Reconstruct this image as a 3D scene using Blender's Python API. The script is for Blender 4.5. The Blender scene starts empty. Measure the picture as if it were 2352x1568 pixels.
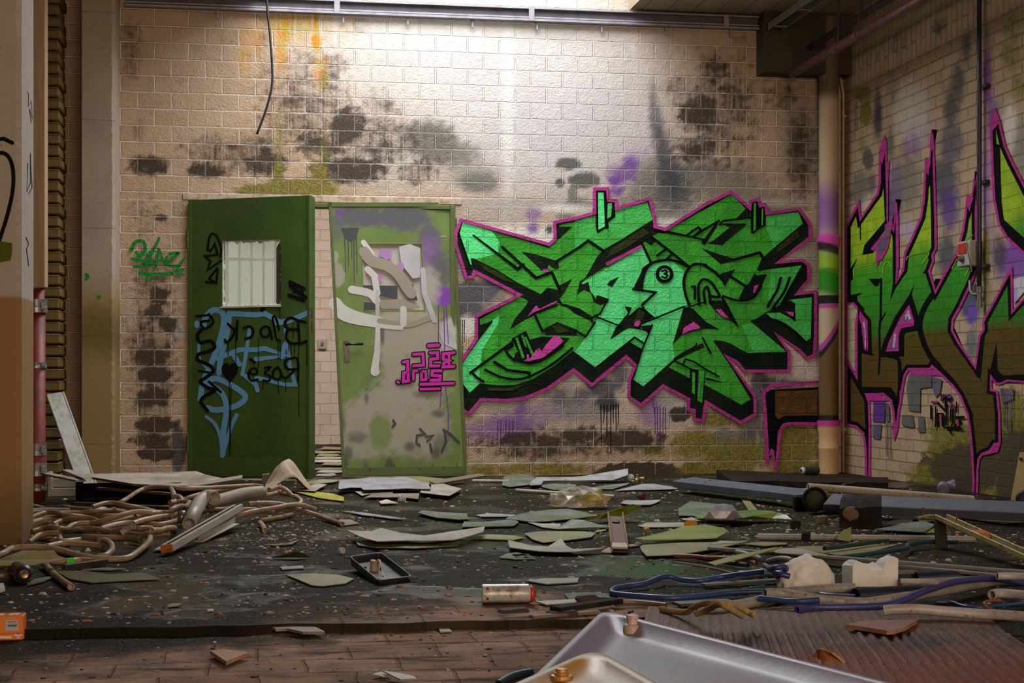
import bpy, bmesh, math, random
import numpy as np
from mathutils import Vector, Matrix
from mathutils.geometry import tessellate_polygon

random.seed(11)
SC = bpy.context.scene
COL = SC.collection

# ------------------------------------------------------------------ camera model
F, PX, PY = 3600.0, 1176.0, 880.0      # focal length and principal point in pixels of the 2352x1568 frame
T = 0.1629                             # camera turned to the right of the back wall's normal
NN = math.sqrt(1 + T * T)
CAMZ, CAMD = 0.72, 12.08               # eye height, distance to the back wall
XR = 4.683                             # right wall
LOWZ = -0.028                          # lower strip of floor near the camera

def ray(px, py):
    u = (px - PX) / F
    v = -(py - PY) / F
    return Vector(((u + T) / NN, (1 - T * u) / NN, v))

EYE = Vector((0, -CAMD, CAMZ))

def project(x, y, z):
    D = y + CAMD
    Xc = (x - T * D) / NN
    Zc = (T * x + D) / NN
    return PX + F * Xc / Zc, PY - F * (z - CAMZ) / Zc

class Plane:
    def __init__(self, o, n):
        self.o = Vector(o); self.n = Vector(n).normalized()     # n points into the room
    def at(self, px, py, off=0.0):
        d = ray(px, py)
        o = self.o + self.n * off
        t = (o - EYE).dot(self.n) / d.dot(self.n)
        return EYE + d * t

BACK = Plane((0, 0, 0), (0, -1, 0))
RIGHT = Plane((XR, 0, 0), (-1, 0, 0))

def flo(px, py, z=0.0):
    d = ray(px, py)
    t = (z - CAMZ) / d.z
    return EYE + d * t

def atY(px, py, y):
    d = ray(px, py)
    return EYE + d * ((y + CAMD) / d.y)

def crop(ox, oy, s):
    return lambda *p: (ox + p[0] / s, oy + p[1] / s)

# ------------------------------------------------------------------ objects
def empty(name, loc=(0, 0, 0)):
    o = bpy.data.objects.new(name, None)
    o.empty_display_size = 0.05
    o.location = loc
    COL.objects.link(o)
    return o

def tag(o, label=None, cat=None, group=None, kind=None):
    if label: o['label'] = label
    if cat: o['category'] = cat
    if group: o['group'] = group
    if kind: o['kind'] = kind
    return o

def mesh_obj(name, verts, faces, mat, parent=None, smooth=False, mats=None, midx=None, recenter=False):
    base = Vector((0, 0, 0))
    if parent is not None:
        p = parent
        while p is not None:
            base = base + p.location
            p = p.parent
    elif recenter and len(verts):
        a = np.array([tuple(v) for v in verts])
        base = Vector(((a[:, 0].min() + a[:, 0].max()) / 2, (a[:, 1].min() + a[:, 1].max()) / 2, a[:, 2].min()))
    me = bpy.data.meshes.new(name)
    me.from_pydata([tuple(Vector(v) - base) for v in verts], [], [tuple(f) for f in faces])
    for m in (mats or [mat]):
        me.materials.append(m)
    if midx:
        me.polygons.foreach_set('material_index', midx)
    if smooth:
        me.polygons.foreach_set('use_smooth', [True] * len(me.polygons))
    me.update()
    o = bpy.data.objects.new(name, me)
    COL.objects.link(o)
    if parent is not None:
        o.parent = parent
    elif recenter:
        o.location = base
    return o

class MB:
    """collects shapes into one mesh"""
    def __init__(self):
        self.v = []; self.f = []; self.m = []
    def add(self, v, f, m=0):
        b = len(self.v)
        self.v += [Vector(x) for x in v]
        self.f += [tuple(b + i for i in q) for q in f]
        self.m += [m] * len(f)
        return self
    def box(self, c, s, ax=None, m=0, bev=0.0):
        """box of centre c, half sizes s, axes ax (3 vectors); bev trims the vertical and top edges"""
        ax = ax or (Vector((1, 0, 0)), Vector((0, 1, 0)), Vector((0, 0, 1)))
        c = Vector(c)
        if bev <= 0:
            v = [c + ax[0] * (i * s[0]) + ax[1] * (j * s[1]) + ax[2] * (k * s[2]) for k in (-1, 1) for j in (-1, 1) for i in (-1, 1)]
            f = [(0, 2, 3, 1), (4, 5, 7, 6), (0, 1, 5, 4), (2, 6, 7, 3), (0, 4, 6, 2), (1, 3, 7, 5)]
            return self.add(v, f, m)
        b = min(bev, min(s) * 0.9)
        def ring(k, ins):
            x, y = s[0] - ins, s[1] - ins
            pts = [(-x + b, -y), (x - b, -y), (x, -y + b), (x, y - b), (x - b, y), (-x + b, y), (-x, y - b), (-x, -y + b)]
            return [c + ax[0] * p[0] + ax[1] * p[1] + ax[2] * k for p in pts]
        rings = [ring(-s[2], b), ring(-s[2] + b, 0), ring(s[2] - b, 0), ring(s[2], b)]
        v = sum(rings, [])
        f = [tuple(range(7, -1, -1)), tuple(range(24, 32))]
        for r in range(3):
            for i in range(8):
                j = (i + 1) % 8
                f.append((r * 8 + i, r * 8 + j, r * 8 + 8 + j, r * 8 + 8 + i))
        return self.add(v, f, m)
    def quadbox(self, a, b, w, h, up=Vector((0, 0, 1)), m=0, bev=0.0, side=0.0):
        """bar from a to b (its underside's middle line), width w, height h"""
        a = Vector(a); b = Vector(b)
        d = (b - a); L = d.length; d.normalize()
        s = d.cross(up).normalized(); u = s.cross(d).normalized()
        return self.box((a + b) / 2 + u * h / 2 + s * side, (L / 2, w / 2, h / 2), (d, s, u), m, bev)
    def tube(self, pts, r, seg=10, m=0, hollow=True, prof=None):
        """tube through points; prof gives a radius factor per point"""
        P = [Vector(p) for p in pts]
        n = len(P)
        t0 = (P[1] - P[0]).normalized()
        ref = Vector((0, 0, 1)) if abs(t0.z) < 0.9 else Vector((1, 0, 0))
        u = t0.cross(ref).normalized()
        base = len(self.v)
        rings = []
        for i in range(n):
            t = (P[min(i + 1, n - 1)] - P[max(i - 1, 0)])
            if t.length < 1e-9: t = t0
            t.normalize()
            u = (u - t * u.dot(t))
            if u.length < 1e-6: u = t.cross(Vector((0.3, 0.5, 1)))
            u.normalize()
            w = t.cross(u)
            k = r * (prof[i] if prof else 1.0)
            rings.append([P[i] + u * (k * math.cos(2 * math.pi * a / seg)) + w * (k * math.sin(2 * math.pi * a / seg)) for a in range(seg)])
        d0 = (P[1] - P[0]).normalized(); d1 = (P[-1] - P[-2]).normalized()
        if hollow:
            q = 0.78
            rings = [[P[0] + d0 * r * 1.6 + (v - P[0]) * q for v in rings[0]], [P[0] + (v - P[0]) * q for v in rings[0]]] + rings + \
                    [[P[-1] + (v - P[-1]) * q for v in rings[-1]], [P[-1] - d1 * r * 1.6 + (v - P[-1]) * q for v in rings[-1]]]
        v = sum(rings, [])
        f = []
        for k in range(len(rings) - 1):
            for a in range(seg):
                b = (a + 1) % seg
                f.append((k * seg + a, k * seg + b, (k + 1) * seg + b, (k + 1) * seg + a))
        f.append(tuple(range(seg - 1, -1, -1)))
        f.append(tuple(range((len(rings) - 1) * seg, len(rings) * seg)))
        return self.add(v, f, m)
    def lathe(self, c, ax, prof, seg=20, m=0):
        """prof: list of (distance along ax, radius)"""
        c = Vector(c); ax = Vector(ax).normalized()
        ref = Vector((0, 0, 1)) if abs(ax.z) < 0.9 else Vector((1, 0, 0))
        u = ax.cross(ref).normalized(); w = ax.cross(u)
        v = []; f = []
        for (h, r) in prof:
            for a in range(seg):
                an = 2 * math.pi * a / seg
                v.append(c + ax * h + (u * math.cos(an) + w * math.sin(an)) * r)
        for k in range(len(prof) - 1):
            for a in range(seg):
                b = (a + 1) % seg
                f.append((k * seg + a, (k + 1) * seg + a, (k + 1) * seg + b, k * seg + b))
        f.append(tuple(range(seg)))
        f.append(tuple(range(len(prof) * seg - 1, (len(prof) - 1) * seg - 1, -1)))
        return self.add(v, f, m)
    def build(self, name, mat, parent=None, smooth=False, recenter=False):
        mats = mat if isinstance(mat, (list, tuple)) else None
        return mesh_obj(name, self.v, self.f, None if mats else mat, parent, smooth, mats, self.m if mats else None, recenter)

def autosmooth(o, deg=40):
    me = o.data
    me.polygons.foreach_set('use_smooth', [True] * len(me.polygons))
    try:
        me.set_sharp_from_angle(angle=math.radians(deg))
    except Exception:
        pass
    return o

def catmull(pts, n=6, closed=False):
    P = [Vector(p) for p in pts]
    if len(P) < 3 and not closed:
        return [P[0].lerp(P[-1], i / n) for i in range(n + 1)]
    out = []
    N = len(P)
    rng = range(N) if closed else range(N - 1)
    for i in rng:
        if closed:
            p0, p1, p2, p3 = P[(i - 1) % N], P[i], P[(i + 1) % N], P[(i + 2) % N]
        else:
            p1, p2 = P[i], P[i + 1]
            p0 = P[i - 1] if i > 0 else p1 * 2 - p2
            p3 = P[i + 2] if i + 2 < N else p2 * 2 - p1
        for k in range(n):
            t = k / n
            out.append(0.5 * ((2 * p1) + (p2 - p0) * t + (2 * p0 - 5 * p1 + 4 * p2 - p3) * t * t + (3 * p1 - p0 - 3 * p2 + p3) * t ** 3))
    if not closed:
        out.append(P[-1])
    return out

# ------------------------------------------------------------------ node helpers
class NT:
    def __init__(self, name):
        self.mat = bpy.data.materials.new(name)
        self.mat.use_nodes = True
        self.t = self.mat.node_tree
        self.t.nodes.clear()
        self.out = self.n('ShaderNodeOutputMaterial')
        self.bsdf = self.n('ShaderNodeBsdfPrincipled')
        self.l(self.bsdf.outputs[0], self.out.inputs[0])
    def n(self, ty, **kw):
        nd = self.t.nodes.new(ty)
        for k, v in kw.items():
            setattr(nd, k, v)
        return nd
    def l(self, a, b):
        self.t.links.new(a, b)
    def put(self, sock, v):
        if hasattr(v, 'is_linked') or isinstance(v, bpy.types.NodeSocket):
            self.l(v, sock)
        else:
            if isinstance(v, (tuple, list)) and len(v) == 3 and sock.type == 'RGBA':
                v = tuple(v) + (1,)
            sock.default_value = v
    def math(self, op, a, b=0.0, c=None, clamp=False):
        nd = self.n('ShaderNodeMath', operation=op)
        nd.use_clamp = clamp
        self.put(nd.inputs[0], a); self.put(nd.inputs[1], b)
        if c is not None: self.put(nd.inputs[2], c)
        return nd.outputs[0]
    def mix(self, fac, a, b, blend='MIX'):
        nd = self.n('ShaderNodeMix', data_type='RGBA', blend_type=blend)
        self.put(nd.inputs[0], fac); self.put(nd.inputs[6], a); self.put(nd.inputs[7], b)
        return nd.outputs[2]
    def ramp(self, fac, stops, mode='LINEAR'):
        nd = self.n('ShaderNodeValToRGB')
        cr = nd.color_ramp; cr.interpolation = mode
        while len(cr.elements) > 1: cr.elements.remove(cr.elements[0])
        first = True
        for p, c in stops:
            if isinstance(c, (int, float)): c = (c, c, c)
            if first:
                e = cr.elements[0]; e.position = p; first = False
            else:
                e = cr.elements.new(p)
            e.color = tuple(c) + (1,)
        self.put(nd.inputs[0], fac)
        return nd.outputs[0]
    def smooth(self, v, a, b, lo=0.0, hi=1.0):
        nd = self.n('ShaderNodeMapRange', interpolation_type='SMOOTHSTEP')
        self.put(nd.inputs[0], v); self.put(nd.inputs[1], a); self.put(nd.inputs[2], b)
        self.put(nd.inputs[3], lo); self.put(nd.inputs[4], hi)
        return nd.outputs[0]
    def obj(self):
        return self.n('ShaderNodeTexCoord').outputs['Object']
    def xyz(self, v):
        nd = self.n('ShaderNodeSeparateXYZ'); self.l(v, nd.inputs[0]); return nd.outputs
    def vec(self, x, y, z=0.0):
        nd = self.n('ShaderNodeCombineXYZ')
        self.put(nd.inputs[0], x); self.put(nd.inputs[1], y); self.put(nd.inputs[2], z)
        return nd.outputs[0]
    def scale(self, v, s):
        nd = self.n('ShaderNodeMapping'); self.l(v, nd.inputs[0]); nd.inputs['Scale'].default_value = s
        return nd.outputs[0]
    def noise(self, v, sc, det=3.0, rough=0.55, dist=0.0):
        nd = self.n('ShaderNodeTexNoise')
        if v is not None: self.l(v, nd.inputs['Vector'])
        nd.inputs['Scale'].default_value = sc; nd.inputs['Detail'].default_value = det
        nd.inputs['Roughness'].default_value = rough; nd.inputs['Distortion'].default_value = dist
        return nd.outputs[0]
    def attr(self, name):
        return self.n('ShaderNodeAttribute', attribute_name=name).outputs
    def bump(self, h, strength=0.5, dist=0.01, normal=None):
        nd = self.n('ShaderNodeBump')
        nd.inputs['Strength'].default_value = strength; nd.inputs['Distance'].default_value = dist
        self.l(h, nd.inputs['Height'])
        if normal is not None: self.l(normal, nd.inputs['Normal'])
        return nd.outputs[0]
    def fin(self, color, rough=0.6, metal=0.0, normal=None, spec=None, trans=None, alpha=None, ior=None):
        self.put(self.bsdf.inputs['Base Color'], color)
        self.put(self.bsdf.inputs['Roughness'], rough)
        self.put(self.bsdf.inputs['Metallic'], metal)
        if normal is not None: self.l(normal, self.bsdf.inputs['Normal'])
        if spec is not None: self.put(self.bsdf.inputs['Specular IOR Level'], spec)
        if trans is not None: self.put(self.bsdf.inputs['Transmission Weight'], trans)
        if alpha is not None: self.put(self.bsdf.inputs['Alpha'], alpha)
        if ior is not None: self.put(self.bsdf.inputs['IOR'], ior)
        return self.mat

_MATS = {}
def simple(name, color, rough=0.5, metal=0.0, dirt=None, amount=0.5, scale=8.0, bump=0.15, bscale=40.0, spec=None, stretch=None):
    """plain stuff with procedural wear: dirt colour over base colour where a noise says so"""
    if name in _MATS: return _MATS[name]
    t = NT(name)
    v = t.obj()
    if stretch: v = t.scale(v, stretch)
    dirt = dirt or tuple(c * 0.35 for c in color)
    n1 = t.noise(v, scale, 5, 0.62)
    f = t.math('MULTIPLY', t.smooth(n1, 0.42, 0.68), amount)
    c = t.mix(f, color, dirt)
    n2 = t.noise(v, bscale, 3, 0.6)
    c = t.mix(t.math('MULTIPLY', n2, 0.35), c, tuple(x * 0.6 for x in color))
    r = t.math('ADD', rough, t.math('MULTIPLY', t.math('SUBTRACT', n1, 0.5), 0.35), clamp=True)
    _MATS[name] = t.fin(c, r, metal, t.bump(n2, bump, 0.004), spec)
    return _MATS[name]
# ------------------------------------------------------------------ masonry
ZSOLD = RIGHT.at(2148, 112).z

def masonry(t, kind):
    """returns (joint mask, per-brick random, height, coords)"""
    o = t.obj()
    X, Y, Z = t.xyz(o)
    wob = t.noise(o, 9.0, 3)
    dx = t.math('MULTIPLY', t.math('SUBTRACT', wob, 0.5), 0.016)
    def brick(vec, w, h, mortar, off=0.5):
        nd = t.n('ShaderNodeTexBrick', offset=off)
        t.l(vec, nd.inputs['Vector'])
        nd.inputs['Scale'].default_value = 1.0
        nd.inputs['Color1'].default_value = (0, 0, 0, 1); nd.inputs['Color2'].default_value = (1, 1, 1, 1)
        nd.inputs['Mortar'].default_value = (0.5, 0.5, 0.5, 1)
        nd.inputs['Mortar Size'].default_value = mortar; nd.inputs['Mortar Smooth'].default_value = 0.35
        nd.inputs['Brick Width'].default_value = w; nd.inputs['Row Height'].default_value = h
        return nd.outputs['Fac'], nd.outputs['Color']
    if kind == 'back':
        low = t.math('LESS_THAN', Z, 2.1295)
        z2 = t.math('ADD', Z, t.math('MULTIPLY', low, 0.059))
        vec = t.vec(t.math('ADD', t.math('SUBTRACT', X, 0.2426), dx), t.math('ADD', t.math('SUBTRACT', z2, 0.034), t.math('MULTIPLY', dx, 0.6)))
        fac, col = brick(vec, 0.25, 0.125, 0.0075)
        # the plain course at lintel height
        band = t.math('MULTIPLY', t.math('GREATER_THAN', Z, 2.103), t.math('LESS_THAN', Z, 2.156))
        fac = t.math('MULTIPLY', fac, t.math('SUBTRACT', 1.0, band))
    else:
        u = t.math('MULTIPLY', Y, -1.0) if kind == 'right' else X
        z = Z
        v1 = t.vec(t.math('ADD', u, dx), t.math('ADD', t.math('SUBTRACT', z, ZSOLD), t.math('MULTIPLY', dx, 0.4)))
        fac, col = brick(v1, 0.25, 0.0833, 0.0055)
        if kind == 'right':
            v2 = t.vec(t.math('SUBTRACT', z, ZSOLD), t.math('ADD', u, dx))
            f2, c2 = brick(v2, 0.25, 0.0833, 0.005)
            up = t.math('GREATER_THAN', z, ZSOLD)
            fac = t.mix(up, fac, f2); col = t.mix(up, col, c2)
    fine = t.noise(o, 60.0, 4, 0.6)
    mid = t.noise(o, 14.0, 4, 0.6)
    h = t.math('SUBTRACT', t.math('ADD', t.math('MULTIPLY', fine, 0.22), t.math('MULTIPLY', mid, 0.2)), t.math('MULTIPLY', fac, 1.5))
    return fac, col, h, o

def wall_material(name, kind, base, joint, grime=True, bump=1.0, dist=0.036):
    t = NT(name)
    fac, rnd, h, o = masonry(t, kind)
    X, Y, Z = t.xyz(o)
    c = t.mix(t.math('MULTIPLY', rnd, 0.35), base, tuple(b * 0.72 for b in base))
    n_mid = t.noise(o, 3.2, 5, 0.62)
    c = t.mix(t.smooth(n_mid, 0.4, 0.75, 0, 0.45), c, tuple(b * q for b, q in zip(base, (0.75, 0.68, 0.6))))
    streak = t.noise(t.scale(o, (26, 26, 1.2)), 1.0, 4, 0.6)
    fine = t.noise(o, 34.0, 5, 0.7)
    c = t.mix(t.math('MULTIPLY', fac, 0.5), c, joint)
    if grime:
        sp = t.attr('spray')
        a = t.math('MULTIPLY', sp['Alpha'], t.smooth(fine, 0.05, 0.45, 0.7, 1.0))
        sc = t.mix(t.math('MULTIPLY', rnd, 0.15), sp['Color'], (0.3, 0.28, 0.26))
        c = t.mix(a, c, sc)
    if grime:
        g = t.attr('grime'); gr = t.n('ShaderNodeSeparateColor'); t.l(g['Color'], gr.inputs[0])
        soot, moss, rust = gr.outputs; soot = t.math('MULTIPLY', soot, 1.06)
        # soot and rain dirt: every block carries its own patches and runs
        patch = t.noise(t.scale(o, (5, 5, 8)), 1.0, 4, 0.6)
        def shifted(sc, k):
            va = t.n('ShaderNodeVectorMath', operation='MULTIPLY_ADD'); t.l(o, va.inputs[0]); va.inputs[1].default_value = sc
            t.l(t.vec(t.math('MULTIPLY', rnd, k), t.math('MULTIPLY', rnd, k * 0.7), t.math('MULTIPLY', rnd, k * 1.3)), va.inputs[2])
            return va.outputs[0]
        pb = t.noise(shifted((6, 6, 11), 37.0), 1.0, 4, 0.6); st = t.noise(shifted((48, 48, 2.6), 11.0), 1.0, 4, 0.65)
        low = t.math('MULTIPLY', t.smooth(t.noise(o, 1.1, 3), 0.3, 0.7, 0.50, 0.80), t.math('SUBTRACT', 1.0, t.math('MULTIPLY', t.attr('spray')['Alpha'], 0.6)))
        s = t.math('ADD', t.math('MULTIPLY', pb, 0.78), t.math('ADD', t.math('MULTIPLY', st, 0.48), t.math('MULTIPLY', fine, 0.26)))
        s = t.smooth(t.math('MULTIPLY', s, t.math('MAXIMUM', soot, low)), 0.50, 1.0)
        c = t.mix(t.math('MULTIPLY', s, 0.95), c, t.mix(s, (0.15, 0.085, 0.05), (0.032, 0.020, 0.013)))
        r = t.math('MULTIPLY', t.smooth(streak, 0.36, 0.52), rust, clamp=True)
        rc = t.mix(t.smooth(patch, 0.4, 0.6), (0.42, 0.30, 0.01), (0.60, 0.21, 0.005))
        c = t.mix(r, c, rc)
        m = t.math('MULTIPLY', t.math('ADD', t.math('ADD', patch, t.math('MULTIPLY', streak, 0.5)), t.math('MULTIPLY', fine, 0.35)), moss)
        m = t.smooth(m, 0.25, 0.95)
        mc = t.mix(t.smooth(fine, 0.35, 0.7), (0.24, 0.19, 0.018), (0.085, 0.078, 0.008))
        c = t.mix(t.math('MULTIPLY', m, t.math('SUBTRACT', 0.93, t.math('MULTIPLY', t.smooth(soot, 1.5, 2.6), 0.8))), c, mc)
    c = t.mix(t.math('MULTIPLY', fac, 0.16), c, joint)
    return t.fin(c, t.math('ADD', 0.55, t.math('MULTIPLY', fine, 0.25)), 0, t.bump(h, bump, dist), 0.3)

def paint_material(name, kind, color, alt=None, rough=0.5, amount=0.5, sc=2.2):
    """spray paint lying on masonry (kind back/right) or on a smooth leaf (kind None)"""
    if name in _MATS: return _MATS[name]
    t = NT(name)
    if kind:
        fac, rnd, h, o = masonry(t, kind)
        nrm = t.bump(h, 1.0, 0.042 if kind == 'back' else 0.028)
    else:
        o = t.obj(); fac = None
        nrm = t.bump(t.noise(o, 60, 3), 0.12, 0.004)
    alt = alt or tuple(c * 0.6 for c in color)
    n = t.noise(o, sc, 4, 0.6)
    c = t.mix(t.math('MULTIPLY', t.smooth(n, 0.38, 0.66), amount), color, alt)
    if kind:
        c = t.mix(t.math('MULTIPLY', rnd, 0.18), c, alt)
        c = t.mix(t.math('MULTIPLY', fac, 0.25), c, tuple(0.5 * x + 0.02 for x in color))
    _MATS[name] = t.fin(c, rough + 0.2, 0, nrm, 0.13 if max(color) > 0.05 else 0.05)
    return _MATS[name]

# ------------------------------------------------------------------ soft sprays and stains as vertex attributes
def wobble(px, py):
    return 0.10 * (np.sin(px * 0.21 + 1.3 * np.sin(py * 0.13)) + np.sin(py * 0.27 + 1.7 * np.sin(px * 0.11)) + 0.6 * np.sin((px + py) * 0.45))

def blobs_rgba(px, py, blobs):
    col = np.zeros((len(px), 3)); al = np.zeros(len(px))
    w0 = wobble(px, py)
    for (cx, cy, rx, ry, c, a, soft) in blobs:
        d = np.sqrt(((px - cx) / rx) ** 2 + ((py - cy) / ry) ** 2) + w0 * (0.4 + 0.8 * soft)
        k = np.clip((1 + soft - d) / (2 * soft + 1e-6), 0, 1)
        k = a * k * k * (3 - 2 * k)
        na = al + k * (1 - al)
        m = k / np.maximum(na, 1e-6)
        col = col + (np.array(c)[None, :] - col) * m[:, None]
        al = na
    return col, al

def blobs_val(px, py, blobs):
    v = np.zeros(len(px)); w0 = wobble(px, py)
    for (cx, cy, rx, ry, a, soft) in blobs:
        d = np.sqrt(((px - cx) / rx) ** 2 + ((py - cy) / ry) ** 2) + w0 * (0.4 + 0.6 * soft)
        k = np.clip((1 + soft - d) / (2 * soft + 1e-6), 0, 1)
        v = np.maximum(v, a * k * k * (3 - 2 * k))
    return v

def paint_attrs(o, sprays, soot=(), moss=(), rust=(), world_off=(0, 0, 0)):
    me = o.data
    co = np.empty(len(me.vertices) * 3); me.vertices.foreach_get('co', co); co = co.reshape(-1, 3) + np.array(world_off)
    px, py = project(co[:, 0], co[:, 1], co[:, 2])
    c, a = blobs_rgba(px, py, sprays)
    at = me.color_attributes.new('spray', 'FLOAT_COLOR', 'POINT')
    at.data.foreach_set('color', np.concatenate([c, a[:, None]], 1).ravel())
    g = np.stack([blobs_val(px, py, soot), blobs_val(px, py, moss), blobs_val(px, py, rust), np.ones(len(px))], 1)
    at = me.color_attributes.new('grime', 'FLOAT_COLOR', 'POINT')
    at.data.foreach_set('color', g.ravel())

def grid_faces(nx, ny, keep=None):
    f = []
    for j in range(ny):
        for i in range(nx):
            if keep is None or keep(i, j):
                a = j * (nx + 1) + i
                f.append((a, a + 1, a + nx + 2, a + nx + 1))
    return f

HZ = 3.66           # ceiling height
OPX0, OPX1, OPZ = -0.50, 1.52, 2.10       # the doorway
GREYP = (0.13, 0.125, 0.10); SLATE = (0.065, 0.065, 0.085); NAVY = (0.018, 0.020, 0.030); PURP = (0.135, 0.015, 0.26); LILAC = (0.50, 0.47, 0.48)
BEIGE = (0.34, 0.30, 0.235); WHITEP = (0.78, 0.74, 0.70); CHAR = (0.075, 0.072, 0.062)

# back wall, a 2 cm grid with the doorway left out
xs = np.concatenate([np.arange(-3.2, -0.5, 0.02), np.arange(OPX0, OPX1 - 0.001, 0.02), np.arange(OPX1, XR, 0.02), [XR + 0.3]])
zs = np.concatenate([np.arange(0, OPZ - 0.001, 0.02), np.arange(OPZ, HZ + 1.4, 0.02)])
gx, gz = np.meshgrid(xs, zs)
V = np.stack([gx.ravel(), np.zeros(gx.size), gz.ravel()], 1)
def keep(i, j):
    return not (OPX0 - 0.001 <= xs[i] and xs[i + 1] <= OPX1 + 0.001 and zs[j + 1] <= OPZ + 0.001)
wall_back_mat = wall_material('painted block wall', 'back', (0.49, 0.34, 0.225), (0.78, 0.67, 0.56))
wall_back = mesh_obj('wall_back', V.tolist(), grid_faces(len(xs) - 1, len(zs) - 1, keep), wall_back_mat)
tag(wall_back, 'long white-painted block wall behind the two green doors, stained and sprayed with graffiti', 'wall', kind='structure')
SPR = [
    (1180, 170, 330, 230, (0.55, 0.52, 0.51), 0.85, 0.6), (1330, 330, 230, 140, LILAC, 0.7, 0.7), (800, 130, 140, 130, (0.60, 0.54, 0.49), 0.6, 0.7), (900, 380, 120, 60, (0.52, 0.47, 0.42), 0.6, 0.7), (1168, 200, 14, 260, WHITEP, 0.5, 0.8), (960, 60, 200, 50, WHITEP, 0.6, 0.9),
    (985, 318, 62, 42, GREYP, 0.95, 0.35), (1030, 352, 70, 30, GREYP, 0.85, 0.4), (1100, 420, 48, 24, GREYP, 0.9, 0.35), (940, 300, 30, 16, GREYP, 0.5, 0.6),
    (1080, 395, 60, 26, GREYP, 0.5, 0.6), (1180, 470, 170, 12, (0.36, 0.33, 0.29), 0.8, 0.4), (1120, 500, 90, 18, (0.36, 0.33, 0.29), 0.55, 0.5),
    (1306, 376, 31, 14, CHAR, 0.95, 0.12), (1342, 414, 38, 19, CHAR, 0.95, 0.12), (1287, 420, 12, 11, CHAR, 0.95, 0.15), (1316, 450, 12, 28, GREYP, 0.9, 0.25), (1330, 470, 34, 15, GREYP, 0.8, 0.4), (1300, 497, 22, 10, GREYP, 0.8, 0.4),
    (1515, 420, 75, 62, GREYP, 0.85, 0.5), (1640, 415, 120, 42, GREYP, 0.75, 0.5), (1740, 470, 110, 30, GREYP, 0.75, 0.5), (1560, 500, 60, 50, (0.30, 0.28, 0.25), 0.8, 0.5), (1450, 478, 80, 34, GREYP, 0.6, 0.6),
    (1840, 330, 45, 120, (0.16, 0.14, 0.10), 0.8, 0.6), (1845, 590, 34, 60, (0.2, 0.18, 0.15), 0.8, 0.5),
    (1500, 235, 9, 45, SLATE, 0.7, 0.8), (1508, 290, 14, 45, SLATE, 0.85, 0.7), (1524, 345, 20, 45, NAVY, 0.85, 0.7), (1540, 400, 26, 40, NAVY, 0.85, 0.7), (1548, 450, 42, 40, NAVY, 0.75, 0.7), (1610, 385, 60, 12, SLATE, 0.6, 0.8),
    (1450, 372, 18, 16, PURP, 0.95, 0.6), (1428, 398, 32, 20, PURP, 0.8, 0.7), (1412, 415, 16, 12, PURP, 0.95, 0.5), (1416, 438, 18, 12, PURP, 0.8, 0.6), (1470, 350, 26, 20, (0.42, 0.3, 0.45), 0.5, 0.8),
    (1200, 545, 130, 26, WHITEP, 0.8, 0.6), (1300, 478, 60, 9, WHITEP, 0.7, 0.7), (1540, 512, 34, 10, WHITEP, 0.7, 0.6), (1225, 492, 18, 16, (0.24, 0.10, 0.28), 0.8, 0.5), (1224, 524, 14, 13, PURP, 0.85, 0.6),
    (1262, 527, 8, 11, NAVY, 0.95, 0.2), (1790, 585, 60, 14, (0.6, 0.5, 0.45), 0.6, 0.6), (1800, 465, 110, 9, (0.55, 0.47, 0.4), 0.6, 0.6),
    (1085, 672, 70, 26, SLATE, 0.96, 0.25), (1060, 610, 30, 32, (0.17, 0.165, 0.18), 0.85, 0.5), (1075, 710, 34, 24, SLATE, 0.95, 0.3), (1125, 655, 50, 12, SLATE, 0.9, 0.3), (1110, 700, 60, 14, SLATE, 0.5, 0.6),
    (1075, 750, 22, 24, WHITEP, 0.8, 0.4), (1440, 930, 260, 60, (0.55, 0.44, 0.36), 0.6, 0.6),
    (1175, 975, 65, 26, PURP, 0.85, 0.7), (1110, 992, 55, 20, (0.26, 0.12, 0.28), 0.8, 0.6), (1195, 940, 16, 22, PURP, 0.9, 0.5), (1250, 945, 60, 24, (0.22, 0.13, 0.24), 0.7, 0.7), (1135, 930, 55, 12, BEIGE, 0.9, 0.3),
    (1310, 910, 58, 22, SLATE, 0.85, 0.45), (1340, 945, 60, 26, (0.16, 0.16, 0.18), 0.7, 0.6), (1385, 888, 40, 22, SLATE, 0.95, 0.3), (1395, 925, 26, 20, NAVY, 0.98, 0.2), (1425, 858, 20, 34, SLATE, 0.85, 0.5), (1311, 872, 18, 14, BEIGE, 0.95, 0.25), (1311, 895, 10, 20, BEIGE, 0.9, 0.3),
    (1500, 945, 34, 34, (0.27, 0.12, 0.30), 0.85, 0.5), (1508, 925, 12, 18, PURP, 0.9, 0.4), (1530, 915, 30, 14, (0.33, 0.29, 0.24), 0.8, 0.4), (1540, 950, 40, 26, (0.42, 0.36, 0.3), 0.7, 0.5),
    (1745, 900, 20, 60, SLATE, 0.95, 0.25), (1790, 878, 60, 15, NAVY, 0.9, 0.35), (1735, 985, 34, 40, SLATE, 0.8, 0.5), (1715, 1010, 30, 28, SLATE, 0.6, 0.6), (1740, 1050, 6, 50, (0.5, 0.46, 0.35), 0.85, 0.5), (1830, 800, 50, 60, (0.62, 0.5, 0.45), 0.7, 0.5), (1840, 855, 60, 18, (0.6, 0.48, 0.44), 0.8, 0.5),
    (1618, 1018, 13, 20, (0.13, 0.12, 0.115), 0.97, 0.1), (1665, 1003, 30, 22, (0.17, 0.155, 0.15), 0.97, 0.1), (1658, 1043, 21, 11, (0.17, 0.155, 0.15), 0.95, 0.15),
    (305, 700, 12, 60, (0.5, 0.44, 0.4), 0.6, 0.5), (410, 760, 16, 20, (0.40, 0.36, 0.33), 0.95, 0.2), (408, 1030, 18, 60, (0.05, 0.045, 0.04), 0.97, 0.12),
]
random.seed(3)
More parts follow.
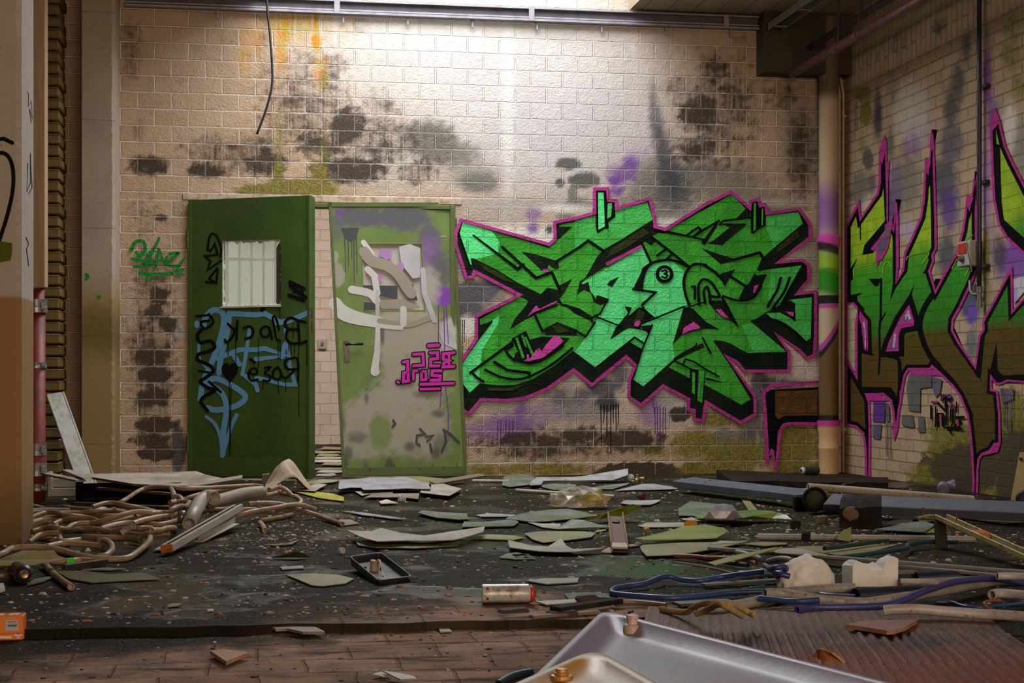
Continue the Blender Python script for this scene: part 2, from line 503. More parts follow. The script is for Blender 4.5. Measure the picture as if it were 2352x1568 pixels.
SOOT = [(700, 230, 160, 160, 1.0, .8), (860, 330, 150, 110, 1.05, .8), (1660, 250, 140, 200, 1.0, .8), (350, 800, 80, 300, 1.0, .6), (560, 350, 220, 70, 1.0, .8), (1260, 1020, 260, 50, 1.1, .7), (330, 500, 60, 100, .9, .8), (1840, 350, 50, 160, 1.05, .8), (1000, 330, 90, 100, .85, .8), (300, 100, 40, 110, .95, .8), (760, 160, 60, 60, 1.0, 0.8), (690, 190, 60, 80, 0.9, 0.8), (690, 260, 70, 60, 1.0, 0.8), (800, 290, 60, 60, 1.3, 0.7), (740, 330, 90, 50, 1.2, 0.7), (870, 240, 60, 60, 0.9, 0.8), (620, 370, 60, 50, 1.2, 0.7),
        (800, 390, 110, 40, 1.3, 0.6), (960, 395, 60, 40, 1.1, 0.7), (650, 300, 50, 60, 1.0, 0.8), (340, 380, 60, 30, 1.3, 0.6), (480, 390, 70, 26, 1.2, 0.6), (590, 380, 50, 30, 1.2, 0.6),
        (605, 120, 26, 120, 0.9, 0.8), (820, 60, 50, 40, 0.8, 0.8), (900, 170, 40, 60, 0.7, 0.8), (300, 60, 30, 60, 0.9, 0.9), (310, 160, 20, 60, 0.9, 0.9), (320, 300, 30, 40, 0.9, 0.8),
        (1560, 210, 60, 60, 0.9, 0.8), (1640, 170, 60, 70, 1.1, 0.8), (1610, 260, 70, 70, 1.2, 0.7), (1600, 340, 70, 40, 1.2, 0.7), (1720, 290, 60, 90, 0.9, 0.8), (1800, 220, 60, 50, 1.0, 0.8), (1700, 80, 60, 60, 0.8, 0.9),
        (370, 500, 26, 10, 1.2, 0.7), (345, 640, 50, 24, 1.0, 0.8), (365, 680, 26, 24, 1.5, 0.6), (355, 715, 30, 24, 1.5, 0.6), (385, 745, 28, 22, 1.5, 0.6), (330, 745, 30, 20, 1.2, 0.7), (345, 820, 50, 22, 1.5, 0.6), (355, 860, 50, 22, 1.6, 0.6),
        (350, 910, 50, 30, 1.4, 0.6), (360, 975, 55, 22, 1.6, 0.5), (345, 1010, 55, 20, 1.4, 0.6), (360, 1040, 46, 20, 1.7, 0.5), (320, 800, 40, 30, 0.9, 0.8), (340, 940, 60, 30, 1.0, 0.8),
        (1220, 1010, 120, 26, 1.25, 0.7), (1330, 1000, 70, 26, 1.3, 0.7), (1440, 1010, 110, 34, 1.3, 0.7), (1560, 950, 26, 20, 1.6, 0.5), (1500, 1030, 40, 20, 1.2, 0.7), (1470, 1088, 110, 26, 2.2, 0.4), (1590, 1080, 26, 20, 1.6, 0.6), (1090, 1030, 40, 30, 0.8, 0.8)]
MOSS = [(600, 438, 60, 16, 1.3, 0.6), (690, 432, 90, 22, 1.4, 0.6), (640, 405, 12, 50, 1.2, 0.7), (640, 310, 9, 70, 0.8, 0.8), (735, 405, 22, 40, 1.1, 0.7), (745, 190, 16, 40, 0.7, 0.8), (800, 210, 10, 30, 0.6, 0.8), (745, 350, 16, 40, 0.7, 0.8),
        (1650, 960, 60, 26, 0.95, 0.7), (1600, 1020, 60, 40, 1.1, 0.7), (1690, 1045, 90, 40, 1.2, 0.6), (1820, 1020, 60, 60, 1.25, 0.6), (1830, 1080, 60, 30, 1.3, 0.6), (1240, 1078, 130, 16, 1.05, 0.6), (1110, 1080, 40, 16, 1.0, 0.7), (1640, 1080, 90, 22, 1.25, 0.6),
        (1800, 235, 20, 20, 0.6, 0.8), (1500, 1040, 60, 20, 0.7, 0.8), (300, 1075, 60, 14, 0.6, 0.8)]
RUST = [(655, 45, 34, 50, 1.0, 0.4), (725, 40, 22, 36, 1.0, 0.4), (727, 95, 11, 22, 1.3, 0.5), (700, 60, 60, 40, 0.6, 0.7), (645, 100, 14, 60, 0.8, 0.6), (735, 160, 16, 40, 0.6, 0.7), (800, 70, 30, 30, 0.25, 0.8), (560, 120, 16, 60, 0.5, 0.7), (590, 80, 12, 60, 0.6, 0.7)]
paint_attrs(wall_back, SPR, SOOT, MOSS, RUST)

# right wall
ys = np.arange(-9.0, 0.001, 0.02)
gy, gz = np.meshgrid(ys, np.concatenate([np.arange(0, HZ + 0.02, 0.02)]))
V = np.stack([np.full(gy.size, XR), gy.ravel(), gz.ravel()], 1)
wall_right_mat = wall_material('painted brick wall', 'right', (0.46, 0.32, 0.20), (0.15, 0.10, 0.06), bump=1.0, dist=0.026)
wall_right = mesh_obj('wall_right', V.tolist(), grid_faces(len(ys) - 1, gz.shape[0] - 1), wall_right_mat)
tag(wall_right, 'side wall of smaller bricks with green and brown graffiti and mossy foot', 'wall', kind='structure')
SPR_R = [(2016, 240, 8, 45, NAVY, 0.85, 0.7), (2016, 280, 10, 40, NAVY, 0.9, 0.6), (2055, 215, 9, 30, (0.12, 0.09, 0.07), 0.7, 0.7), (2220, 110, 10, 40, NAVY, 0.8, 0.7), (2200, 190, 16, 45, NAVY, 0.85, 0.6), (2185, 250, 18, 45, NAVY, 0.85, 0.6), (2185, 330, 28, 45, SLATE, 0.9, 0.5), (2170, 420, 30, 60, SLATE, 0.95, 0.4), (2180, 480, 22, 50, (0.09, 0.03, 0.2), 0.9, 0.5), (2175, 590, 22, 50, SLATE, 0.95, 0.4),
         (2100, 320, 14, 40, PURP, 0.7, 0.7), (2080, 340, 8, 30, PURP, 0.6, 0.7), (2110, 300, 40, 30, (0.42, 0.3, 0.42), 0.5, 0.8), (2058, 440, 16, 70, (0.16, 0.08, 0.24), 0.9, 0.5), (2050, 490, 16, 30, PURP, 0.7, 0.6), (2085, 420, 28, 60, GREYP, 0.8, 0.5), (2040, 470, 8, 60, SLATE, 0.9, 0.5), (2090, 530, 24, 20, (0.45, 0.33, 0.5), 0.7, 0.6),
         (1993, 365, 13, 24, CHAR, 0.95, 0.15), (1976, 430, 18, 38, GREYP, 0.9, 0.25), (2003, 420, 10, 26, SLATE, 0.8, 0.5), (1955, 450, 9, 14, GREYP, 0.8, 0.3), (2045, 330, 8, 40, NAVY, 0.7, 0.6),
         (2268, 180, 12, 60, (0.16, 0.02, 0.2), 0.9, 0.5), (2272, 120, 8, 60, (0.14, 0.05, 0.12), 0.6, 0.7), (2280, 270, 14, 50, PURP, 0.8, 0.6), (2265, 420, 14, 90, (0.33, 0.12, 0.4), 0.75, 0.6), (2272, 560, 16, 60, (0.3, 0.2, 0.3), 0.7, 0.6), (2320, 290, 16, 50, (0.75, 0.68, 0.6), 0.85, 0.5), (2346, 340, 16, 60, (0.22, 0.2, 0.18), 0.8, 0.6),
         (2330, 600, 40, 50, (0.20, 0.045, 0.36), 0.97, 0.4), (2295, 585, 16, 40, NAVY, 0.8, 0.6), (2230, 690, 24, 50, SLATE, 0.97, 0.3), (2232, 720, 14, 24, (0.12, 0.03, 0.4), 0.9, 0.5), (2232, 790, 14, 34, (0.12, 0.13, 0.14), 0.95, 0.4), (2265, 680, 14, 50, (0.20, 0.20, 0.08), 0.8, 0.5), (2250, 800, 8, 30, (0.3, 0.28, 0.18), 0.6, 0.6),
         (1990, 470, 10, 20, WHITEP, 0.3, 0.7), (2075, 255, 22, 60, (0.62, 0.54, 0.46), 0.7, 0.6), (2108, 250, 22, 60, (0.62, 0.54, 0.46), 0.6, 0.6)]
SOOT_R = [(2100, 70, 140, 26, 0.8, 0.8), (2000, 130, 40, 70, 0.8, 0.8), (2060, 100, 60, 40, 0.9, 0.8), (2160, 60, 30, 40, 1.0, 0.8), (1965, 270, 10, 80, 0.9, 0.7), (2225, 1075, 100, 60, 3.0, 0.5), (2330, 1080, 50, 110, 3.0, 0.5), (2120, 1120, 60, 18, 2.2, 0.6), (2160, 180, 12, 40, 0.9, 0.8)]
MOSS_R = [(1985, 215, 18, 18, 1.2, 0.6), (1988, 260, 14, 30, 1.3, 0.5), (1980, 330, 10, 40, 0.7, 0.7), (2330, 60, 30, 40, 0.8, 0.7), (2325, 130, 30, 40, 0.9, 0.7), (2340, 200, 20, 40, 0.8, 0.7), (2200, 1030, 70, 60, 1.3, 0.5), (2170, 990, 50, 40, 1.0, 0.6), (2290, 1060, 60, 90, 1.3, 0.5), (2320, 950, 40, 60, 1.2, 0.5), (2140, 1090, 60, 30, 1.1, 0.6), (2265, 590, 10, 70, 1.2, 0.6)]
paint_attrs(wall_right, SPR_R, SOOT_R, MOSS_R, ())
# ------------------------------------------------------------------ hard-edged paint: thin layers on a plane
def area(p):
    return 0.5 * sum(p[i][0] * p[(i + 1) % len(p)][1] - p[(i + 1) % len(p)][0] * p[i][1] for i in range(len(p)))

def smooth2(pts, n=5, closed=False):
    return [(v.x, v.y) for v in catmull([(p[0], p[1], 0) for p in pts], n, closed)]

class Paint:
    def __init__(self, plane, step=0.00012, base=0.0012):
        self.pl = plane; self.step = step; self.base = base; self.k = 0
        self.v = []; self.f = []; self.m = []; self.mats = []
    def mi(self, mat):
        if mat not in self.mats: self.mats.append(mat)
        return self.mats.index(mat)
    def _add(self, pts, faces, mat):
        off = self.base + self.k * self.step; self.k += 1
        b = len(self.v)
        self.v += [self.pl.at(x, y, off) for x, y in pts]
        self.f += [tuple(b + i for i in t) for t in faces]
        self.m += [self.mi(mat)] * len(faces)
    def poly(self, pts, mat, curve=False):
        pts = [tuple(p) for p in pts]
        if curve: pts = smooth2(pts, 5, True)
        tris = tessellate_polygon([[Vector((x, y, 0)) for x, y in pts]])
        self._add(pts, [tuple(t) for t in tris], mat)
    def stroke(self, pts, w, mat, closed=False, curve=False, off=0.0, taper=None, cap=True):
        """ribbon of width w px; off shifts it to the left (negative: right) of the path"""
        pts = [tuple(p) for p in pts]
        if curve: pts = smooth2(pts, 6, closed)
        q = [pts[0]]
        for p in pts[1:]:
            if abs(p[0] - q[-1][0]) + abs(p[1] - q[-1][1]) > 0.05: q.append(p)
        pts = q; n = len(pts); ar = area(pts)
        L, R = [], []
        for i in range(n):
            a = pts[i - 1] if (i > 0 or closed) else pts[i]
            c = pts[(i + 1) % n] if (i < n - 1 or closed) else pts[i]
            b = pts[i]
            d1 = (b[0] - a[0], b[1] - a[1]); d2 = (c[0] - b[0], c[1] - b[1])
            l1 = math.hypot(*d1) or 1; l2 = math.hypot(*d2) or 1
            if l1 == 1 and d1 == (0, 0): d1 = d2; l1 = l2
            if l2 == 1 and d2 == (0, 0): d2 = d1; l2 = l1
            n1 = (d1[1] / l1, -d1[0] / l1); n2 = (d2[1] / l2, -d2[0] / l2)
            mx, my = n1[0] + n2[0], n1[1] + n2[1]
            ml = math.hypot(mx, my)
            if ml < 0.2: mx, my, sc = n1[0], n1[1], 1.0
            else:
                mx, my = mx / ml, my / ml
                cap_ = 2.2
                if closed and (d1[0] * d2[1] - d1[1] * d2[0]) * ar > 0: cap_ = max(2.2, min(7.0, min(l1, l2) / (abs(off) + w / 2)))
                sc = min(1.0 / max(mx * n1[0] + my * n1[1], 0.1), cap_)
            ww = w if taper is None else w * (taper[0] + (taper[1] - taper[0]) * i / max(n - 1, 1))
            o1 = (off + ww / 2) * sc; o2 = (off - ww / 2) * sc
            L.append((b[0] + mx * o1, b[1] + my * o1)); R.append((b[0] + mx * o2, b[1] + my * o2))
        F_ = []
        rng = range(n) if closed else range(n - 1)
        for i in rng:
            j = (i + 1) % n
            F_.append((i, j, n + j, n + i))
        V_ = L + R
        if cap and not closed:
            for i, e in ((0, 1), (n - 1, n - 2)):
                p, l, r = pts[i], L[i], R[i]
                dx, dy = p[0] - pts[e][0], p[1] - pts[e][1]; dl = math.hypot(dx, dy) or 1
                hw = math.hypot(l[0] - r[0], l[1] - r[1]) / 2; c = ((l[0] + r[0]) / 2, (l[1] + r[1]) / 2)
                ring = []
                for k in range(1, 6):
                    q = math.pi * k / 6
                    ring.append((c[0] + (l[0] - c[0]) * math.cos(q) + dx / dl * hw * math.sin(q), c[1] + (l[1] - c[1]) * math.cos(q) + dy / dl * hw * math.sin(q)))
                k0 = len(V_); V_ = V_ + ring
                F_.append(tuple([i] + list(range(k0, k0 + 5)) + [n + i]))
        self._add(V_, F_, mat)
    def disc(self, c, rx, ry, mat, n=24):
        self._add([(c[0] + rx * math.cos(2 * math.pi * i / n), c[1] + ry * math.sin(2 * math.pi * i / n)) for i in range(n)], [tuple(range(n))], mat)
    def drips(self, xs, y0, lens, w, mat):
        for x, L in zip(xs, lens):
            self.stroke([(x, y0), (x + random.uniform(-0.6, 0.6), y0 + L * 0.5), (x + random.uniform(-1, 1), y0 + L)], w, mat, taper=(1.2, 0.7))
    def build(self, name, parent, label):
        # all faces look into the room
        F2 = []
        for q in self.f:
            n_ = (self.v[q[1]] - self.v[q[0]]).cross(self.v[q[2]] - self.v[q[0]])
            F2.append(q if n_.dot(self.pl.n) >= 0 else tuple(reversed(q)))
        o = mesh_obj(name, self.v, F2, None, parent, False, self.mats, self.m)
        if label: o['label'] = label
        return o

BK = 'back'
P_DARK = paint_material('spray paint deep green black', BK, (0.004, 0.008, 0.006), (0.014, 0.022, 0.008), sc=3.5, amount=0.8)
P_BLACK = paint_material('spray paint black', BK, (0.0025, 0.0035, 0.004), (0.006, 0.008, 0.008))
P_GREEN = paint_material('spray paint green', BK, (0.055, 0.40, 0.030), (0.032, 0.25, 0.022), sc=3.0, amount=0.9)
P_MID = paint_material('spray paint mid green', BK, (0.075, 0.53, 0.11), (0.05, 0.39, 0.05), sc=3.0, amount=0.8)
P_MINT = paint_material('spray paint mint green', BK, (0.12, 0.80, 0.26), (0.09, 0.66, 0.17), sc=2.2, amount=0.8)
P_PINK = paint_material('spray paint magenta', BK, (0.46, 0.045, 0.26), (0.33, 0.022, 0.185), sc=6)
P_HOT = paint_material('spray paint light pink', BK, (0.62, 0.06, 0.36), (0.5, 0.05, 0.3), sc=6)
P_OLIVE = paint_material('spray paint olive shade', BK, (0.040, 0.050, 0.010), (0.010, 0.016, 0.006), sc=5)
P_BROWN = paint_material('spray paint brown', BK, (0.085, 0.045, 0.010), (0.16, 0.055, 0.012), sc=6, amount=0.7)
P_SLATE = paint_material('spray paint slate', BK, SLATE, NAVY)
P_TAG = paint_material('spray paint tag green', BK, (0.012, 0.24, 0.030), (0.01, 0.16, 0.025))
P_GREYB = paint_material('spray paint grey drip', BK, (0.30, 0.27, 0.22))
P_VIO = paint_material('spray paint violet drip', BK, (0.13, 0.02, 0.24))

A = crop(1030, 420, 5.6); B = crop(1320, 420, 5.6); Cc = crop(1600, 420, 5.6); D = crop(1030, 690, 5.6)
E = crop(1320, 690, 3.2); Fc = crop(1600, 690, 3.2); G = crop(1480, 860, 3.2)
def path(*seq):
    """path(A, 1, 2, 3, 4, B, 5, 6 ...): pixel points read off successive enlargements"""
    out = []; f = None; buf = []
    for s in seq:
        if callable(s): f = s; buf = []
        else:
            buf.append(s)
            if len(buf) == 2: out.append(f(*buf)); buf = []
    return out

g = Paint(BACK)
random.seed(5)
# drips under the sprays first
g.drips([1052, 1057, 1062, 1067], 735, [40, 60, 95, 50], 2.0, P_SLATE)
g.drips([1380, 1387, 1394, 1403, 1409, 1415, 1420], 930, [95, 40, 75, 110, 40, 60, 45], 2.2, P_BLACK)
g.drips([1300, 1306, 1311, 1317], 895, [70, 95, 90, 60], 1.6, P_GREYB)
g.drips([1504, 1510, 1516, 1523, 1528], 935, [60, 75, 80, 90, 70], 1.6, P_VIO)
g.drips([1143, 1150, 1162, 1170, 1178], 965, [40, 60, 50, 70, 40], 1.4, P_VIO)
OUT = path(A, 150, 450, 1290, 766, 1352, 715, 1345, 490, B, 0, 435, 235, 370, 235, 55, 440, 55, 455, 200, 550, 205, 556, 300, 940, 190, 985, 190, 1050, 470, 1052, 545, 1163, 575, 1680, 252,
           Cc, 450, 90, 670, 282, 680, 215, 810, 185, 835, 268, 890, 255, 915, 300, 922, 368, 1330, 312, 1475, 520, 1480, 712, 1080, 1008, 1330, 970, 1392, 985, 1460, 1050, 1465, 1250, 1330, 1405, 1545, 1372,
           Fc, 888, 0, 886, 250, 876, 412, 806, 438, 748, 375, 605, 265, 692, 372, 690, 530, 345, 530, 290, 462, 235, 425, 435, 690, 440, 720,
           G, 826, 180, 826, 300, 706, 366, 462, 222, 440, 356, 354, 338, 354, 272, 310, 264, 314, 188, 140, 98, 0, 218,
           E, 492, 785, 385, 712, 390, 580, 432, 478, 378, 428, 125, 636, 0, 530, D, 1610, 918, 1270, 1160, 1000, 1270, 750, 1305, 430, 1290, 270, 1480, 130, 1400, 130, 790, 340, 485, 340, 188, 620, 55, 875, 1438 - 0)
# the last pair sits in the first enlargement
OUT[-1] = A(872, 1438)
OUT += path(A, 345, 1165, 330, 1220, 218, 1242, 75, 800, 75, 640)
g.poly(OUT, P_DARK)
GREEN = path(A, 172, 502, 1290, 834, 1385, 748, 1440, 700, 1590, 566, 1425, 572, 1432, 540, 1680, 482, B, 262, 418, 520, 352, 935, 250, 1005, 468, 1030, 600, 1165, 642, 1192, 612, 1680, 330,
             Cc, 0, 400, 460, 142, 625, 325, 690, 330, 700, 445, 895, 422, 1310, 372, 1366, 520, 880, 935, 840, 1000, 800, 1130, 960, 1105, 1370, 1058, 1090, 1560,
             Fc, 500, 92, 430, 140, 400, 155, 500, 240, 660, 378, 380, 386, 320, 358, 260, 320, 190, 296, 125, 292, 20, 320, E, 880, 345, 735, 428, 505, 630, 430, 580, 498, 345, 430, 270, 150, 490, 0, 378,
             D, 1600, 648, 1350, 850, 1080, 1012, 850, 1086, 640, 1088, 400, 1066, 275, 1186, 195, 1080, 150, 1042, 140, 830, 385, 490, 560, 262, 410, 315, 402, 240, 740, 52,
             A, 920, 1462, 1030, 1515, 1250, 1440, 1185, 1428, 900, 1287, 650, 1132, 340, 976, 285, 965, 300, 1050, 272, 1050, 130, 640)
g.poly(GREEN, P_GREEN)
LEG = path(E, 738, 445, 885, 372, 960, 345, Fc, 58, 345, 40, 280, 105, 272, 230, 452, 396, 725, 330, 766, 76, 626, E, 845, 570, 690, 490)
g.poly(LEG, P_GREEN)
g.poly(path(Fc, 395 + 115, 92, 610, 88, 690, 128, 728, 158, 724, 20, 690, 0, Cc, 1170, 1508, 1290, 1490, 1482, 1470, Fc, 846, 0, 840, 272, 806, 300, 700, 215, 620, 160, 560, 138), P_MID)
# lighter zones
g.poly(path(A, 172, 502, 560, 618, 660, 760, 640, 900, 440, 960, 340, 976, 285, 965, 300, 1050, 272, 1050, 130, 640), P_MINT)
g.poly(path(B, 262, 418, 520, 352, 935, 250, 1005, 468, 620, 714, 370, 868, 175, 742, 0, 868, 0, 490), P_MID)
g.poly(path(B, 90, 1290, 840, 850, 870, 770, 1000, 1040, 1250, 1000, 1420, 1150, 1400, 1300, 1450, 1568, E, 800, 45, 720, 320, 735, 420, 505, 630, 430, 580, 498, 345, 430, 270, 150, 490, 0, 378, 80, 270, 150, 160, 245, 0, B, 190, 1420), P_MINT)
g.poly(path(D, 385, 490, 560, 262, 660, 180, 640, 300, 430, 640, 400, 900, 400, 1066, 275, 1186, 195, 1080, 150, 1042, 140, 830), P_MINT)
g.poly(path(Cc, 895, 422, 1310, 372, 1366, 520, 1000, 830, 900, 600), P_MID)
g.poly(path(Cc, 960, 1110, 1350, 1062, 1080, 1550, 920, 1500), P_MID)
g.poly(path(Fc, 410, 165, 500, 240, 660, 376, 420, 380, 330, 180), P_MID)
# dark zones inside the letters
for q in (path(A, 842, 1378, 900, 1290, 1185, 1428, 1280, 1345, 1410, 1376, 1425, 1320, 1590, 1232, 1500, 1400, 1430, 1490, 1478, 1568, D, 1400, 30, 1150, 160, 1100, 190, 980, 250, 790, 370, 850, 240, 1000, 60, A, 1025, 1515, 930, 1460),
          path(D, 1400, 50, 1500, 44, 1680, 100, E, 132, 118, 122, 152, 0, 95, D, 1540, 95),
          path(D, 1222, 370, 1400, 275, 1540, 330, E, 20, 215, 10, 250, D, 1680, 450, 1250, 444),
          path(A, 940, 880, 1110, 915, 1390, 1000, 1415, 1035, 1425, 1095, 1370, 1110, 1290, 1050, 1275, 1085, 1310, 1150, 1200, 1125),
          path(A, 1400, 560, 1590, 565, 1430, 712, 1388, 725),
          path(B, 1000, 475, 1022, 545, 1040, 600, 1200, 625, 1160, 650, 1080, 640, 985, 685, 1040, 745, 985, 805, 960, 790, 910, 752, 870, 772, 830, 832, 420, 1062, 130, 1242, 60, 1310, 60, 1268, 130, 1225, 190, 1130, 280, 960, 360, 862, 620, 715, 880, 550),
          path(B, 415, 1310, 450, 1260, 570, 1205, 480, 1337), path(B, 870, 1110, 935, 1075, 905, 1180, 872, 1280, 850, 1385, 750, 1362, 830, 1200),
          path(B, 60, 1290, 110, 1300, 175, 1272, 205, 1400, 245, 1530, 330, 1568, 420, 1540, 442, 1490, 285, 1440, 270, 1500, 235, 1430, 120, 1370, 30, 1430),
          path(Cc, 510, 455, 640, 325, 690, 330, 690, 440), path(Cc, 300, 522, 632, 520, 620, 556, 370, 760, 330, 800, 130, 775, 210, 745, 430, 570),
          path(Cc, 290, 480, 255, 570, 105, 800, 60, 775, 205, 570), path(Cc, 70, 842, 300, 920, 470, 970, 500, 1000, 310, 1042, 180, 930),
          path(Cc, 850, 945, 960, 950, 950, 1080, 800, 1135, 775, 1110, 800, 1060), path(Cc, 780, 1190, 905, 1170, 800, 1400, 740, 1482, 620, 1516, 545, 1490, 600, 1360, 690, 1270, 740, 1160),
          path(Cc, 300, 1170, 500, 1108, 440, 1200, 370, 1312, 320, 1240),
          path(Fc, 80, 0, 200, 0, 298, 182, 240, 142, 140, 82), path(Fc, 0, 100, 60, 150, 168, 212, 70, 205, 0, 216),
          path(E, 332, 165, 392, 90, 368, 42, 420, 50, 396, 110, 470, 50, 505, 50, 540, 90, 582, 122, 492, 170, 480, 212, 400, 200, 355, 222, 262, 286, 300, 200),
          path(E, 800, 45, 870, 60, 960, 150, 960, 205, 870, 225, 790, 250, 720, 320, 780, 130), path(E, 480, 190, 570, 178, 545, 242),
          path(D, 840, 750, 860, 680, 1000, 560, 1060, 500, 1200, 462, 1560, 480, 1480, 575, 1250, 735, 1050, 805, 900, 792),
          path(E, 845, 500, 960, 512, Fc, 66, 520, 45, 750, E, 905, 745, 848, 690)):
    g.poly(q, P_DARK)
for q in (path(B, 880, 580, 960, 640, 640, 850, 420, 960, 470, 850, 640, 740), path(A, 400, 1030, 700, 1180, 860, 1290, 700, 1250, 450, 1110), path(Cc, 1290, 600, 1330, 690, 1000, 920, 1050, 830),
          path(E, 470, 60, 520, 90, 500, 140, 430, 170), path(D, 1330, 330, 1420, 310, 1560, 400, 1400, 420), path(D, 500, 1120, 800, 1125, 1000, 1070, 820, 1160, 520, 1160)):
    g.poly(q, P_OLIVE)
# green slivers over the dark
g.poly(path(E, 864, 522, 886, 527, 882, 690, 862, 680), P_GREEN); g.poly(path(E, 912, 508, 955, 518, 936, 752, 902, 735), P_GREEN)
g.poly(path(E, 405, 305, 440, 282, 502, 320, 492, 355), P_MID)
g.poly(path(E, 398, 112, 470, 50, 528, 0, 505, 0, 420, 60), P_MID)
K = lambda pts, w, **kw: g.stroke(pts, w, P_BLACK, **kw)
# tabs above the letters
g.poly(path(B, 272, 92, 415, 95, 408, 570, 290, 646, 270, 560), P_BLACK); g.poly(path(B, 300, 122, 372, 125, 388, 560, 306, 602), P_MINT)
g.poly(path(B, 385, 238, 518, 238, 522, 430, 432, 500, 432, 582, 400, 590), P_BLACK); g.poly(path(B, 425, 266, 482, 250, 470, 432, 418, 460), P_MID)
g.poly(path(Cc, 695, 240, 800, 240, 802, 590, 722, 656, 698, 640), P_BLACK); g.poly(path(Cc, 735, 260, 765, 255, 762, 600, 730, 622), P_GREEN)
g.poly(path(Cc, 800, 310, 850, 298, 892, 300, 885, 548, 800, 590), P_BLACK); g.poly(path(Cc, 838, 330, 856, 330, 852, 542, 832, 545), P_GREEN)
g.poly(path(D, 808, 490, 1000, 388, 1140, 730, 950, 752, 830, 520), P_BLACK)
for q in (path(D, 860, 480, 888, 470, 982, 735, 948, 742), path(D, 935, 450, 962, 440, 1010, 600, 985, 590), path(D, 975, 470, 1000, 465, 1112, 715, 1080, 727)):
    g.poly(q, P_GREEN)
# black lines, left letter
K(path(A, 320, 672, 890, 1105), 6, taper=(0.6, 1.2)); K(path(A, 890, 1105, 965, 1050), 7); K(path(A, 690, 820, 1130, 1222), 7, taper=(0.8, 1)); K(path(A, 1130, 1222, 1330, 1150, 1432, 1372), 6.5)
K(path(A, 1390, 1010, 1680, 828, B, 175, 740, 370, 872), 6)
K(path(D, 1110, 180, 1215, 400), 5.5); K(path(D, 1120, 110, 1170, 150, 1400, 55), 4)
K(path(D, 280, 932, 815, 540, 825, 580, 735, 635), 6); K(path(D, 740, 640, 775, 700, 850, 770), 6, curve=True); K(path(D, 590, 790, 760, 895, 1040, 930, 1040, 975), 6.5); K(path(D, 470, 890, 700, 990, 950, 1005, 1200, 900, 1400, 770, 1595, 612), 5.5, curve=True)
K(path(D, 320, 942, 380, 1000, 450, 1040), 6, curve=True); K(path(D, 840, 755, 1050, 808, 1250, 740, 1480, 575), 5, curve=True)
K(path(A, 172, 502, 130, 640, 272, 1050), 4); K(path(D, 145, 832, 385, 492, 560, 265), 4)
# middle
K(path(B, 1030, 598, 1210, 632, 1680, 730, Cc, 75, 742), 5.5); K(path(B, 1440, 672, 1590, 570, 1625, 605, 1525, 692), 5); K(path(B, 1530, 690, 1680, 585), 5)
K(path(B, 985, 690, 1300, 935, 1480, 1085), 5.5); K(path(B, 1165, 855, 1058, 935), 5); K(path(B, 1255, 910, 1185, 975), 5); K(path(B, 862, 768, 990, 1042), 5.5)
K(path(B, 880, 1110, 990, 1032, 1150, 992, 1300, 1002, 1480, 1080), 6, curve=True); K(path(B, 985, 1035, 910, 1130, 875, 1260, 862, 1365), 5, curve=True)
K(path(B, 752, 1366, 1042, 1406, 868, 1568), 5.5); K(path(B, 868, 1560, E, 510, 60, 545, 95, 580, 122), 3.5, curve=True)
K(path(B, 1480, 1080, 1555, 1042, 1680, 1055, Cc, 120, 1070, 230, 1140, 330, 1240, 365, 1300), 6, curve=True); K(path(B, 1480, 1080, 1420, 1180, 1402, 1300, 1430, 1450, 1475, 1568), 6, curve=True)
for r0, r1, m in ((115, 115, P_BLACK), (68, 70, P_MINT)):
    c = B(1155, 1172); g.disc(c, r0 / 5.6, r1 / 5.6, m)
c = B(1155, 1172)
K([(c[0] - 6, c[1] - 7), (c[0] + 2, c[1] - 9), (c[0] + 6, c[1] - 4), (c[0], c[1] - 1), (c[0] + 7, c[1] + 3), (c[0] + 2, c[1] + 9), (c[0] - 6, c[1] + 6)], 4.6, curve=True)
K(path(B, 1510, 1332, 1548, 1332, 1545, 1485), 6); K(path(B, 1600, 1568, 1590, 1340, 1630, 1255, Cc, 105, 1240, 180, 1272, 240, 1350, 292, 1462, 160, 1452), 6, curve=True); K(path(Cc, 110, 1540, 92, 1400, 135, 1335, 165, 1420, 175, 1540), 6, curve=True)
K(path(Cc, 300, 535, 340, 488, 690, 445), 4.5); K(path(Cc, 0, 655, 290, 488), 5.5); K(path(Cc, 480, 988, 810, 895, 852, 955), 6.5); K(path(Cc, 420, 1188, 645, 1335), 5.5)
K(path(Cc, 340, 1452, 480, 1500, 620, 1512, 740, 1462, 832, 1330), 5, curve=True); K(path(Cc, 330, 1468, 375, 1568), 5.5)
K(path(Cc, 1082, 1220, 1035, 1380, 925, 1568, Fc, 530, 40), 6, curve=True); K(path(Cc, 1198, 1220, 1125, 1400, 1010, 1568, Fc, 560, 60), 6, curve=True); K(path(Cc, 1370, 1058, 1090, 1560), 5)
K(path(Fc, 205, 0, 300, 185), 4); K(path(Fc, 400, 152, 520, 132, 620, 158, 720, 225, 805, 305), 4, curve=True)
K(path(E, 238, 0, 185, 100, 150, 112, 122, 135, 132, 158), 4.2); K(path(E, 150, 116, 345, 192), 3.6); K(path(E, 150, 160, 80, 266, 0, 215), 4.5)
K(path(E, 490, 172, 800, 45), 4.2); K(path(E, 822, 70, 850, 45, 960, 10), 3.5, curve=True); K(path(E, 484, 210, 552, 226), 3.6); K(path(E, 570, 180, 500, 350, 430, 565), 4.2); K(path(E, 400, 305, 440, 270, 512, 316), 4.2)
K(path(E, 732, 430, 800, 385, 880, 342, Fc, 0, 318), 4.2, curve=True); K(path(E, 738, 445, 892, 522), 4); K(path(E, 798, 465, 815, 430, 880, 450, Fc, 60, 500, 165, 560), 4); K(path(Fc, 75, 575, 190, 602), 4, taper=(1.5, 0.3)); K(path(Fc, 45, 275, 105, 388), 4)
K(path(E, 545, 235, 735, 430), 0.1)
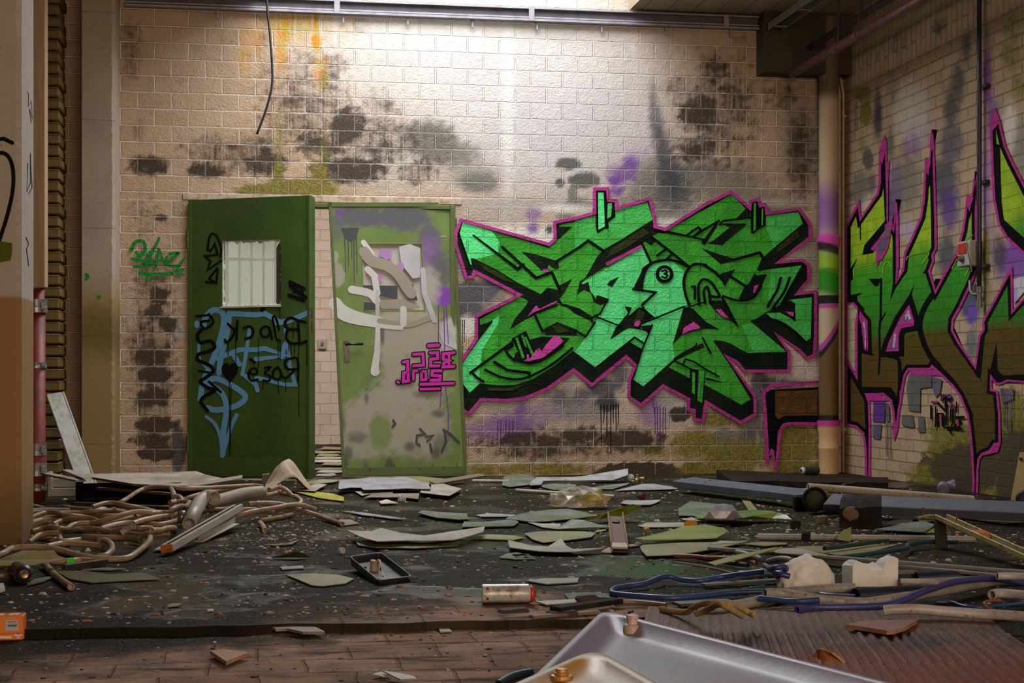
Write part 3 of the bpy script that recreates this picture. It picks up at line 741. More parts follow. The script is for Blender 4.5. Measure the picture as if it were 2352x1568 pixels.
# magenta outline, just inside the silhouette, and the pink accents
sg = 1.0 if area(OUT) > 0 else -1.0
g.stroke(OUT, 7.5, P_PINK, closed=True, off=-3.7 * sg)
g.stroke(path(B, 420, 1038, 850, 818), 7.5, P_PINK)
for q in (path(D, 1390, 0, 1170, 108, 1130, 62, 1085, 110, 1015, 208, 1100, 150, 1180, 118, 1400, 22), path(A, 1210, 1110, 1282, 1104, 1292, 1142, 1206, 1142), path(D, 970, 768, 1060, 735, 1120, 640, 1170, 610, 1200, 650, 1250, 575, 1360, 448, 1420, 462, 1482, 522, 1400, 595, 1210, 738, 1020, 782),
          path(Cc, 740, 1320, 800, 1310, 742, 1422, 728, 1400), path(Fc, 135, 65, 180, 64, 240, 132, 190, 116), path(Fc, 0, 168, 28, 200, 0, 206), path(E, 435, 185, 450, 150, 480, 148, 486, 165, 466, 192), path(E, 790, 246, 800, 200, 875, 155, 922, 205, 850, 220), path(Fc, 655, 80, 715, 85, 712, 118, 690, 110)):
    g.poly(q, P_HOT)
g.stroke(path(D, 1025, 745, 1020, 700), 5, P_HOT)
# brown letter by the pipe
g.poly(path(G, 900, 112, 1278, 92, 1278, 350, 1060, 350, 1012, 372, 992, 420, 975, 640, 950, 560, 912, 640, 886, 300), P_BLACK)
g.poly(path(G, 962, 122, 1274, 112, 1274, 300, 1030, 302, 985, 330, 962, 300), P_BROWN)
g.stroke(path(G, 1275, 58, 935, 78, 905, 112, 872, 122, 888, 300, 900, 520, 905, 660), 8.5, P_PINK)
g.stroke(path(G, 1260, 362, 1060, 362, 1015, 385, 992, 440, 985, 540, 968, 690), 7.5, P_PINK, curve=True)
g.poly(path(G, 915, 600, 925, 552, 940, 542, 955, 560, 958, 640, 978, 640, 962, 700, 945, 640, 938, 590), P_PINK)
# green tag by the first door
T5 = crop(0, 523, 3.0)
for q, w in ((path(T5, 905, 155, 930, 100, 985, 95, 1000, 150, 960, 200, 940, 170), 8), (path(T5, 910, 215, 1010, 235, 1030, 265, 925, 268), 7), (path(T5, 1095, 70, 1070, 130, 1010, 195), 6.5), (path(T5, 1060, 160, 1020, 225, 1110, 225), 6), (path(T5, 1095, 145, 1070, 275), 6), (path(T5, 1095, 145, 1130, 240, 1150, 200), 6),
             (path(T5, 1165, 180, 1230, 175, 1180, 215, 1150, 240, 1180, 265, 1240, 260), 7), (path(T5, 1275, 205, 1235, 255, 1215, 300, 1255, 285), 5), (path(T5, 965, 315, 1080, 322, 1185, 315), 9), (path(T5, 1005, 354, 1040, 354), 6), (path(T5, 1215, 335, 1240, 290), 4), (path(T5, 1235, 335, 1265, 285), 4)):
    g.stroke(q, w, P_TAG, curve=len(q) > 2)
g.disc(T5(1262, 322), 3, 3, P_TAG)
graffiti_back = g.build('graffiti', wall_back, 'large green wildstyle lettering outlined in black and magenta, with a small green tag at left')

# ------------------------------------------------------------------ right wall lettering
RT = 'right'
RA = crop(1860, 0, 4.78); RB = crop(1860, 320, 4.78); RC = crop(1860, 640, 4.78); RD = crop(1860, 850, 4.78)
def body_material():
    t = NT('spray paint fading from lime to green to brown')
    fac, rnd, h, o = masonry(t, 'right')
    X, Y, Z = t.xyz(o)
    n = t.noise(o, 5.0, 4, 0.6)
    z = t.math('ADD', t.math('ADD', Z, t.math('MULTIPLY', Y, 0.02)), t.math('MULTIPLY', t.math('SUBTRACT', n, 0.5), 0.16))
    c = t.ramp(t.math('DIVIDE', z, 3.0), [(0.0, (0.085, 0.045, 0.009)), (0.335, (0.105, 0.055, 0.011)), (0.365, (0.035, 0.18, 0.015)), (0.46, (0.035, 0.28, 0.018)), (0.535, (0.075, 0.36, 0.018)), (0.575, (0.36, 0.54, 0.022)), (1.0, (0.42, 0.60, 0.025))])
    n2 = t.noise(t.scale(o, (3, 6, 1.5)), 2.5, 4, 0.6)
    c = t.mix(t.smooth(n2, 0.4, 0.7, 0, 0.55), c, t.mix(0.5, c, (0.05, 0.06, 0.006)))
    c = t.mix(t.math('MULTIPLY', rnd, 0.2), c, (0.03, 0.05, 0.006))
    return t.fin(c, 0.65, 0, t.bump(h, 1.0, 0.03), 0.15)
R_BODY = body_material()
R_BLACK = paint_material('spray paint black on side wall', RT, (0.003, 0.0035, 0.0035), (0.006, 0.007, 0.007))
R_PINK = paint_material('spray paint pink on side wall', RT, (0.48, 0.035, 0.24), (0.36, 0.025, 0.22), sc=6)
R_BEIGE = paint_material('bare wall colour in the letter holes', RT, (0.48, 0.40, 0.27), (0.25, 0.22, 0.06), sc=6)
R_GREYV = paint_material('spray paint grey violet', RT, (0.14, 0.12, 0.16), (0.06, 0.05, 0.09), sc=5)
R_LIME = paint_material('spray paint lime line', RT, (0.36, 0.52, 0.03))
R_VIO = paint_material('spray paint violet', RT, (0.14, 0.03, 0.26), (0.05, 0.05, 0.07), sc=8)
R_CHAR = paint_material('spray paint charcoal', RT, (0.13, 0.125, 0.115))
R_WHITE = paint_material('spray paint white', RT, (0.6, 0.55, 0.55), (0.3, 0.1, 0.45), sc=7)
h = Paint(RIGHT)
BODY1 = path(RB, 388, 952, 545, 652, 562, 850, 735, 590, 755, 480, 758, 150, RA, 822, 1470, RB, 846, 60, 862, 920, 895, 856, 918, 980, 942, 655, 968, 900, 972, 1430, 955, 1546, 1012, 1430, 1032, 1250, 1112, 1080, 1210, 850, 1240, 650, 1255, 350, 1270, 190, 1300, 345, RA, 1338, 1420, RB, 1372, 200, 1392, 900, 1395, 1200, 1358, 1275, 1368, 1330, 1324, 1450, RC, 1382, 118,
             RB, 1470, 1470, 1600, 1250, 1670, 1000, 1700, 800, 1724, 600, 1754, 738, 1812, 350, 1835, 800, 1842, 1430, RC, 1782, 50, 1650, 330, 1582, 450, 1572, 560, 1640, 690, 1810, 946, 1852, 620, 1896, 560, 1890, 470, 2062, 150, RB, 2140, 1530, 2222, 1388, RC, 2228, 0, 2230, 342, 2420, 120, 2560, -200, 2560, 1400,
             RD, 2520, 170, 2330, 140, 2172, 128, 2076, 165, 2030, 150, 1996, 95, 2000, 206, 2066, 222, 2092, 480, 2096, 815, 2036, 822, 1986, 895, 1896, 932, 1864, 980, 1852, 1100, 1850, 1250, 1840, 1470, 1772, 1470, 1786, 1230, 1770, 900, 1746, 640, 1720, 490, 1642, 290, 1560, 180, 1430, 50, 1345, -25, 1330, 0, 1090, 0, 1052, 60, 1030, 170, 1010, 330, 986, 450, 966, 660, 926, 780, 915, 600, 904, 450, 880, 340, 800, 270, 635, 275, 660, 340, 670, 600, 666, 1210, 610, 1210, 600, 860, 576, 700, 500, 630, 388, 600)
h.poly(BODY1, R_BODY)
BODY2 = path(RA, 2036, 1180, 1976, 1400, RB, 1990, 250, 2010, 650, 2062, 930, 2150, 1080, 2560, 1460, 2560, 900, 2352, 480, 2230, 240, 2150, 60, RA, 2092, 1330)
h.poly(BODY2, R_BODY)
s1 = 1.0 if area(BODY1) > 0 else -1.0
s2 = 1.0 if area(BODY2) > 0 else -1.0
h.stroke(BODY1, 9.5, R_BLACK, closed=True, off=-8.0 * s1)
h.stroke(BODY2, 11, R_BLACK, closed=True, off=-8.5 * s2)
KR = lambda pts, w, **kw: h.stroke(pts, w, R_BLACK, **kw)
# heavier black on the shade sides and inside
for q in (path(RB, 575, 1270, 600, 1160, 838, 878, 824, 1000, 690, 1180, 704, 1245), path(RB, 750, 480, 815, 440, 826, 250, 770, 300), path(RB, 1245, 700, 1320, 500, 1345, 150, 1290, 360), path(RB, 1700, 900, 1790, 740, 1820, 520, 1740, 740), path(RC, 915, 30, 985, 0, 925, 140, 880, 245),
          path(RC, 1030, 270, 1090, 180, 1152, 45, 1112, 190, 1160, 300), path(RC, 1810, 946, 1870, 700, 1925, 560, 1885, 1000, 1872, 1112, 1850, 1060), path(RC, 2050, 695, 2060, 1000, 2120, 1060, 2352, 1050, 2352, 1150, 2000, 1140, 1955, 1200, 1985, 980),
          path(RB, 522, 1300, 470, 1430, 472, 1540, 410, 1568, 410, 1480), path(RC, 645, 0, 775, 0, 755, 75, 715, 85), path(RC, 395, 190, 585, 150, 520, 190, 520, 235, 400, 255), path(RC, 545, 1185, 890, 1190, 945, 1270, 960, 1400, 900, 1330, 800, 1265, 640, 1268),
          path(RB, 1235, 1475, 1290, 1390, 1370, 1250, 1365, 1330, 1320, 1450, 1360, 1568, 1310, 1568, 1300, 1460), path(RB, 2010, 40, 2085, 60, 2095, 400, 2105, 700, 2130, 880, 2080, 900, 2030, 650), path(RB, 2080, 900, 2130, 880, 2352, 1080, 2560, 1300, 2560, 1440, 2160, 1070)):
    h.poly(q, R_BLACK)
KR(path(RC, 782, 0, 778, 400, 762, 560, 768, 830, 755, 1040), 5, taper=(1, 0.8)); KR(path(RC, 832, 368, 772, 470), 4, taper=(0.4, 1.2)); KR(path(RC, 1382, 118, 1250, 330, 1206, 500, 1232, 650, 1310, 830, 1420, 960), 12, curve=True)
KR(path(RC, 775, 832, 850, 842, 955, 870, 985, 950, 985, 1300), 8, curve=True); KR(path(RC, 570, 790, 640, 815, 705, 832), 7, taper=(1.2, 0.3)); KR(path(RC, 1400, 950, 1560, 1110, 1680, 1290, 1770, 1500), 9, curve=True)
KR(path(RC, 1572, 560, 1660, 760, 1850, 1060), 9); KR(path(RB, 545, 700, 556, 1100), 2.4)
h.poly(path(RC, 1330, 110, 1410, 110, 1500, 0, 1380, 0), R_BLACK)
# lime highlights
for q in (path(RB, 480, 1500, 485, 1420, 530, 1400, 700, 1365), path(RB, 800, 1470, 810, 1380, 860, 1340, 890, 1400), path(RB, 1060, 1320, 1090, 1280, 1300, 1240, 1260, 1330, 1230, 1360), path(RB, 1680, 1190, 1600, 1340, 1560, 1420), path(RB, 1760, 1390, 1700, 1510)):
    h.stroke(q, 1.8, R_LIME, curve=True)
# holes of the letters: bare wall with pink edges
H1 = path(RC, 385, 300, 405, 265, 480, 258, 548, 335, 522, 480, 522, 1115, 400, 900, 385, 870)
H2 = path(RC, 565, 380, 632, 462, 638, 790, 600, 780, 572, 560)
H3 = path(RC, 1090, 285, 1146, 470, 1140, 512, 1002, 540, 972, 620, 972, 792, 838, 796, 870, 690, 992, 430)
for q, wd, in_ in ((H1, 9, R_BEIGE), (H2, 8, R_BEIGE), (H3, 12, R_GREYV)):
    s = 1.0 if area(q) > 0 else -1.0
    h.stroke(q, wd, R_BLACK, closed=True, off=wd / 2 * s); h.poly(q, in_); h.stroke(q, 6, R_PINK, closed=True, off=-2.6 * s)
h.poly(path(RC, 1008, 465, 1120, 455, 1135, 508, 985, 530), R_PINK); h.poly(path(RC, 1045, 400, 1085, 340, 1112, 440, 1085, 448, 1075, 400, 1050, 455), R_WHITE); h.poly(path(RC, 925, 600, 948, 610, 930, 755, 908, 755), R_WHITE)
h.poly(path(RC, 552, 345, 570, 380, 560, 500, 540, 420), R_PINK)
h.stroke(path(RC, 585, 480, 605, 560, 612, 750), 2.2, R_WHITE)
# pink outlines
h.stroke(BODY1, 5.4, R_PINK, closed=True, off=-2.6 * s1)
h.stroke(BODY2, 6.0, R_PINK, closed=True, off=-2.8 * s2)
for q in (path(RA, 822, 1468, RB, 850, 60, 835, 90, 795, 280, 770, 200, 755, 150), path(RB, 1270, 190, 1255, 260, 1300, 362, 1330, 250), path(RA, 1338, 1420, RB, 1372, 60, 1365, 130, 1315, 100, 1318, 0), path(RB, 1724, 600, 1712, 700, 1754, 748, 1800, 640), path(RA, 2036, 1180, 1970, 1380, 1985, 1460, 2050, 1380, 2090, 1330),
          path(RB, 862, 920, 820, 940, 830, 1000, 668, 1200, 690, 1222, 722, 1200, 735, 1410, 760, 1330, 790, 1320, 860, 1190, 880, 1060, 905, 930), path(RD, 632, 268, 760, 266, 880, 335, 640, 335), path(RD, 1090, 0, 1340, -10, 1460, 60, 1100, 50), path(RD, 985, 220, 1012, 240, 1000, 330, 985, 310), path(RD, 940, 540, 965, 650, 926, 780, 915, 690), path(RD, 2020, 820, 2092, 812, 2060, 900, 1900, 935)):
    h.poly(q, R_PINK)
h.poly(path(RB, 838, 970, 880, 945, 870, 1040, 840, 1170, 770, 1290, 745, 1180, 740, 1160, 810, 1070), R_GREYV)
h.stroke(path(RB, 945, 700, 962, 900, 968, 1400), 5, R_PINK); h.stroke(path(RB, 862, 250, 850, 480, 850, 880), 4, R_PINK)
h.poly(path(RC, 2236, 0, 2352, -30, 2420, 60, 2240, 280), R_WHITE)
# sprays inside the lower arches
for q, m in ((path(RD, 1090, 50, 1330, 60, 1340, 180, 1215, 200, 1210, 460, 1085, 440, 1062, 200), R_CHAR), (path(RD, 1010, 492, 1130, 490, 1148, 620, 1110, 628, 1008, 600), R_CHAR), (path(RD, 1190, 515, 1255, 512, 1265, 680, 1190, 680), R_CHAR), (path(RD, 700, 345, 830, 345, 820, 570, 690, 560), R_VIO), (path(RD, 690, 600, 790, 590, 770, 760, 690, 740), R_GREYV), (path(RD, 830, 345, 870, 380, 880, 560, 840, 560), R_GREYV),
             (path(RD, 1340, 70, 1450, 100, 1430, 250, 1380, 300, 1350, 200), R_GREYV), (path(RD, 2095, 200, 2235, 200, 2235, 320, 2110, 360), R_GREYV)):
    h.poly(q, m)
for x, L in ((2125, 260), (2150, 300), (2180, 280), (2200, 340), (2225, 200)):
    h.stroke(path(RD, x, 330, x, 330 + L), 1.6, R_GREYV)
for x in (835, 855, 885):
    h.stroke(path(RD, x, 560, x, 900 + x % 90), 1.4, R_GREYV)
# small tag with drips
for q, w in ((path(RD, 1345, 350, 1400, 350, 1480, 440), 5), (path(RD, 1445, 330, 1450, 275, 1485, 280, 1490, 420), 4), (path(RD, 1330, 390, 1330, 530), 4), (path(RD, 1500, 360, 1500, 600), 3.5), (path(RD, 1545, 350, 1545, 560), 3.5), (path(RD, 1580, 380, 1570, 580, 1540, 640), 4), (path(RD, 1610, 350, 1612, 460), 3), (path(RD, 1400, 600, 1400, 480, 1460, 480, 1460, 610), 5), (path(RD, 1690, 515, 1610, 515, 1650, 560, 1600, 610), 6), (path(RD, 1500, 630, 1660, 640), 6), (path(RD, 1380, 400, 1380, 620), 3), (path(RD, 1520, 640, 1550, 690), 4)):
    h.stroke(q, w, R_BLACK)
for q, w in ((path(RD, 1350, 350, 1400, 350), 2.6), (path(RD, 1450, 320, 1455, 285, 1480, 290), 2), (path(RD, 1545, 360, 1545, 420), 2), (path(RD, 1578, 370, 1576, 420), 2), (path(RD, 1432, 560, 1432, 490), 4), (path(RD, 1620, 545, 1625, 600), 5)):
    h.stroke(q, w, R_PINK)
h.disc(RD(1527, 300), 7.5, 7.5, R_BLACK); h.disc(RD(1530, 290), 5, 4, R_VIO)
graffiti_right = h.build('graffiti', wall_right, 'tall spiky lettering fading from lime over green to brown, edged in black and pink')
# ------------------------------------------------------------------ floor
def floor_material():
    t = NT('wet muddy paver floor')
    o = t.obj(); X, Y, Z = t.xyz(o)
    wob = t.math('MULTIPLY', t.math('SUBTRACT', t.noise(o, 5, 3), 0.5), 0.03)
    nd = t.n('ShaderNodeTexBrick', offset=0.5)
    t.l(t.vec(t.math('ADD', X, wob), t.math('ADD', Y, wob)), nd.inputs['Vector'])
    nd.inputs['Scale'].default_value = 1; nd.inputs['Color1'].default_value = (0, 0, 0, 1); nd.inputs['Color2'].default_value = (1, 1, 1, 1)
    nd.inputs['Mortar Size'].default_value = 0.007; nd.inputs['Mortar Smooth'].default_value = 0.6; nd.inputs['Brick Width'].default_value = 0.25; nd.inputs['Row Height'].default_value = 0.20
    fac, rnd = nd.outputs['Fac'], nd.outputs['Color']
    fine = t.noise(o, 55, 5, 0.7); mid = t.noise(o, 7, 5, 0.62); big = t.noise(o, 0.9, 4, 0.55)
    clay = t.mix(rnd, (0.37, 0.205, 0.125), (0.46, 0.30, 0.22))
    clay = t.mix(t.smooth(mid, 0.35, 0.7), clay, (0.20, 0.135, 0.10))
    clay = t.mix(t.math('MULTIPLY', fac, 0.28), clay, (0.09, 0.06, 0.045))
    mud = t.mix(t.smooth(mid, 0.35, 0.65), (0.009, 0.008, 0.0045), (0.026, 0.020, 0.011))
    mud = t.mix(t.smooth(t.noise(o, 1.8, 4), 0.5, 0.66), mud, (0.022, 0.022, 0.005))
    # mud lies thick in the middle of the hall and thins towards the dry front
    d = t.math('ADD', t.math('ADD', Y, t.math('MULTIPLY', t.math('SUBTRACT', big, 0.5), 1.2)), t.math('MULTIPLY', t.math('SUBTRACT', mid, 0.5), 0.9))
    d = t.math('ADD', d, t.math('MULTIPLY', t.math('MAXIMUM', t.math('SUBTRACT', 0.9, X), 0.0), 0.62))
    d = t.math('ADD', d, t.math('MULTIPLY', t.math('MAXIMUM', t.math('SUBTRACT', X, 1.05), 0.0), 1.6))
    wet = t.smooth(d, -7.2, -6.5)
    c = t.mix(wet, clay, mud)
    speck = t.smooth(t.noise(o, 120, 2, 0.5), 0.66, 0.72)
    c = t.mix(t.math('MULTIPLY', speck, 0.8), c, (0.42, 0.36, 0.27))
    c = t.mix(t.smooth(t.noise(t.scale(o, (2, 9, 1)), 1.6, 4), 0.52, 0.68, 0, 0.85), c, (0.030, 0.020, 0.015))
    pud = t.math('MULTIPLY', wet, t.smooth(t.noise(o, 1.7, 4), 0.5, 0.6))
    r = t.mix(pud, t.mix(wet, (0.68, 0.68, 0.68), (0.62, 0.62, 0.62)), (0.16, 0.16, 0.16))
    r = t.math('ADD', r, t.math('MULTIPLY', fine, 0.18))
    hgt = t.math('ADD', t.math('MULTIPLY', fine, 0.3), t.math('SUBTRACT', t.math('MULTIPLY', mid, 0.8), t.math('MULTIPLY', fac, t.math('SUBTRACT', 0.26, t.math('MULTIPLY', wet, 0.2)))))
    dry = t.math('SUBTRACT', 1.0, t.math('MULTIPLY', pud, 0.93))
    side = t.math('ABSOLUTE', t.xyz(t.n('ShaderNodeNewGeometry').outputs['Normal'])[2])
    c = t.mix(t.smooth(side, 0.7, 0.3, 0, 0.9), c, (0.012, 0.009, 0.007))  # upright faces coloured near black: shade at the broken edge painted in
    return t.fin(c, r, 0, t.bump(t.math('MULTIPLY', hgt, dry), 0.9, 0.016), t.math('ADD', 0.05, t.math('MULTIPLY', pud, 0.15)))
FLOORM = floor_material()
e0, e1 = flo(-60, 1447), flo(1330, 1421)
dE = (e1 - e0) / (e1.x - e0.x)
def edge_y(x): return e0.y + dE.y * (x - e0.x)
def slab(name, pts_top, z, depth, mat):
    n = len(pts_top)
    v = [(p[0], p[1], z) for p in pts_top] + [(p[0], p[1], z - depth) for p in pts_top]
    f = [tuple(range(n)), tuple(range(2 * n - 1, n - 1, -1))] + [(i, n + i, n + (i + 1) % n, (i + 1) % n) for i in range(n)]
    return mesh_obj(name, v, f, mat)
random.seed(9)
brk = []
x = -3.4
while x < XR + 0.3:
    brk.append((x, edge_y(x) + random.uniform(-0.02, 0.02))); x += random.uniform(0.05, 0.16)
brk.append((XR + 0.3, edge_y(XR + 0.3)))
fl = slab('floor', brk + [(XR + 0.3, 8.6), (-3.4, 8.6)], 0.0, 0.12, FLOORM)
tag(fl, 'wet muddy floor of the hall covered in debris up to the back wall', 'floor', kind='structure')
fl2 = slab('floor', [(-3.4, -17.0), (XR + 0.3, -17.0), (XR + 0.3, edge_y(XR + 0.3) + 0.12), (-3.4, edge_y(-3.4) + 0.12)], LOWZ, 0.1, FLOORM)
tag(fl2, 'lower reddish brown paver strip in front of the broken floor edge', 'floor', kind='structure')

# ------------------------------------------------------------------ ceiling, beams, side wall
def concrete(name, base, dirt, amt=0.6, extra=None):
    t = NT(name)
    o = t.obj(); X, Y, Z = t.xyz(o)
    n = t.noise(o, 2.4, 5, 0.62); f = t.noise(o, 45, 4, 0.65)
    c = t.mix(t.math('MULTIPLY', t.smooth(n, 0.4, 0.72), amt), base, dirt)
    c = t.mix(t.smooth(f, 0.64, 0.7, 0, 0.6), c, (0.05, 0.04, 0.03))
    if extra: c = extra(t, o, X, Y, Z, c, n, f)
    return t.fin(c, 0.8, 0, t.bump(f, 0.35, 0.006), 0.25)
CONC = concrete('board-marked concrete', (0.36, 0.28, 0.20), (0.20, 0.14, 0.09), extra=lambda t, o, X, Y, Z, c, n, f: t.mix(t.math('MULTIPLY', t.smooth(t.math('FRACT', t.math('MULTIPLY', X, 5.0)), 0.92, 0.98), 0.6), c, (0.03, 0.02, 0.015)))
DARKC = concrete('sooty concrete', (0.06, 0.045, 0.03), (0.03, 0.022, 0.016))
SKX0, SKX1, SKY0 = 0.0, 2.90, -4.6           # roof opening
def cbox(name, x0, x1, y0, y1, z0, z1, mat, parent=None):
    return MB().box(((x0 + x1) / 2, (y0 + y1) / 2, (z0 + z1) / 2), ((x1 - x0) / 2, (y1 - y0) / 2, (z1 - z0) / 2)).build(name, mat, parent)
ceil = cbox('ceiling', SKX1, XR + 0.3, -17, -0.02, HZ, HZ + 0.25, CONC)
tag(ceil, 'board-marked concrete ceiling slab right of the bright roof opening', 'ceiling', kind='structure')
c2 = cbox('ceiling', -3.4, SKX0, -17, -0.02, HZ, HZ + 0.25, DARKC); tag(c2, 'dark ceiling slab left of the bright roof opening', 'ceiling', kind='structure')
c3 = cbox('ceiling', SKX0, SKX1, -17, SKY0, HZ, HZ + 0.25, CONC); tag(c3, 'ceiling slab in front of the roof opening', 'ceiling', kind='structure')
# upstand walls of the roof opening
UPW = simple('weathered white render', (0.74, 0.74, 0.72), 0.8, dirt=(0.5, 0.45, 0.4), amount=0.3)
for nm, a in (('wall_opening_left', (SKX0 - 0.1, SKX0, SKY0, -0.02)), ('wall_opening_right', (SKX1, SKX1 + 0.1, SKY0, -0.02)), ('wall_opening_front', (SKX0, SKX1, SKY0 - 0.1, SKY0))):
    tag(cbox(nm, a[0], a[1], a[2], a[3], HZ + 0.26, HZ + 1.3, UPW), 'white upstand around the roof opening', 'wall', kind='structure')
wl = cbox('wall_left', -3.4, -3.2, -17, 0.0, 0, HZ, DARKC); tag(wl, 'dark side wall behind the concrete pillars', 'wall', kind='structure')
# beam along the side wall, broken notch in the corner
pn = BACK.at(1742, 180)
bm = cbox('trim_1', BACK.at(1737, 100).x, XR - 0.002, -0.19, -0.004, BACK.at(1737, 176).z, HZ - 0.002, DARKC); tag(bm, 'sooty concrete beam end in the upper corner over the downpipe', 'beam', kind='structure')

# ------------------------------------------------------------------ pillars
def pillar_extra(t, o, X, Y, Z, c, n, f):
    zz = t.math('ADD', Z, t.math('MULTIPLY', t.math('SUBTRACT', n, 0.5), 0.5))
    m = t.math('MULTIPLY', t.smooth(zz, 1.55, 1.25), 1.0)
    c = t.mix(t.math('MULTIPLY', m, 0.75), c, (0.25, 0.155, 0.035))
    m2 = t.math('MULTIPLY', t.smooth(zz, 1.35, 1.1), t.smooth(zz, 0.75, 1.05))
    c = t.mix(t.math('MULTIPLY', m2, 0.7), c, (0.10, 0.075, 0.010))
    jt = t.smooth(t.math('ABSOLUTE', t.math('SUBTRACT', t.math('FRACT', t.math('DIVIDE', t.math('ADD', Z, 0.11), 0.78)), 0.5)), 0.006, 0.0)
    return t.mix(t.math('MULTIPLY', jt, 0.6), c, (0.05, 0.04, 0.03))
PILM = concrete('pale pillar concrete stained yellow below', (0.38, 0.30, 0.235), (0.26, 0.19, 0.14), 0.5, pillar_extra)
def pil2_extra(t, o, X, Y, Z, c, n, f):
    zz = t.math('ADD', Z, t.math('MULTIPLY', t.math('SUBTRACT', n, 0.5), 0.05))
    c = t.mix(t.smooth(zz, 1.112, 1.095), c, (0.33, 0.19, 0.085))
    return t.mix(t.math('MULTIPLY', t.smooth(t.math('ADD', Z, t.math('MULTIPLY', n, 0.4)), 0.62, 0.15), 0.75), c, (0.10, 0.06, 0.018))
PIL2M = concrete('pale pillar concrete with ochre base coat', (0.46, 0.40, 0.35), (0.34, 0.27, 0.22), 0.4, pil2_extra)
def pillar(name, x1, y0, w, d, mat, label, seed):
    """square pillar whose right and rear corner is at x1; the front right edge is chamfered and chipped"""
    random.seed(seed)
    v = []; f = []
    zs_ = np.arange(0, HZ - 0.02 + 0.001, 0.03)
    for z in zs_:
        c1 = 0.022 + random.uniform(-0.004, 0.004)
        c2_ = 0.022 + random.uniform(-0.003, 0.003)
        v += [(x1 - w, y0, z), (x1 - c1, y0, z), (x1, y0 + c2_, z), (x1, y0 + d - 0.015, z), (x1 - 0.015, y0 + d, z), (x1 - w, y0 + d, z)]
    for k in range(len(zs_) - 1):
        for i in range(6):
            j = (i + 1) % 6
            f.append((k * 6 + i, k * 6 + j, k * 6 + 6 + j, k * 6 + 6 + i))
    f.append((5, 4, 3, 2, 1, 0)); b = (len(zs_) - 1) * 6; f.append(tuple(b + i for i in range(6)))
    o = mesh_obj(name, v, f, mat)
    return tag(o, label, 'pillar', kind='structure')
PB = pillar('pillar_far', -1.012, -0.425, 0.232, 0.42, PILM, 'pale concrete pillar standing at the back wall left of the green tag', 1)
PA_ = pillar('pillar_near', -1.036, -4.84, 0.40, 0.41, PIL2M, 'near concrete pillar with ochre lower half at the left picture edge', 2)
pa_pl = Plane((0, -4.842, 0), (0, -1, 0))
PP = Paint(pa_pl, base=0.001)
PK = paint_material('marker black on concrete', None, (0.008, 0.009, 0.008)); PGR = paint_material('spray olive on concrete', None, (0.10, 0.13, 0.01))
PP.stroke([(-20, 352), (12, 353), (28, 380), (30, 430), (18, 490), (-4, 560)], 9, PK, curve=True); PP.stroke([(-10, 322), (8, 318), (28, 328)], 9, PK); PP.poly([(-10, 552), (28, 558), (28, 580), (24, 598), (-10, 604)], PGR)
PP.build('graffiti', PA_, 'thick black marker loop')
ps_pl = Plane((-1.036, 0, 0), (1, 0, 0))
PS = Paint(ps_pl, base=0.001)
PS.stroke([(63, 212), (66, 216), (65, 245), (72, 232), (75, 275), (68, 250), (72, 282)], 1.6, PK); PS.stroke([(64, 375), (62, 440), (70, 420), (70, 352), (74, 430), (66, 445)], 1.6, PK); PS.stroke([(60, 545), (66, 560), (61, 572), (66, 610)], 1.6, PK)
PS.build('graffiti', PA_, 'thin black scribbles on the pillar flank')
pb_pl = Plane((0, -0.427, 0), (0, -1, 0))
PQ = Paint(pb_pl, base=0.001); PGT = paint_material('tag green on concrete', None, (0.012, 0.24, 0.03))
PQ.poly([(196, 626), (203, 628), (206, 637), (200, 643), (196, 643)], PGT); PQ.disc((228, 681), 5, 4, PGT, 12)
PQ.build('graffiti', PB, 'two green paint dabs')
# brick pilaster in the recess
pil_mat = wall_material('mossy yellowish bricks', 'x', (0.20, 0.125, 0.032), (0.05, 0.036, 0.012), grime=False, bump=1.0, dist=0.014)
xq0, xq1 = atY(96, 800, -0.6).x, atY(137, 800, -0.6).x
random.seed(4)
mb = MB()
z = 0.0; k = 0
while z < HZ - 0.08:
    dx = random.uniform(-0.008, 0.008); hgt = 0.072
    mb.box(((xq0 + xq1) / 2 + dx, -0.42 + random.uniform(-0.006, 0.006), z + hgt / 2), ((xq1 - xq0) / 2, 0.18, hgt / 2), None, 0, 0.008)
    z += 0.0833
pl = mb.build('pilaster', pil_mat); tag(pl, 'mossy ochre brick pilaster in the dark recess beside the red pipe', 'pilaster', kind='structure')
tag(cbox('trim_2', xq0 + 0.02, xq1 - 0.02, -0.4, -0.24, 0, HZ - 0.03, DARKC), 'dark mortar core of the brick pilaster', 'pilaster', kind='structure')

# ------------------------------------------------------------------ red pipe and its casing, leaning plank
RED = simple('rusty red pipe paint', (0.22, 0.025, 0.012), 0.55, dirt=(0.06, 0.02, 0.01), amount=0.6)
STEEL = simple('dull steel band', (0.34, 0.34, 0.34), 0.4, 0.7, dirt=(0.12, 0.09, 0.07))
rp = flo(84, 1152); rr = 0.053
t_ = empty('red_pipe', (rp.x, rp.y, 0)); tag(t_, 'red cast-iron pipe with steel clamp bands behind the near pillar', 'pipe')
ztop = atY(84, 692, rp.y).z
MB().lathe((rp.x, rp.y, 0.0), (0, 0, 1), [(0, rr), (0.15, rr), (0.16, rr + 0.006), (0.28, rr + 0.006), (0.29, rr), (ztop - 0.06, rr), (ztop - 0.06, rr * 0.9), (ztop + 0.07, rr * 0.9)], 24).build('pipe_body', RED, t_, True)
def zpx(py): return atY(84, py, rp.y).z
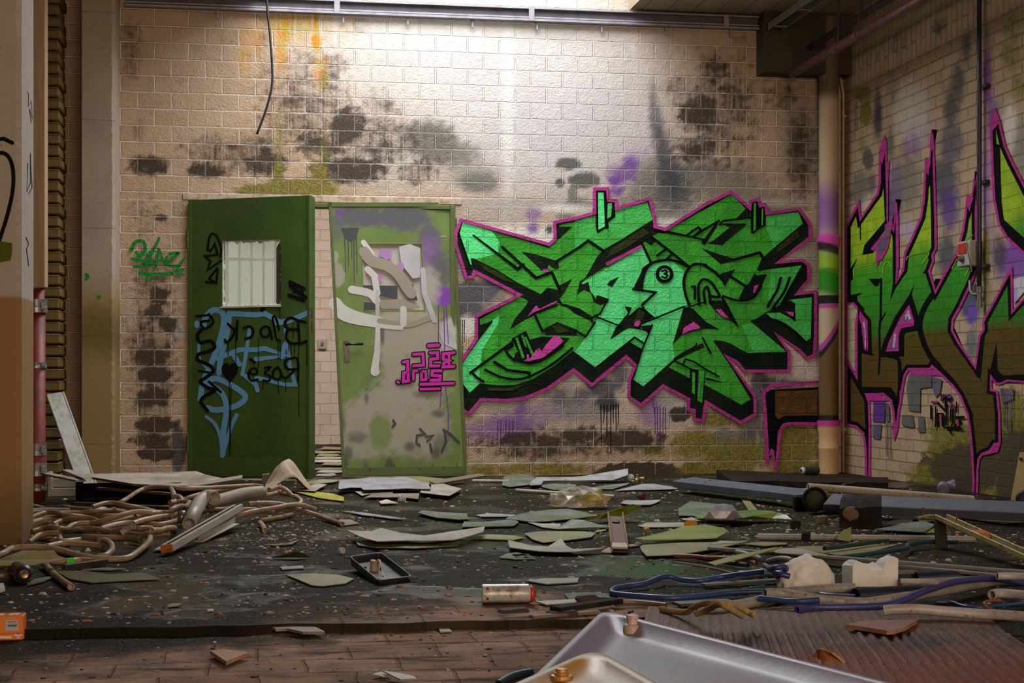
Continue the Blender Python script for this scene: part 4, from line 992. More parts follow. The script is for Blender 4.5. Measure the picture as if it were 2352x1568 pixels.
for a, b, ex in ((718, 688, 0.012), (845, 832, 0.009), (1045, 1018, 0.009), (1092, 1062, 0.010), (1126, 1110, 0.008)):
    cb = MB().lathe((rp.x, rp.y, 0), (0, 0, 1), [(zpx(a), rr), (zpx(a), rr + ex), (zpx(a) * 0.6 + zpx(b) * 0.4, rr + ex), (zpx(a) * 0.5 + zpx(b) * 0.5, rr + ex * 0.7), (zpx(b), rr + ex), (zpx(b), rr)], 24).build('clamp_band', STEEL, t_, False)
    MB().box((rp.x + 0.045, rp.y - rr - 0.004, (zpx(a) + zpx(b)) / 2), (0.012, 0.012, abs(zpx(b) - zpx(a)) * 0.3), None, 0, 0.003).build('clamp_bolt', STEEL, cb)
CASE = simple('peeling cream casing board', (0.50, 0.33, 0.19), 0.7, dirt=(0.33, 0.2, 0.1), amount=0.6, scale=4, stretch=(9, 9, 0.6))
t_ = empty('pipe_casing', (rp.x, rp.y, ztop + 0.075)); tag(t_, 'cream boxed casing over the upper part of the red pipe', 'casing')
zc = atY(90, 662, rp.y).z; zc = max(zc, ztop + 0.075)
random.seed(8)
mbc = MB(); nx = 14; v = []; hw = 0.062
MB().box((rp.x - 0.004, rp.y - hw, (zc + HZ) / 2), (hw, 0.009, (HZ - zc) / 2), None, 0, 0.003).build('front_board', CASE, t_)
MB().box((rp.x + hw - 0.013, rp.y + 0.009, (zc + 0.006 + HZ) / 2), (0.009, hw - 0.001, (HZ - zc - 0.006) / 2), None, 0, 0.003).build('side_board', CASE, t_)
PLK = simple('weathered white plank', (0.44, 0.43, 0.40), 0.65, dirt=(0.2, 0.19, 0.08), amount=0.7, scale=5, stretch=(3, 3, 0.7))
b0 = flo(200, 1130); b0.z = 0.005
top = atY(124, 914, b0.y + 0.40)
mb = MB(); d = (top - b0).normalized(); s = Vector((1, 0.25, 0)); s = (s - d * s.dot(d)).normalized(); n_ = s.cross(d)
L = (top - b0).length
mb.box(b0 + d * L / 2 + Vector((0, 0, 0.03)), (0.055, 0.011, L / 2), (s, n_, d), 0, 0.004)
pk = mb.build('plank', PLK, None, False, True); tag(pk, 'white plank leaning in the dark recess beside the red pipe', 'plank')
mb = MB().box(b0 + d * L / 2 + Vector((0, 0, 0.03)) + s * 0.062 - n_ * 0.004, (0.006, 0.016, L / 2), (s, n_, d), 0, 0.002)
o = mb.build('edge_strip', PLK, None); o.data.transform(Matrix.Translation(-pk.location)); o.parent = pk
# thin dark boards in the recess
for px, py0, py1, lab in ((112, 1085, 940, 'thin dark batten standing behind the leaning white plank'),):
    b = flo(px, py0); tp = atY(px - 4, py1, b.y + 0.15)
    bb = MB().quadbox(b + Vector((0, 0, 0.004)), tp, 0.05, 0.02, Vector((0, -1, 0)), 0, 0.003).build('batten', simple('dark wet wood', (0.05, 0.035, 0.022), 0.4), None, False, True)
    tag(bb, lab, 'batten')

# ------------------------------------------------------------------ downpipe and conduits on the right
def downpipe_material():
    t = NT('painted clay downpipe')
    o = t.obj(); X, Y, Z = t.xyz(o)
    n = t.noise(o, 9, 4, 0.6); f = t.noise(o, 50, 4, 0.6)
    # height in the hall (object origin stands on the floor), paint edges slant round the pipe
    z = t.math('ADD', Z, t.math('MULTIPLY', X, 0.30)); z = t.math('ADD', z, t.math('MULTIPLY', t.math('SUBTRACT', n, 0.5), 0.03))
    zs2 = t.math('SUBTRACT', Z, t.math('MULTIPLY', X, 1.5))
    base = t.mix(t.smooth(n, 0.4, 0.7), (0.52, 0.34, 0.20), (0.40, 0.25, 0.14))
    base = t.mix(t.smooth(Z, 1.15, 1.30), base, (0.46, 0.32, 0.21))
    def Hz(py): return 0.72 + (880 - py) / 301.0
    def band(v, c, lo, hi, soft, a=1.0):
        m = t.math('MULTIPLY', t.smooth(v, Hz(lo) - soft, Hz(lo) + soft), t.smooth(v, Hz(hi) + soft, Hz(hi) - soft))
        return t.mix(t.math('MULTIPLY', m, a), c, band.col)
    c = base
    for vv, col, lo, hi, so, a in ((Z, (0.17, 0.035, 0.28), 525, 410, 0.14, 0.8), (Z, (0.52, 0.05, 0.33), 556, 522, 0.01, 1), (z, (0.20, 0.31, 0.012), 615, 566, 0.02, 1), (z, (0.03, 0.25, 0.015), 668, 610, 0.03, 1), (z, (0.012, 0.012, 0.012), 568, 548, 0.012, 0.95),
                                   (Z, (0.01, 0.012, 0.012), 690, 669, 0.006, 1), (Z, (0.50, 0.06, 0.33), 701, 690, 0.008, 1), (Z, (0.50, 0.38, 0.28), 790, 701, 0.02, 0.8),
                                   (zs2, (0.44, 0.05, 0.30), 772, 752, 0.015, 1), (zs2, (0.012, 0.012, 0.012), 786, 768, 0.012, 1), (zs2, (0.13, 0.07, 0.02), 985, 784, 0.015, 1), (Z, (0.012, 0.010, 0.008), 972, 956, 0.012, 1), (Z, (0.50, 0.04, 0.27), 984, 969, 0.006, 1), (Z, (0.52, 0.32, 0.15), 1120, 984, 0.012, 1)):
        band.col = col
        c = band(vv, c, lo, hi, so, a)
    c = t.mix(t.smooth(f, 0.66, 0.72, 0, 0.7), c, (0.06, 0.04, 0.03))
    c = t.mix(t.smooth(Z, 2.95, 3.05), c, (0.13, 0.09, 0.05))
    return t.fin(c, 0.6, 0, t.bump(f, 0.25, 0.004), 0.3)
DPX, DPY, DPR = 4.512, -0.125, 0.078
t_ = empty('downpipe', (DPX, DPY, 0)); tag(t_, 'thick cream downpipe in the corner painted with bands of purple, green and brown', 'pipe')
DPM = downpipe_material()
def hz(py): return 0.72 + (880 - py) / 301.0
MB().lathe((DPX, DPY, 0), (0, 0, 1), [(0.0, DPR), (hz(1040), DPR), (hz(1038), DPR + 0.003), (hz(1033), DPR + 0.003), (hz(1031), DPR), (hz(1005), DPR), (hz(985), DPR + 0.012), (hz(968), DPR + 0.014), (hz(968), DPR), (hz(608), DPR), (hz(606), DPR + 0.003), (hz(600), DPR + 0.003), (hz(598), DPR), (hz(150), DPR), (hz(148), DPR + 0.004), (HZ - 0.5, DPR + 0.004), (HZ - 0.02, DPR + 0.004)], 32).build('pipe_body', DPM, t_, False)
autosmooth(t_.children[0], 35)
MB().lathe((DPX, DPY, 0), (0, 0, 1), [(hz(558), DPR + 0.002), (hz(545), DPR + 0.012), (hz(528), DPR + 0.013), (hz(526), DPR + 0.002)], 32).build('socket_collar', DPM, t_, False)
for py in (970, 1034):
    MB().box((DPX + DPR + 0.02, DPY + 0.01, hz(py)), (0.025, 0.006, 0.006)).build('clamp_lug', simple('rusty lug', (0.15, 0.07, 0.03), 0.6, 0.3), t_)
CREAM = simple('cream conduit paint', (0.55, 0.40, 0.25), 0.5, dirt=(0.22, 0.2, 0.03), amount=0.5)
cy = RIGHT.at(1941.5, 800).y
t_ = empty('thin_conduit', (XR - 0.016, cy, 0)); tag(t_, 'thin cream conduit running up the corner right of the downpipe', 'conduit')
MB().tube([(XR - 0.016, cy, 0.0), (XR - 0.016, cy, 1.2), (XR - 0.016, cy, 2.4), (XR - 0.016, cy, 3.05), (XR - 0.05, cy - 0.01, 3.2)], 0.011, 8).build('conduit_tube', CREAM, t_, True)
for zz in (0.35, 2.87):
    MB().box((XR - 0.014, cy, zz), (0.014, 0.02, 0.012), None, 0, 0.003).build('conduit_clip', CREAM, t_)
INK = simple('dark blue-black conduit paint', (0.018, 0.016, 0.035), 0.35, dirt=(0.05, 0.04, 0.04))
by = RIGHT.at(2251, 700, 0.03).y; bx = XR - 0.035
t_ = empty('dark_conduit', (bx, by, 0.9)); tag(t_, 'dark blue-black conduit running down the side wall past the switch box', 'conduit')
zb = RIGHT.at(2251, 700, 0.03).z
MB().tube([(bx, by, zb + 0.04), (bx, by, 1.6), (bx, by, 2.6), (bx, by, HZ - 0.03)], 0.0155, 12).build('conduit_tube', INK, t_, True)
GALV = simple('grey galvanised fitting', (0.22, 0.21, 0.19), 0.5, 0.5)
MB().lathe((bx, by, zb), (0, 0, 1), [(-0.02, 0.014), (-0.02, 0.02), (0.02, 0.02), (0.02, 0.016), (0.08, 0.016), (0.08, 0.021), (0.12, 0.021), (0.12, 0.016)], 12).build('end_fitting', GALV, t_)
zt = zb + 0.07
MB().tube([(bx, by + 0.02, zt), (bx, by + 0.09, zt + 0.005), (bx, by + 0.13, zt + 0.03), (bx, by + 0.135, zt + 0.10)], 0.011, 8).build('side_branch', GALV, t_, True)
for py in (612, 420, 200):
    zz = RIGHT.at(2251, py, 0.03).z
    MB().box((XR - 0.016, by - 0.03, zz), (0.016, 0.05, 0.013), None, 0, 0.003).build('wall_clip', INK, t_)
# switch box
q0 = RIGHT.at(2227, 583, 0.045)
t_ = empty('switch_box', (XR - 0.045, q0.y, q0.z)); tag(t_, 'grey switch box with red label mounted beside the dark conduit', 'switch')
BOXM = simple('grey switch box enamel', (0.44, 0.41, 0.35), 0.45, dirt=(0.22, 0.18, 0.12)); REDL = simple('red label', (0.45, 0.02, 0.015), 0.5, dirt=(0.3, 0.02, 0.01))
hh = 0.083
MB().box((XR - 0.046, q0.y, q0.z), (0.044, 0.092, hh), None, 0, 0.006).build('switch_body', BOXM, t_)
MB().box((XR - 0.0935, q0.y + 0.01, q0.z + 0.035), (0.003, 0.06, 0.034), None, 0, 0.001).build('red_plate', REDL, t_)
kb = MB().lathe((XR - 0.09, q0.y + 0.005, q0.z - 0.032), (-1, 0, 0), [(0, 0.022), (0.012, 0.024), (0.014, 0.018), (0.03, 0.016), (0.032, 0.010)], 18).build('rotary_knob', GALV, t_)
MB().box((XR - 0.125, q0.y + 0.005, q0.z - 0.028), (0.004, 0.004, 0.012), None, 0, 0.001).build('knob_mark', REDL, kb)
for k, (a, b) in enumerate((((0, -0.02, 0.08), (0.02, -0.10, -0.12)), ((0, -0.05, 0.083), (0.0, -0.09, 0.02)))):
    p0 = Vector((XR - 0.05, q0.y, q0.z))
    MB().tube(catmull([p0 + Vector((0, -0.06 + 0.03 * k, 0.12)), p0 + Vector((-0.03, -0.04, 0.09)), p0 + Vector((-0.055, -0.09, 0.03)), p0 + Vector((-0.05, -0.12, -0.06)), p0 + Vector((-0.045, -0.14, -0.13))][:5 - k], 5), 0.0045, 6).build('loose_wire', GALV, t_, True)

# ------------------------------------------------------------------ pipes and trays under the ceiling
PURPIPE = simple('purple red pipe paint', (0.17, 0.055, 0.075), 0.35, dirt=(0.06, 0.02, 0.03)); DPIPE = simple('dark grey pipe', (0.035, 0.038, 0.038), 0.4)
pz = BACK.at(1800, 180).z; pxw = BACK.at(1800, 180).x
t_ = empty('ceiling_pipe', (pxw, -0.2, pz)); tag(t_, 'purple pipe running under the ceiling along the side wall', 'pipe')
MB().tube([(pxw, -0.2, pz), (pxw, -2.5, pz), (pxw, -5.0, pz), (pxw, -8.4, pz)], 0.034, 14).build('pipe_body', PURPIPE, t_, True)
for yy in (-1.15, -1.55, -3.9):
    MB().lathe((pxw, yy, pz), (0, -1, 0), [(0, 0.034), (0, 0.041), (0.05, 0.041), (0.05, 0.034)], 16).build('pipe_collar', PURPIPE, t_)
    MB().tube([(pxw, yy - 0.05, pz + 0.03), (pxw, yy - 0.05, HZ - 0.01)], 0.006, 6).build('hanger_rod', DPIPE, t_)
q = BACK.at(1838, 122)
t_ = empty('ceiling_pipe', (q.x, -0.3, q.z)); tag(t_, 'dark grey pipe just above the purple pipe at the ceiling', 'pipe')
MB().tube([(q.x, -0.25, q.z), (q.x, -4.0, q.z), (q.x, -8.4, q.z)], 0.026, 12).build('pipe_body', DPIPE, t_, True)
for yy in (-1.3, -3.6):
    MB().tube([(q.x, yy, q.z + 0.02), (q.x, yy, HZ - 0.01)], 0.006, 6).build('hanger_rod', DPIPE, t_)
ALU = simple('dull aluminium', (0.42, 0.40, 0.38), 0.35, 0.75, dirt=(0.2, 0.15, 0.1))
q = BACK.at(1757, 78)
t_ = empty('cable_tray', (q.x, -0.25, q.z)); tag(t_, 'aluminium cable tray under the ceiling slab beside the dark pipe', 'cable tray')
for dx_, nm in ((-0.055, 'side_rail'), (0.055, 'side_rail')):
    MB().box((q.x + dx_, -4.3, q.z), (0.004, 4.05, 0.028), None, 0, 0.001).build(nm, ALU, t_)
for k in range(14):
    MB().box((q.x, -0.35 - k * 0.55, q.z - 0.02), (0.052, 0.02, 0.003)).build('tray_rung', ALU, t_)
MB().tube([(q.x + 0.02, -0.25, q.z - 0.01), (q.x + 0.02, -8.3, q.z - 0.01)], 0.012, 8).build('cable', DPIPE, t_)
for yy in (-0.8, -3.0):
    MB().tube([(q.x, yy, q.z), (q.x, yy, HZ - 0.01)], 0.006, 6).build('hanger_rod', ALU, t_)
# trunking along the wall top
r0, r1 = BACK.at(285, 5), BACK.at(1742, 38)
zr = HZ - 0.068
t_ = empty('cable_trunking', (r0.x, -0.05, zr)); tag(t_, 'long grey metal trunking fixed along the top of the back wall', 'trunking')
TRK = simple('grey lilac trunking enamel', (0.30, 0.285, 0.32), 0.4, 0.4, dirt=(0.12, 0.10, 0.09)); TRD = simple('trunking recess', (0.07, 0.06, 0.085), 0.5)
xm = (r0.x + r1.x) / 2; hl = (r1.x - r0.x) / 2 - 0.01
MB().box((xm, -0.030, zr), (hl, 0.006, 0.05)).build('back_plate', TRD, t_)
for dz, hgt, nm in ((0.045, 0.007, 'upper_flange'), (-0.046, 0.009, 'lower_flange')):
    MB().box((xm, -0.052, zr + dz), (hl, 0.022, hgt), None, 0, 0.002).build(nm, TRK, t_)
MB().box((xm, -0.062, zr - 0.024), (hl, 0.004, 0.006)).build('lip', TRK, t_)
for k in range(10):
    px = 640 + k * 148 if k else 500
    x_ = BACK.at(px, 30).x
    if x_ > r1.x - 0.1: break
    MB().box((x_, -0.034, zr - 0.085), (0.009, 0.004, 0.032), None, 0, 0.002).build('bracket', TRK, t_)
    if k % 3 == 1: MB().box((x_ - 0.05, -0.072, zr), (0.022, 0.005, 0.055), None, 0, 0.002).build('joint_cover', TRK, t_)
# hanging cable
BLK = simple('black rubber', (0.012, 0.012, 0.012), 0.45)
cp = [atY(px, py, -0.30) for px, py in ((612, -40), (614, 20), (620, 80), (625, 150), (624, 200), (610, 255), (590, 308))]
o = MB().tube(catmull(cp, 6), 0.0085, 8).build('hanging_cable', BLK, None, True, True); tag(o, 'black cable hanging down from the roof opening above the first door', 'cable')

# ------------------------------------------------------------------ doorway and doors
GRN = (0.030, 0.062, 0.009)
def door_paint(name, base, var):
    t = NT(name); o = t.obj(); n = t.noise(o, 3, 4, 0.6); f = t.noise(o, 70, 3, 0.6)
    c = t.mix(t.smooth(n, 0.35, 0.7), base, var)
    c = t.mix(t.smooth(t.noise(o, 26, 4, 0.7), 0.66, 0.72), c, (0.012, 0.014, 0.008))
    sp = t.attr('spray')
    c = t.mix(sp['Alpha'], c, t.mix(t.math('MULTIPLY', f, 0.4), sp['Color'], t.mix(0.5, sp['Color'], (0.2, 0.18, 0.15))))
    dots = t.smooth(t.noise(o, 160, 1, 0.4), 0.68, 0.74)
    return t.fin(c, t.math('ADD', 0.33, t.math('MULTIPLY', n, 0.25)), 0, t.bump(t.math('ADD', t.math('MULTIPLY', f, 0.4), dots), 0.18, 0.004), 0.45)
DM1 = door_paint('moss green door enamel', (0.050, 0.098, 0.014), (0.033, 0.068, 0.011))
DM2 = door_paint('light green door enamel', (0.145, 0.215, 0.050), (0.105, 0.165, 0.035))
DEDGE = simple('green door edge', (0.060, 0.105, 0.018), 0.4, dirt=(0.03, 0.04, 0.01)); DFRAME = simple('green steel frame', (0.075, 0.115, 0.025), 0.45, dirt=(0.12, 0.05, 0.02), amount=0.4)
# steel frame of the doorway
fr = empty('trim_3', (OPX0, 0, 0)); tag(fr, 'green steel frame around the double doorway', 'door frame', kind='structure')
MB().box((OPX0 + 0.02, 0.05, OPZ / 2), (0.02, 0.065, OPZ / 2), None, 0, 0.004).build('jamb', DFRAME, fr)
MB().box((OPX1 - 0.02, 0.05, OPZ / 2), (0.02, 0.065, OPZ / 2), None, 0, 0.004).build('jamb', DFRAME, fr)
MB().box(((OPX0 + OPX1) / 2, 0.05, OPZ - 0.018), ((OPX1 - OPX0) / 2 - 0.04, 0.065, 0.018), None, 0, 0.004).build('head_bar', DFRAME, fr)
LINT = simple('rust-bitten lintel paint', (0.50, 0.40, 0.30), 0.6, dirt=(0.30, 0.10, 0.03), amount=0.8, scale=20)
MB().box(((OPX0 + OPX1) / 2 - 0.0, -0.004, OPZ + 0.03), ((OPX1 - OPX0) / 2 + 0.05, 0.006, 0.024), None, 0, 0.002).build('lintel_plate', LINT, fr)

class Leaf:
    """a door leaf given by its four front corners; s runs left to right, t bottom to top"""
    def __init__(self, bl, br, tl, tr, thick, name, label, mat, sprays, win, n=(110, 230)):
        self.c = [Vector(p) for p in (bl, br, tl, tr)]
        nrm = (self.c[1] - self.c[0]).cross(self.c[2] - self.c[0]).normalized()
        if nrm.y > 0: nrm = -nrm
        self.n = nrm; self.th = thick
        self.root = empty(name, tuple(self.c[0])); tag(self.root, label, 'door', kind='structure')
        self.plane = Plane(self.c[0], nrm)
        nx, nz = n
        # window rectangle in s,t
        s0, s1, t0, t1 = win
        S = sorted(set([i / nx for i in range(nx + 1)] + [s0, s1])); Tt = sorted(set([i / nz for i in range(nz + 1)] + [t0, t1]))
        V = [self.p(s, t) for t in Tt for s in S]; V += [self.p(s, t) - nrm * thick for t in Tt for s in S]
        N = len(S) * len(Tt); w = len(S)
        inside = lambda i, j: s0 - 1e-6 <= S[i] and S[i + 1] <= s1 + 1e-6 and t0 - 1e-6 <= Tt[j] and Tt[j + 1] <= t1 + 1e-6
        Fs = []
        for j in range(len(Tt) - 1):
            for i in range(w - 1):
                if inside(i, j): continue
                a = j * w + i; q = (a, a + 1, a + w + 1, a + w)
                Fs.append(q); Fs.append(tuple(N + k for k in reversed(q)))
        def wall(a, b): Fs.append((a, b, N + b, N + a))
        for i in range(w - 1):
            wall(i + 1, i); k = (len(Tt) - 1) * w; wall(k + i, k + i + 1)
        for j in range(len(Tt) - 1):
            wall(j * w, (j + 1) * w); wall((j + 1) * w + w - 1, j * w + w - 1)
        iS0, iS1 = S.index(s0), S.index(s1); j0, j1 = Tt.index(t0), Tt.index(t1)
        for i in range(iS0, iS1): wall(j0 * w + i, j0 * w + i + 1); wall(j1 * w + i + 1, j1 * w + i)
        for j in range(j0, j1): wall((j + 1) * w + iS0, j * w + iS0); wall(j * w + iS1, (j + 1) * w + iS1)
        self.leaf = mesh_obj('door_leaf', V, Fs, mat, self.root)
        paint_attrs(self.leaf, sprays, world_off=tuple(self.c[0]))
    def p(self, s, t, out=0.0):
        a = self.c[0].lerp(self.c[1], s); b = self.c[2].lerp(self.c[3], s)
        return a.lerp(b, t) + self.n * out
    def st(self, px, py):
        q = self.plane.at(px, py)
        t = 0.5
        for _ in range(8):
            l = self.c[0].lerp(self.c[2], t); r = self.c[1].lerp(self.c[3], t); d = r - l
            s = (q - l).dot(d) / d.dot(d)
            b = self.c[0].lerp(self.c[1], s); u = self.c[2].lerp(self.c[3], s) - b
            t = (q - b).dot(u) / u.dot(u)
        return s, t
    def strip(self, name, s0, s1, t0, t1, out0, out1, mat):
        v = [self.p(s, t, o) for o in (out0, out1) for (s, t) in ((s0, t0), (s1, t0), (s1, t1), (s0, t1))]
        return mesh_obj(name, v, [(3, 2, 1, 0), (4, 5, 6, 7), (0, 1, 5, 4), (1, 2, 6, 5), (2, 3, 7, 6), (3, 0, 4, 7)], mat, self.root)

# first leaf stands ajar towards the room
l0 = BACK.at(434, 1097, 0.03); l0.z = 0.012
u = (712 - PX) / F; Zc = 11.54
rx, ry = (u * Zc + T * Zc) / NN, (-T * u * Zc + Zc) / NN - CAMD
D1H = 2.10
D1 = Leaf((l0.x, l0.y, 0.012), (rx, ry, 0.012), (l0.x, l0.y, D1H), (rx, ry, D1H + 0.004), 0.055, 'door_1', 'dark green steel door standing ajar, with blue and black spray lettering and a wired window', DM1,
          [(700, 800, 20, 400, (0.07, 0.12, 0.02), 0.35, 0.9)], (0, 0, 0, 0))
# (window opening is cut from its pixel rectangle)
for ch in list(D1.root.children): bpy.data.objects.remove(ch)
wa, wb = D1.st(510, 703), D1.st(645, 549)
bpy.data.objects.remove(D1.root)
WIN1 = (wa[0], wb[0], wa[1], wb[1])
D1 = Leaf((l0.x, l0.y, 0.012), (rx, ry, 0.012), (l0.x, l0.y, D1H), (rx, ry, D1H + 0.004), 0.055, 'door_1', 'dark green steel door standing ajar, with blue and black spray lettering and a wired window', DM1,
          [(690, 780, 26, 300, (0.085, 0.15, 0.02), 0.3, 0.9), (560, 470, 160, 30, (0.03, 0.06, 0.012), 0.4, 0.9)], WIN1)
D1.strip('edge_rebate', 0.985, 1.0, 0.0, 1.0, 0.0, 0.012, DEDGE); D1.strip('edge_rebate', 0.0, 0.022, 0.0, 1.0, 0.0, 0.010, DEDGE)
D1.strip('kick_plate', 0.05, 0.94, 0.008, 0.072, 0.0, 0.004, DEDGE)
# lock edge seen on the right
e = D1.p(1.0, 0.5) - D1.n * 0.0275
mb = MB(); ax = (D1.c[1] - D1.c[0]).normalized()
mb.box(D1.p(1.0, 0.5) - D1.n * 0.075 - ax * 0.006, (0.006, 0.020, (D1H - 0.02) / 2), (ax, -D1.n, Vector((0, 0, 1))), 0, 0.002).build('rebate_lip', DEDGE, D1.root)
for tt in (0.585, 0.54):
    MB().box(D1.p(1.0, tt) - D1.n * 0.03 + ax * 0.001, (0.002, 0.012, 0.035), (ax, -D1.n, Vector((0, 0, 1)))).build('lock_plate', simple('rusty lock plate', (0.10, 0.045, 0.02), 0.6, 0.4), D1.root)
for tt in (0.12, 0.86):
    MB().lathe(D1.p(-0.008, tt, 0.004), (0, 0, 1), [(-0.07, 0.011), (-0.005, 0.011), (0, 0.009), (0.005, 0.011), (0.07, 0.011)], 10).build('hinge', DEDGE, D1.root, False)
def glass_wired():
    t = NT('dusty wired glass'); o = t.obj(); X, Y, Z = t.xyz(o)
    n = t.noise(o, 4, 4)
    gx = t.math('ABSOLUTE', t.math('SUBTRACT', t.math('FRACT', t.math('MULTIPLY', X, 80)), 0.5)); gz = t.math('ABSOLUTE', t.math('SUBTRACT', t.math('FRACT', t.math('MULTIPLY', Z, 80)), 0.5))
    wire = t.smooth(t.math('MAXIMUM', gx, gz), 0.42, 0.47)
    tr = t.n('ShaderNodeBsdfTransparent'); tr.inputs[0].default_value = (0.93, 0.95, 0.90, 1)
    tl = t.n('ShaderNodeBsdfTranslucent'); tl.inputs[0].default_value = (0.85, 0.85, 0.74, 1)
    mx = t.n('ShaderNodeMixShader'); t.put(mx.inputs[0], t.math('ADD', 0.30, t.math('MULTIPLY', n, 0.3))); t.l(tr.outputs[0], mx.inputs[1]); t.l(tl.outputs[0], mx.inputs[2])
    t.fin((0.3, 0.3, 0.26), 0.3)
    m2 = t.n('ShaderNodeMixShader'); t.put(m2.inputs[0], t.math('ADD', 0.05, t.math('MULTIPLY', wire, 0.30))); t.l(mx.outputs[0], m2.inputs[1]); t.l(t.bsdf.outputs[0], m2.inputs[2])
    t.l(m2.outputs[0], t.out.inputs[0])
    return t.mat
GLW = glass_wired()
s0, s1, t0, t1 = WIN1
v = [D1.p(s, t, -0.03) for s, t in ((s0, t0), (s1, t0), (s1, t1), (s0, t1))] + [D1.p(s, t, -0.036) for s, t in ((s0, t0), (s1, t0), (s1, t1), (s0, t1))]
mesh_obj('window_pane', v, [(3, 2, 1, 0), (4, 5, 6, 7), (0, 1, 5, 4), (1, 2, 6, 5), (2, 3, 7, 6), (3, 0, 4, 7)], GLW, D1.root)
PUT = simple('chipped putty', (0.58, 0.56, 0.50), 0.7, dirt=(0.2, 0.16, 0.1))
random.seed(2)
def putty(a, b, nrm_in, k=26):
    pts = []; base = []
    for i in range(k + 1):
        q = i / k; s = a[0] + (b[0] - a[0]) * q; t = a[1] + (b[1] - a[1]) * q
        w = 0.004 + (random.random() ** 3) * 0.022
        base.append((s, t)); pts.append((s + nrm_in[0] * w, t + nrm_in[1] * w * 0.5))
    V = [D1.p(s, t, -0.008) for s, t in base] + [D1.p(s, t, -0.022) for s, t in pts]
    return mesh_obj('putty_bead', V, [(i, i + 1, k + 2 + i, k + 1 + i) for i in range(k)], PUT, D1.root)
putty((s0, t0), (s0, t1), (1, 0)); putty((s0, t1), (s1, t1), (0, -1)); putty((s1, t1), (s1, t0), (-1, 0)); putty((s1, t0), (s0, t0), (0, 1))
DKF = simple('dark window rebate', (0.06, 0.05, 0.035), 0.5)
v = [D1.p(s, t, o) for (s, t, o) in ((s1 - 0.045, t0, -0.026), (s1 - 0.012, t0, -0.026), (s1 - 0.012, t1 - 0.004, -0.026), (s1 - 0.045, t1 - 0.03, -0.026), (s1 - 0.045, t0, -0.018), (s1 - 0.012, t0, -0.018), (s1 - 0.012, t1 - 0.004, -0.018), (s1 - 0.045, t1 - 0.03, -0.018))]
mesh_obj('glazing_bead', v, [(3, 2, 1, 0), (4, 5, 6, 7), (0, 1, 5, 4), (1, 2, 6, 5), (2, 3, 7, 6), (3, 0, 4, 7)], DKF, D1.root)
D1.strip('glazing_bead', s0 - 0.012, s1 + 0.004, t0 - 0.006, t0 - 0.001, 0.0, 0.010, PUT)
# spray lettering on the first leaf
PBLUE = paint_material('light blue spray on enamel', None, (0.13, 0.31, 0.50), (0.10, 0.25, 0.42)); PBK = paint_material('black spray on enamel', None, (0.006, 0.007, 0.006)); PGY = paint_material('faint spray on enamel', None, (0.05, 0.085, 0.02))
T6 = crop(588, 523, 3.0)
p1 = Paint(D1.plane, base=0.0013, step=0.0001)
BL = lambda q, w, **kw: p1.stroke(q, w, PBLUE, **kw)
p1.disc(T5(1357, 665), 6.5, 9, PBLUE)
BL(path(T5, 1400, 690, 1420, 610, 1480, 565, 1540, 600, 1530, 720, 1470, 900, 1400, 1060, 1380, 1180), 13, curve=True); BL(path(T5, 1370, 780, 1375, 900, 1420, 960), 7, curve=True); BL(path(T5, 1580, 590, 1570, 700, 1520, 900, 1510, 1000), 13)
BL(path(T5, 1580, 590, 1763, 600, T6, 60, 590, 150, 640), 12); BL(path(T6, 140, 655, 230, 640, 360, 585), 12); BL(path(T5, 1500, 900, 1600, 860, 1650, 840, T6, 0, 840, 60, 830, 200, 880, 0, 905), 11); BL(path(T5, 1600, 860, 1650, 940), 11); BL(path(T5, 1720, 700, 1690, 900, 1670, 1010), 9)
BL(path(T6, 200, 800, 180, 890), 10); BL(path(T5, 1430, 1050, 1500, 1040, 1620, 1100, 1690, 1160, 1640, 1220, 1500, 1255, 1430, 1240), 13, curve=True); BL(path(T5, 1400, 1060, 1520, 1130, 1560, 1240, 1540, 1400, 1535, 1560), 13, curve=True); BL(path(T5, 1420, 1300, 1480, 1350, 1520, 1450, 1530, 1590), 8, curve=True); BL(path(T5, 1630, 1290, 1590, 1380, 1540, 1540), 9, curve=True)
BL(path(T6, 0, 1030, 80, 1050, 200, 1080, 270, 1080, 230, 940), 9); BL(path(T5, 1690, 1020, 1763, 1080, T6, 10, 1120), 10); BL(path(T6, 235, 930, 200, 700), 7)
BKs = lambda q, w, **kw: p1.stroke(q, w, PBK, **kw)
BKs(path(T5, 1350, 610, 1440, 600), 5); BKs(path(T5, 1440, 595, 1470, 650, 1410, 695, 1385, 650, 1440, 640), 6, curve=True); BKs(path(T5, 1400, 690, 1360, 740, 1380, 790, 1450, 780, 1480, 820, 1440, 850, 1370, 870, 1365, 910, 1440, 945, 1470, 985, 1420, 1030, 1380, 1060, 1430, 1100, 1480, 1120, 1410, 1160, 1385, 1200, 1430, 1260), 8, curve=True); BKs(path(T5, 1370, 985, 1460, 1000), 5); BKs(path(T5, 1440, 1060, 1520, 1130), 6)
BKs(path(T5, 1430, 150, 1445, 60, 1470, 40, 1500, 70, 1525, 140, 1520, 200), 5, curve=True); BKs(path(T5, 1430, 150, 1450, 160, 1480, 110, 1500, 185, 1410, 195, 1450, 230, 1430, 290, 1525, 225), 5); BKs(path(T5, 1495, 280, 1440, 350, 1490, 380, 1500, 290), 5); BKs(path(T5, 1490, 380, 1420, 372), 5)
BKs(path(T6, 235, 375, 330, 420), 9); BKs(path(T6, 240, 400, 340, 480), 10); BKs(path(T6, 230, 465, 330, 500), 9); BKs(path(T6, 260, 440, 320, 440), 6)
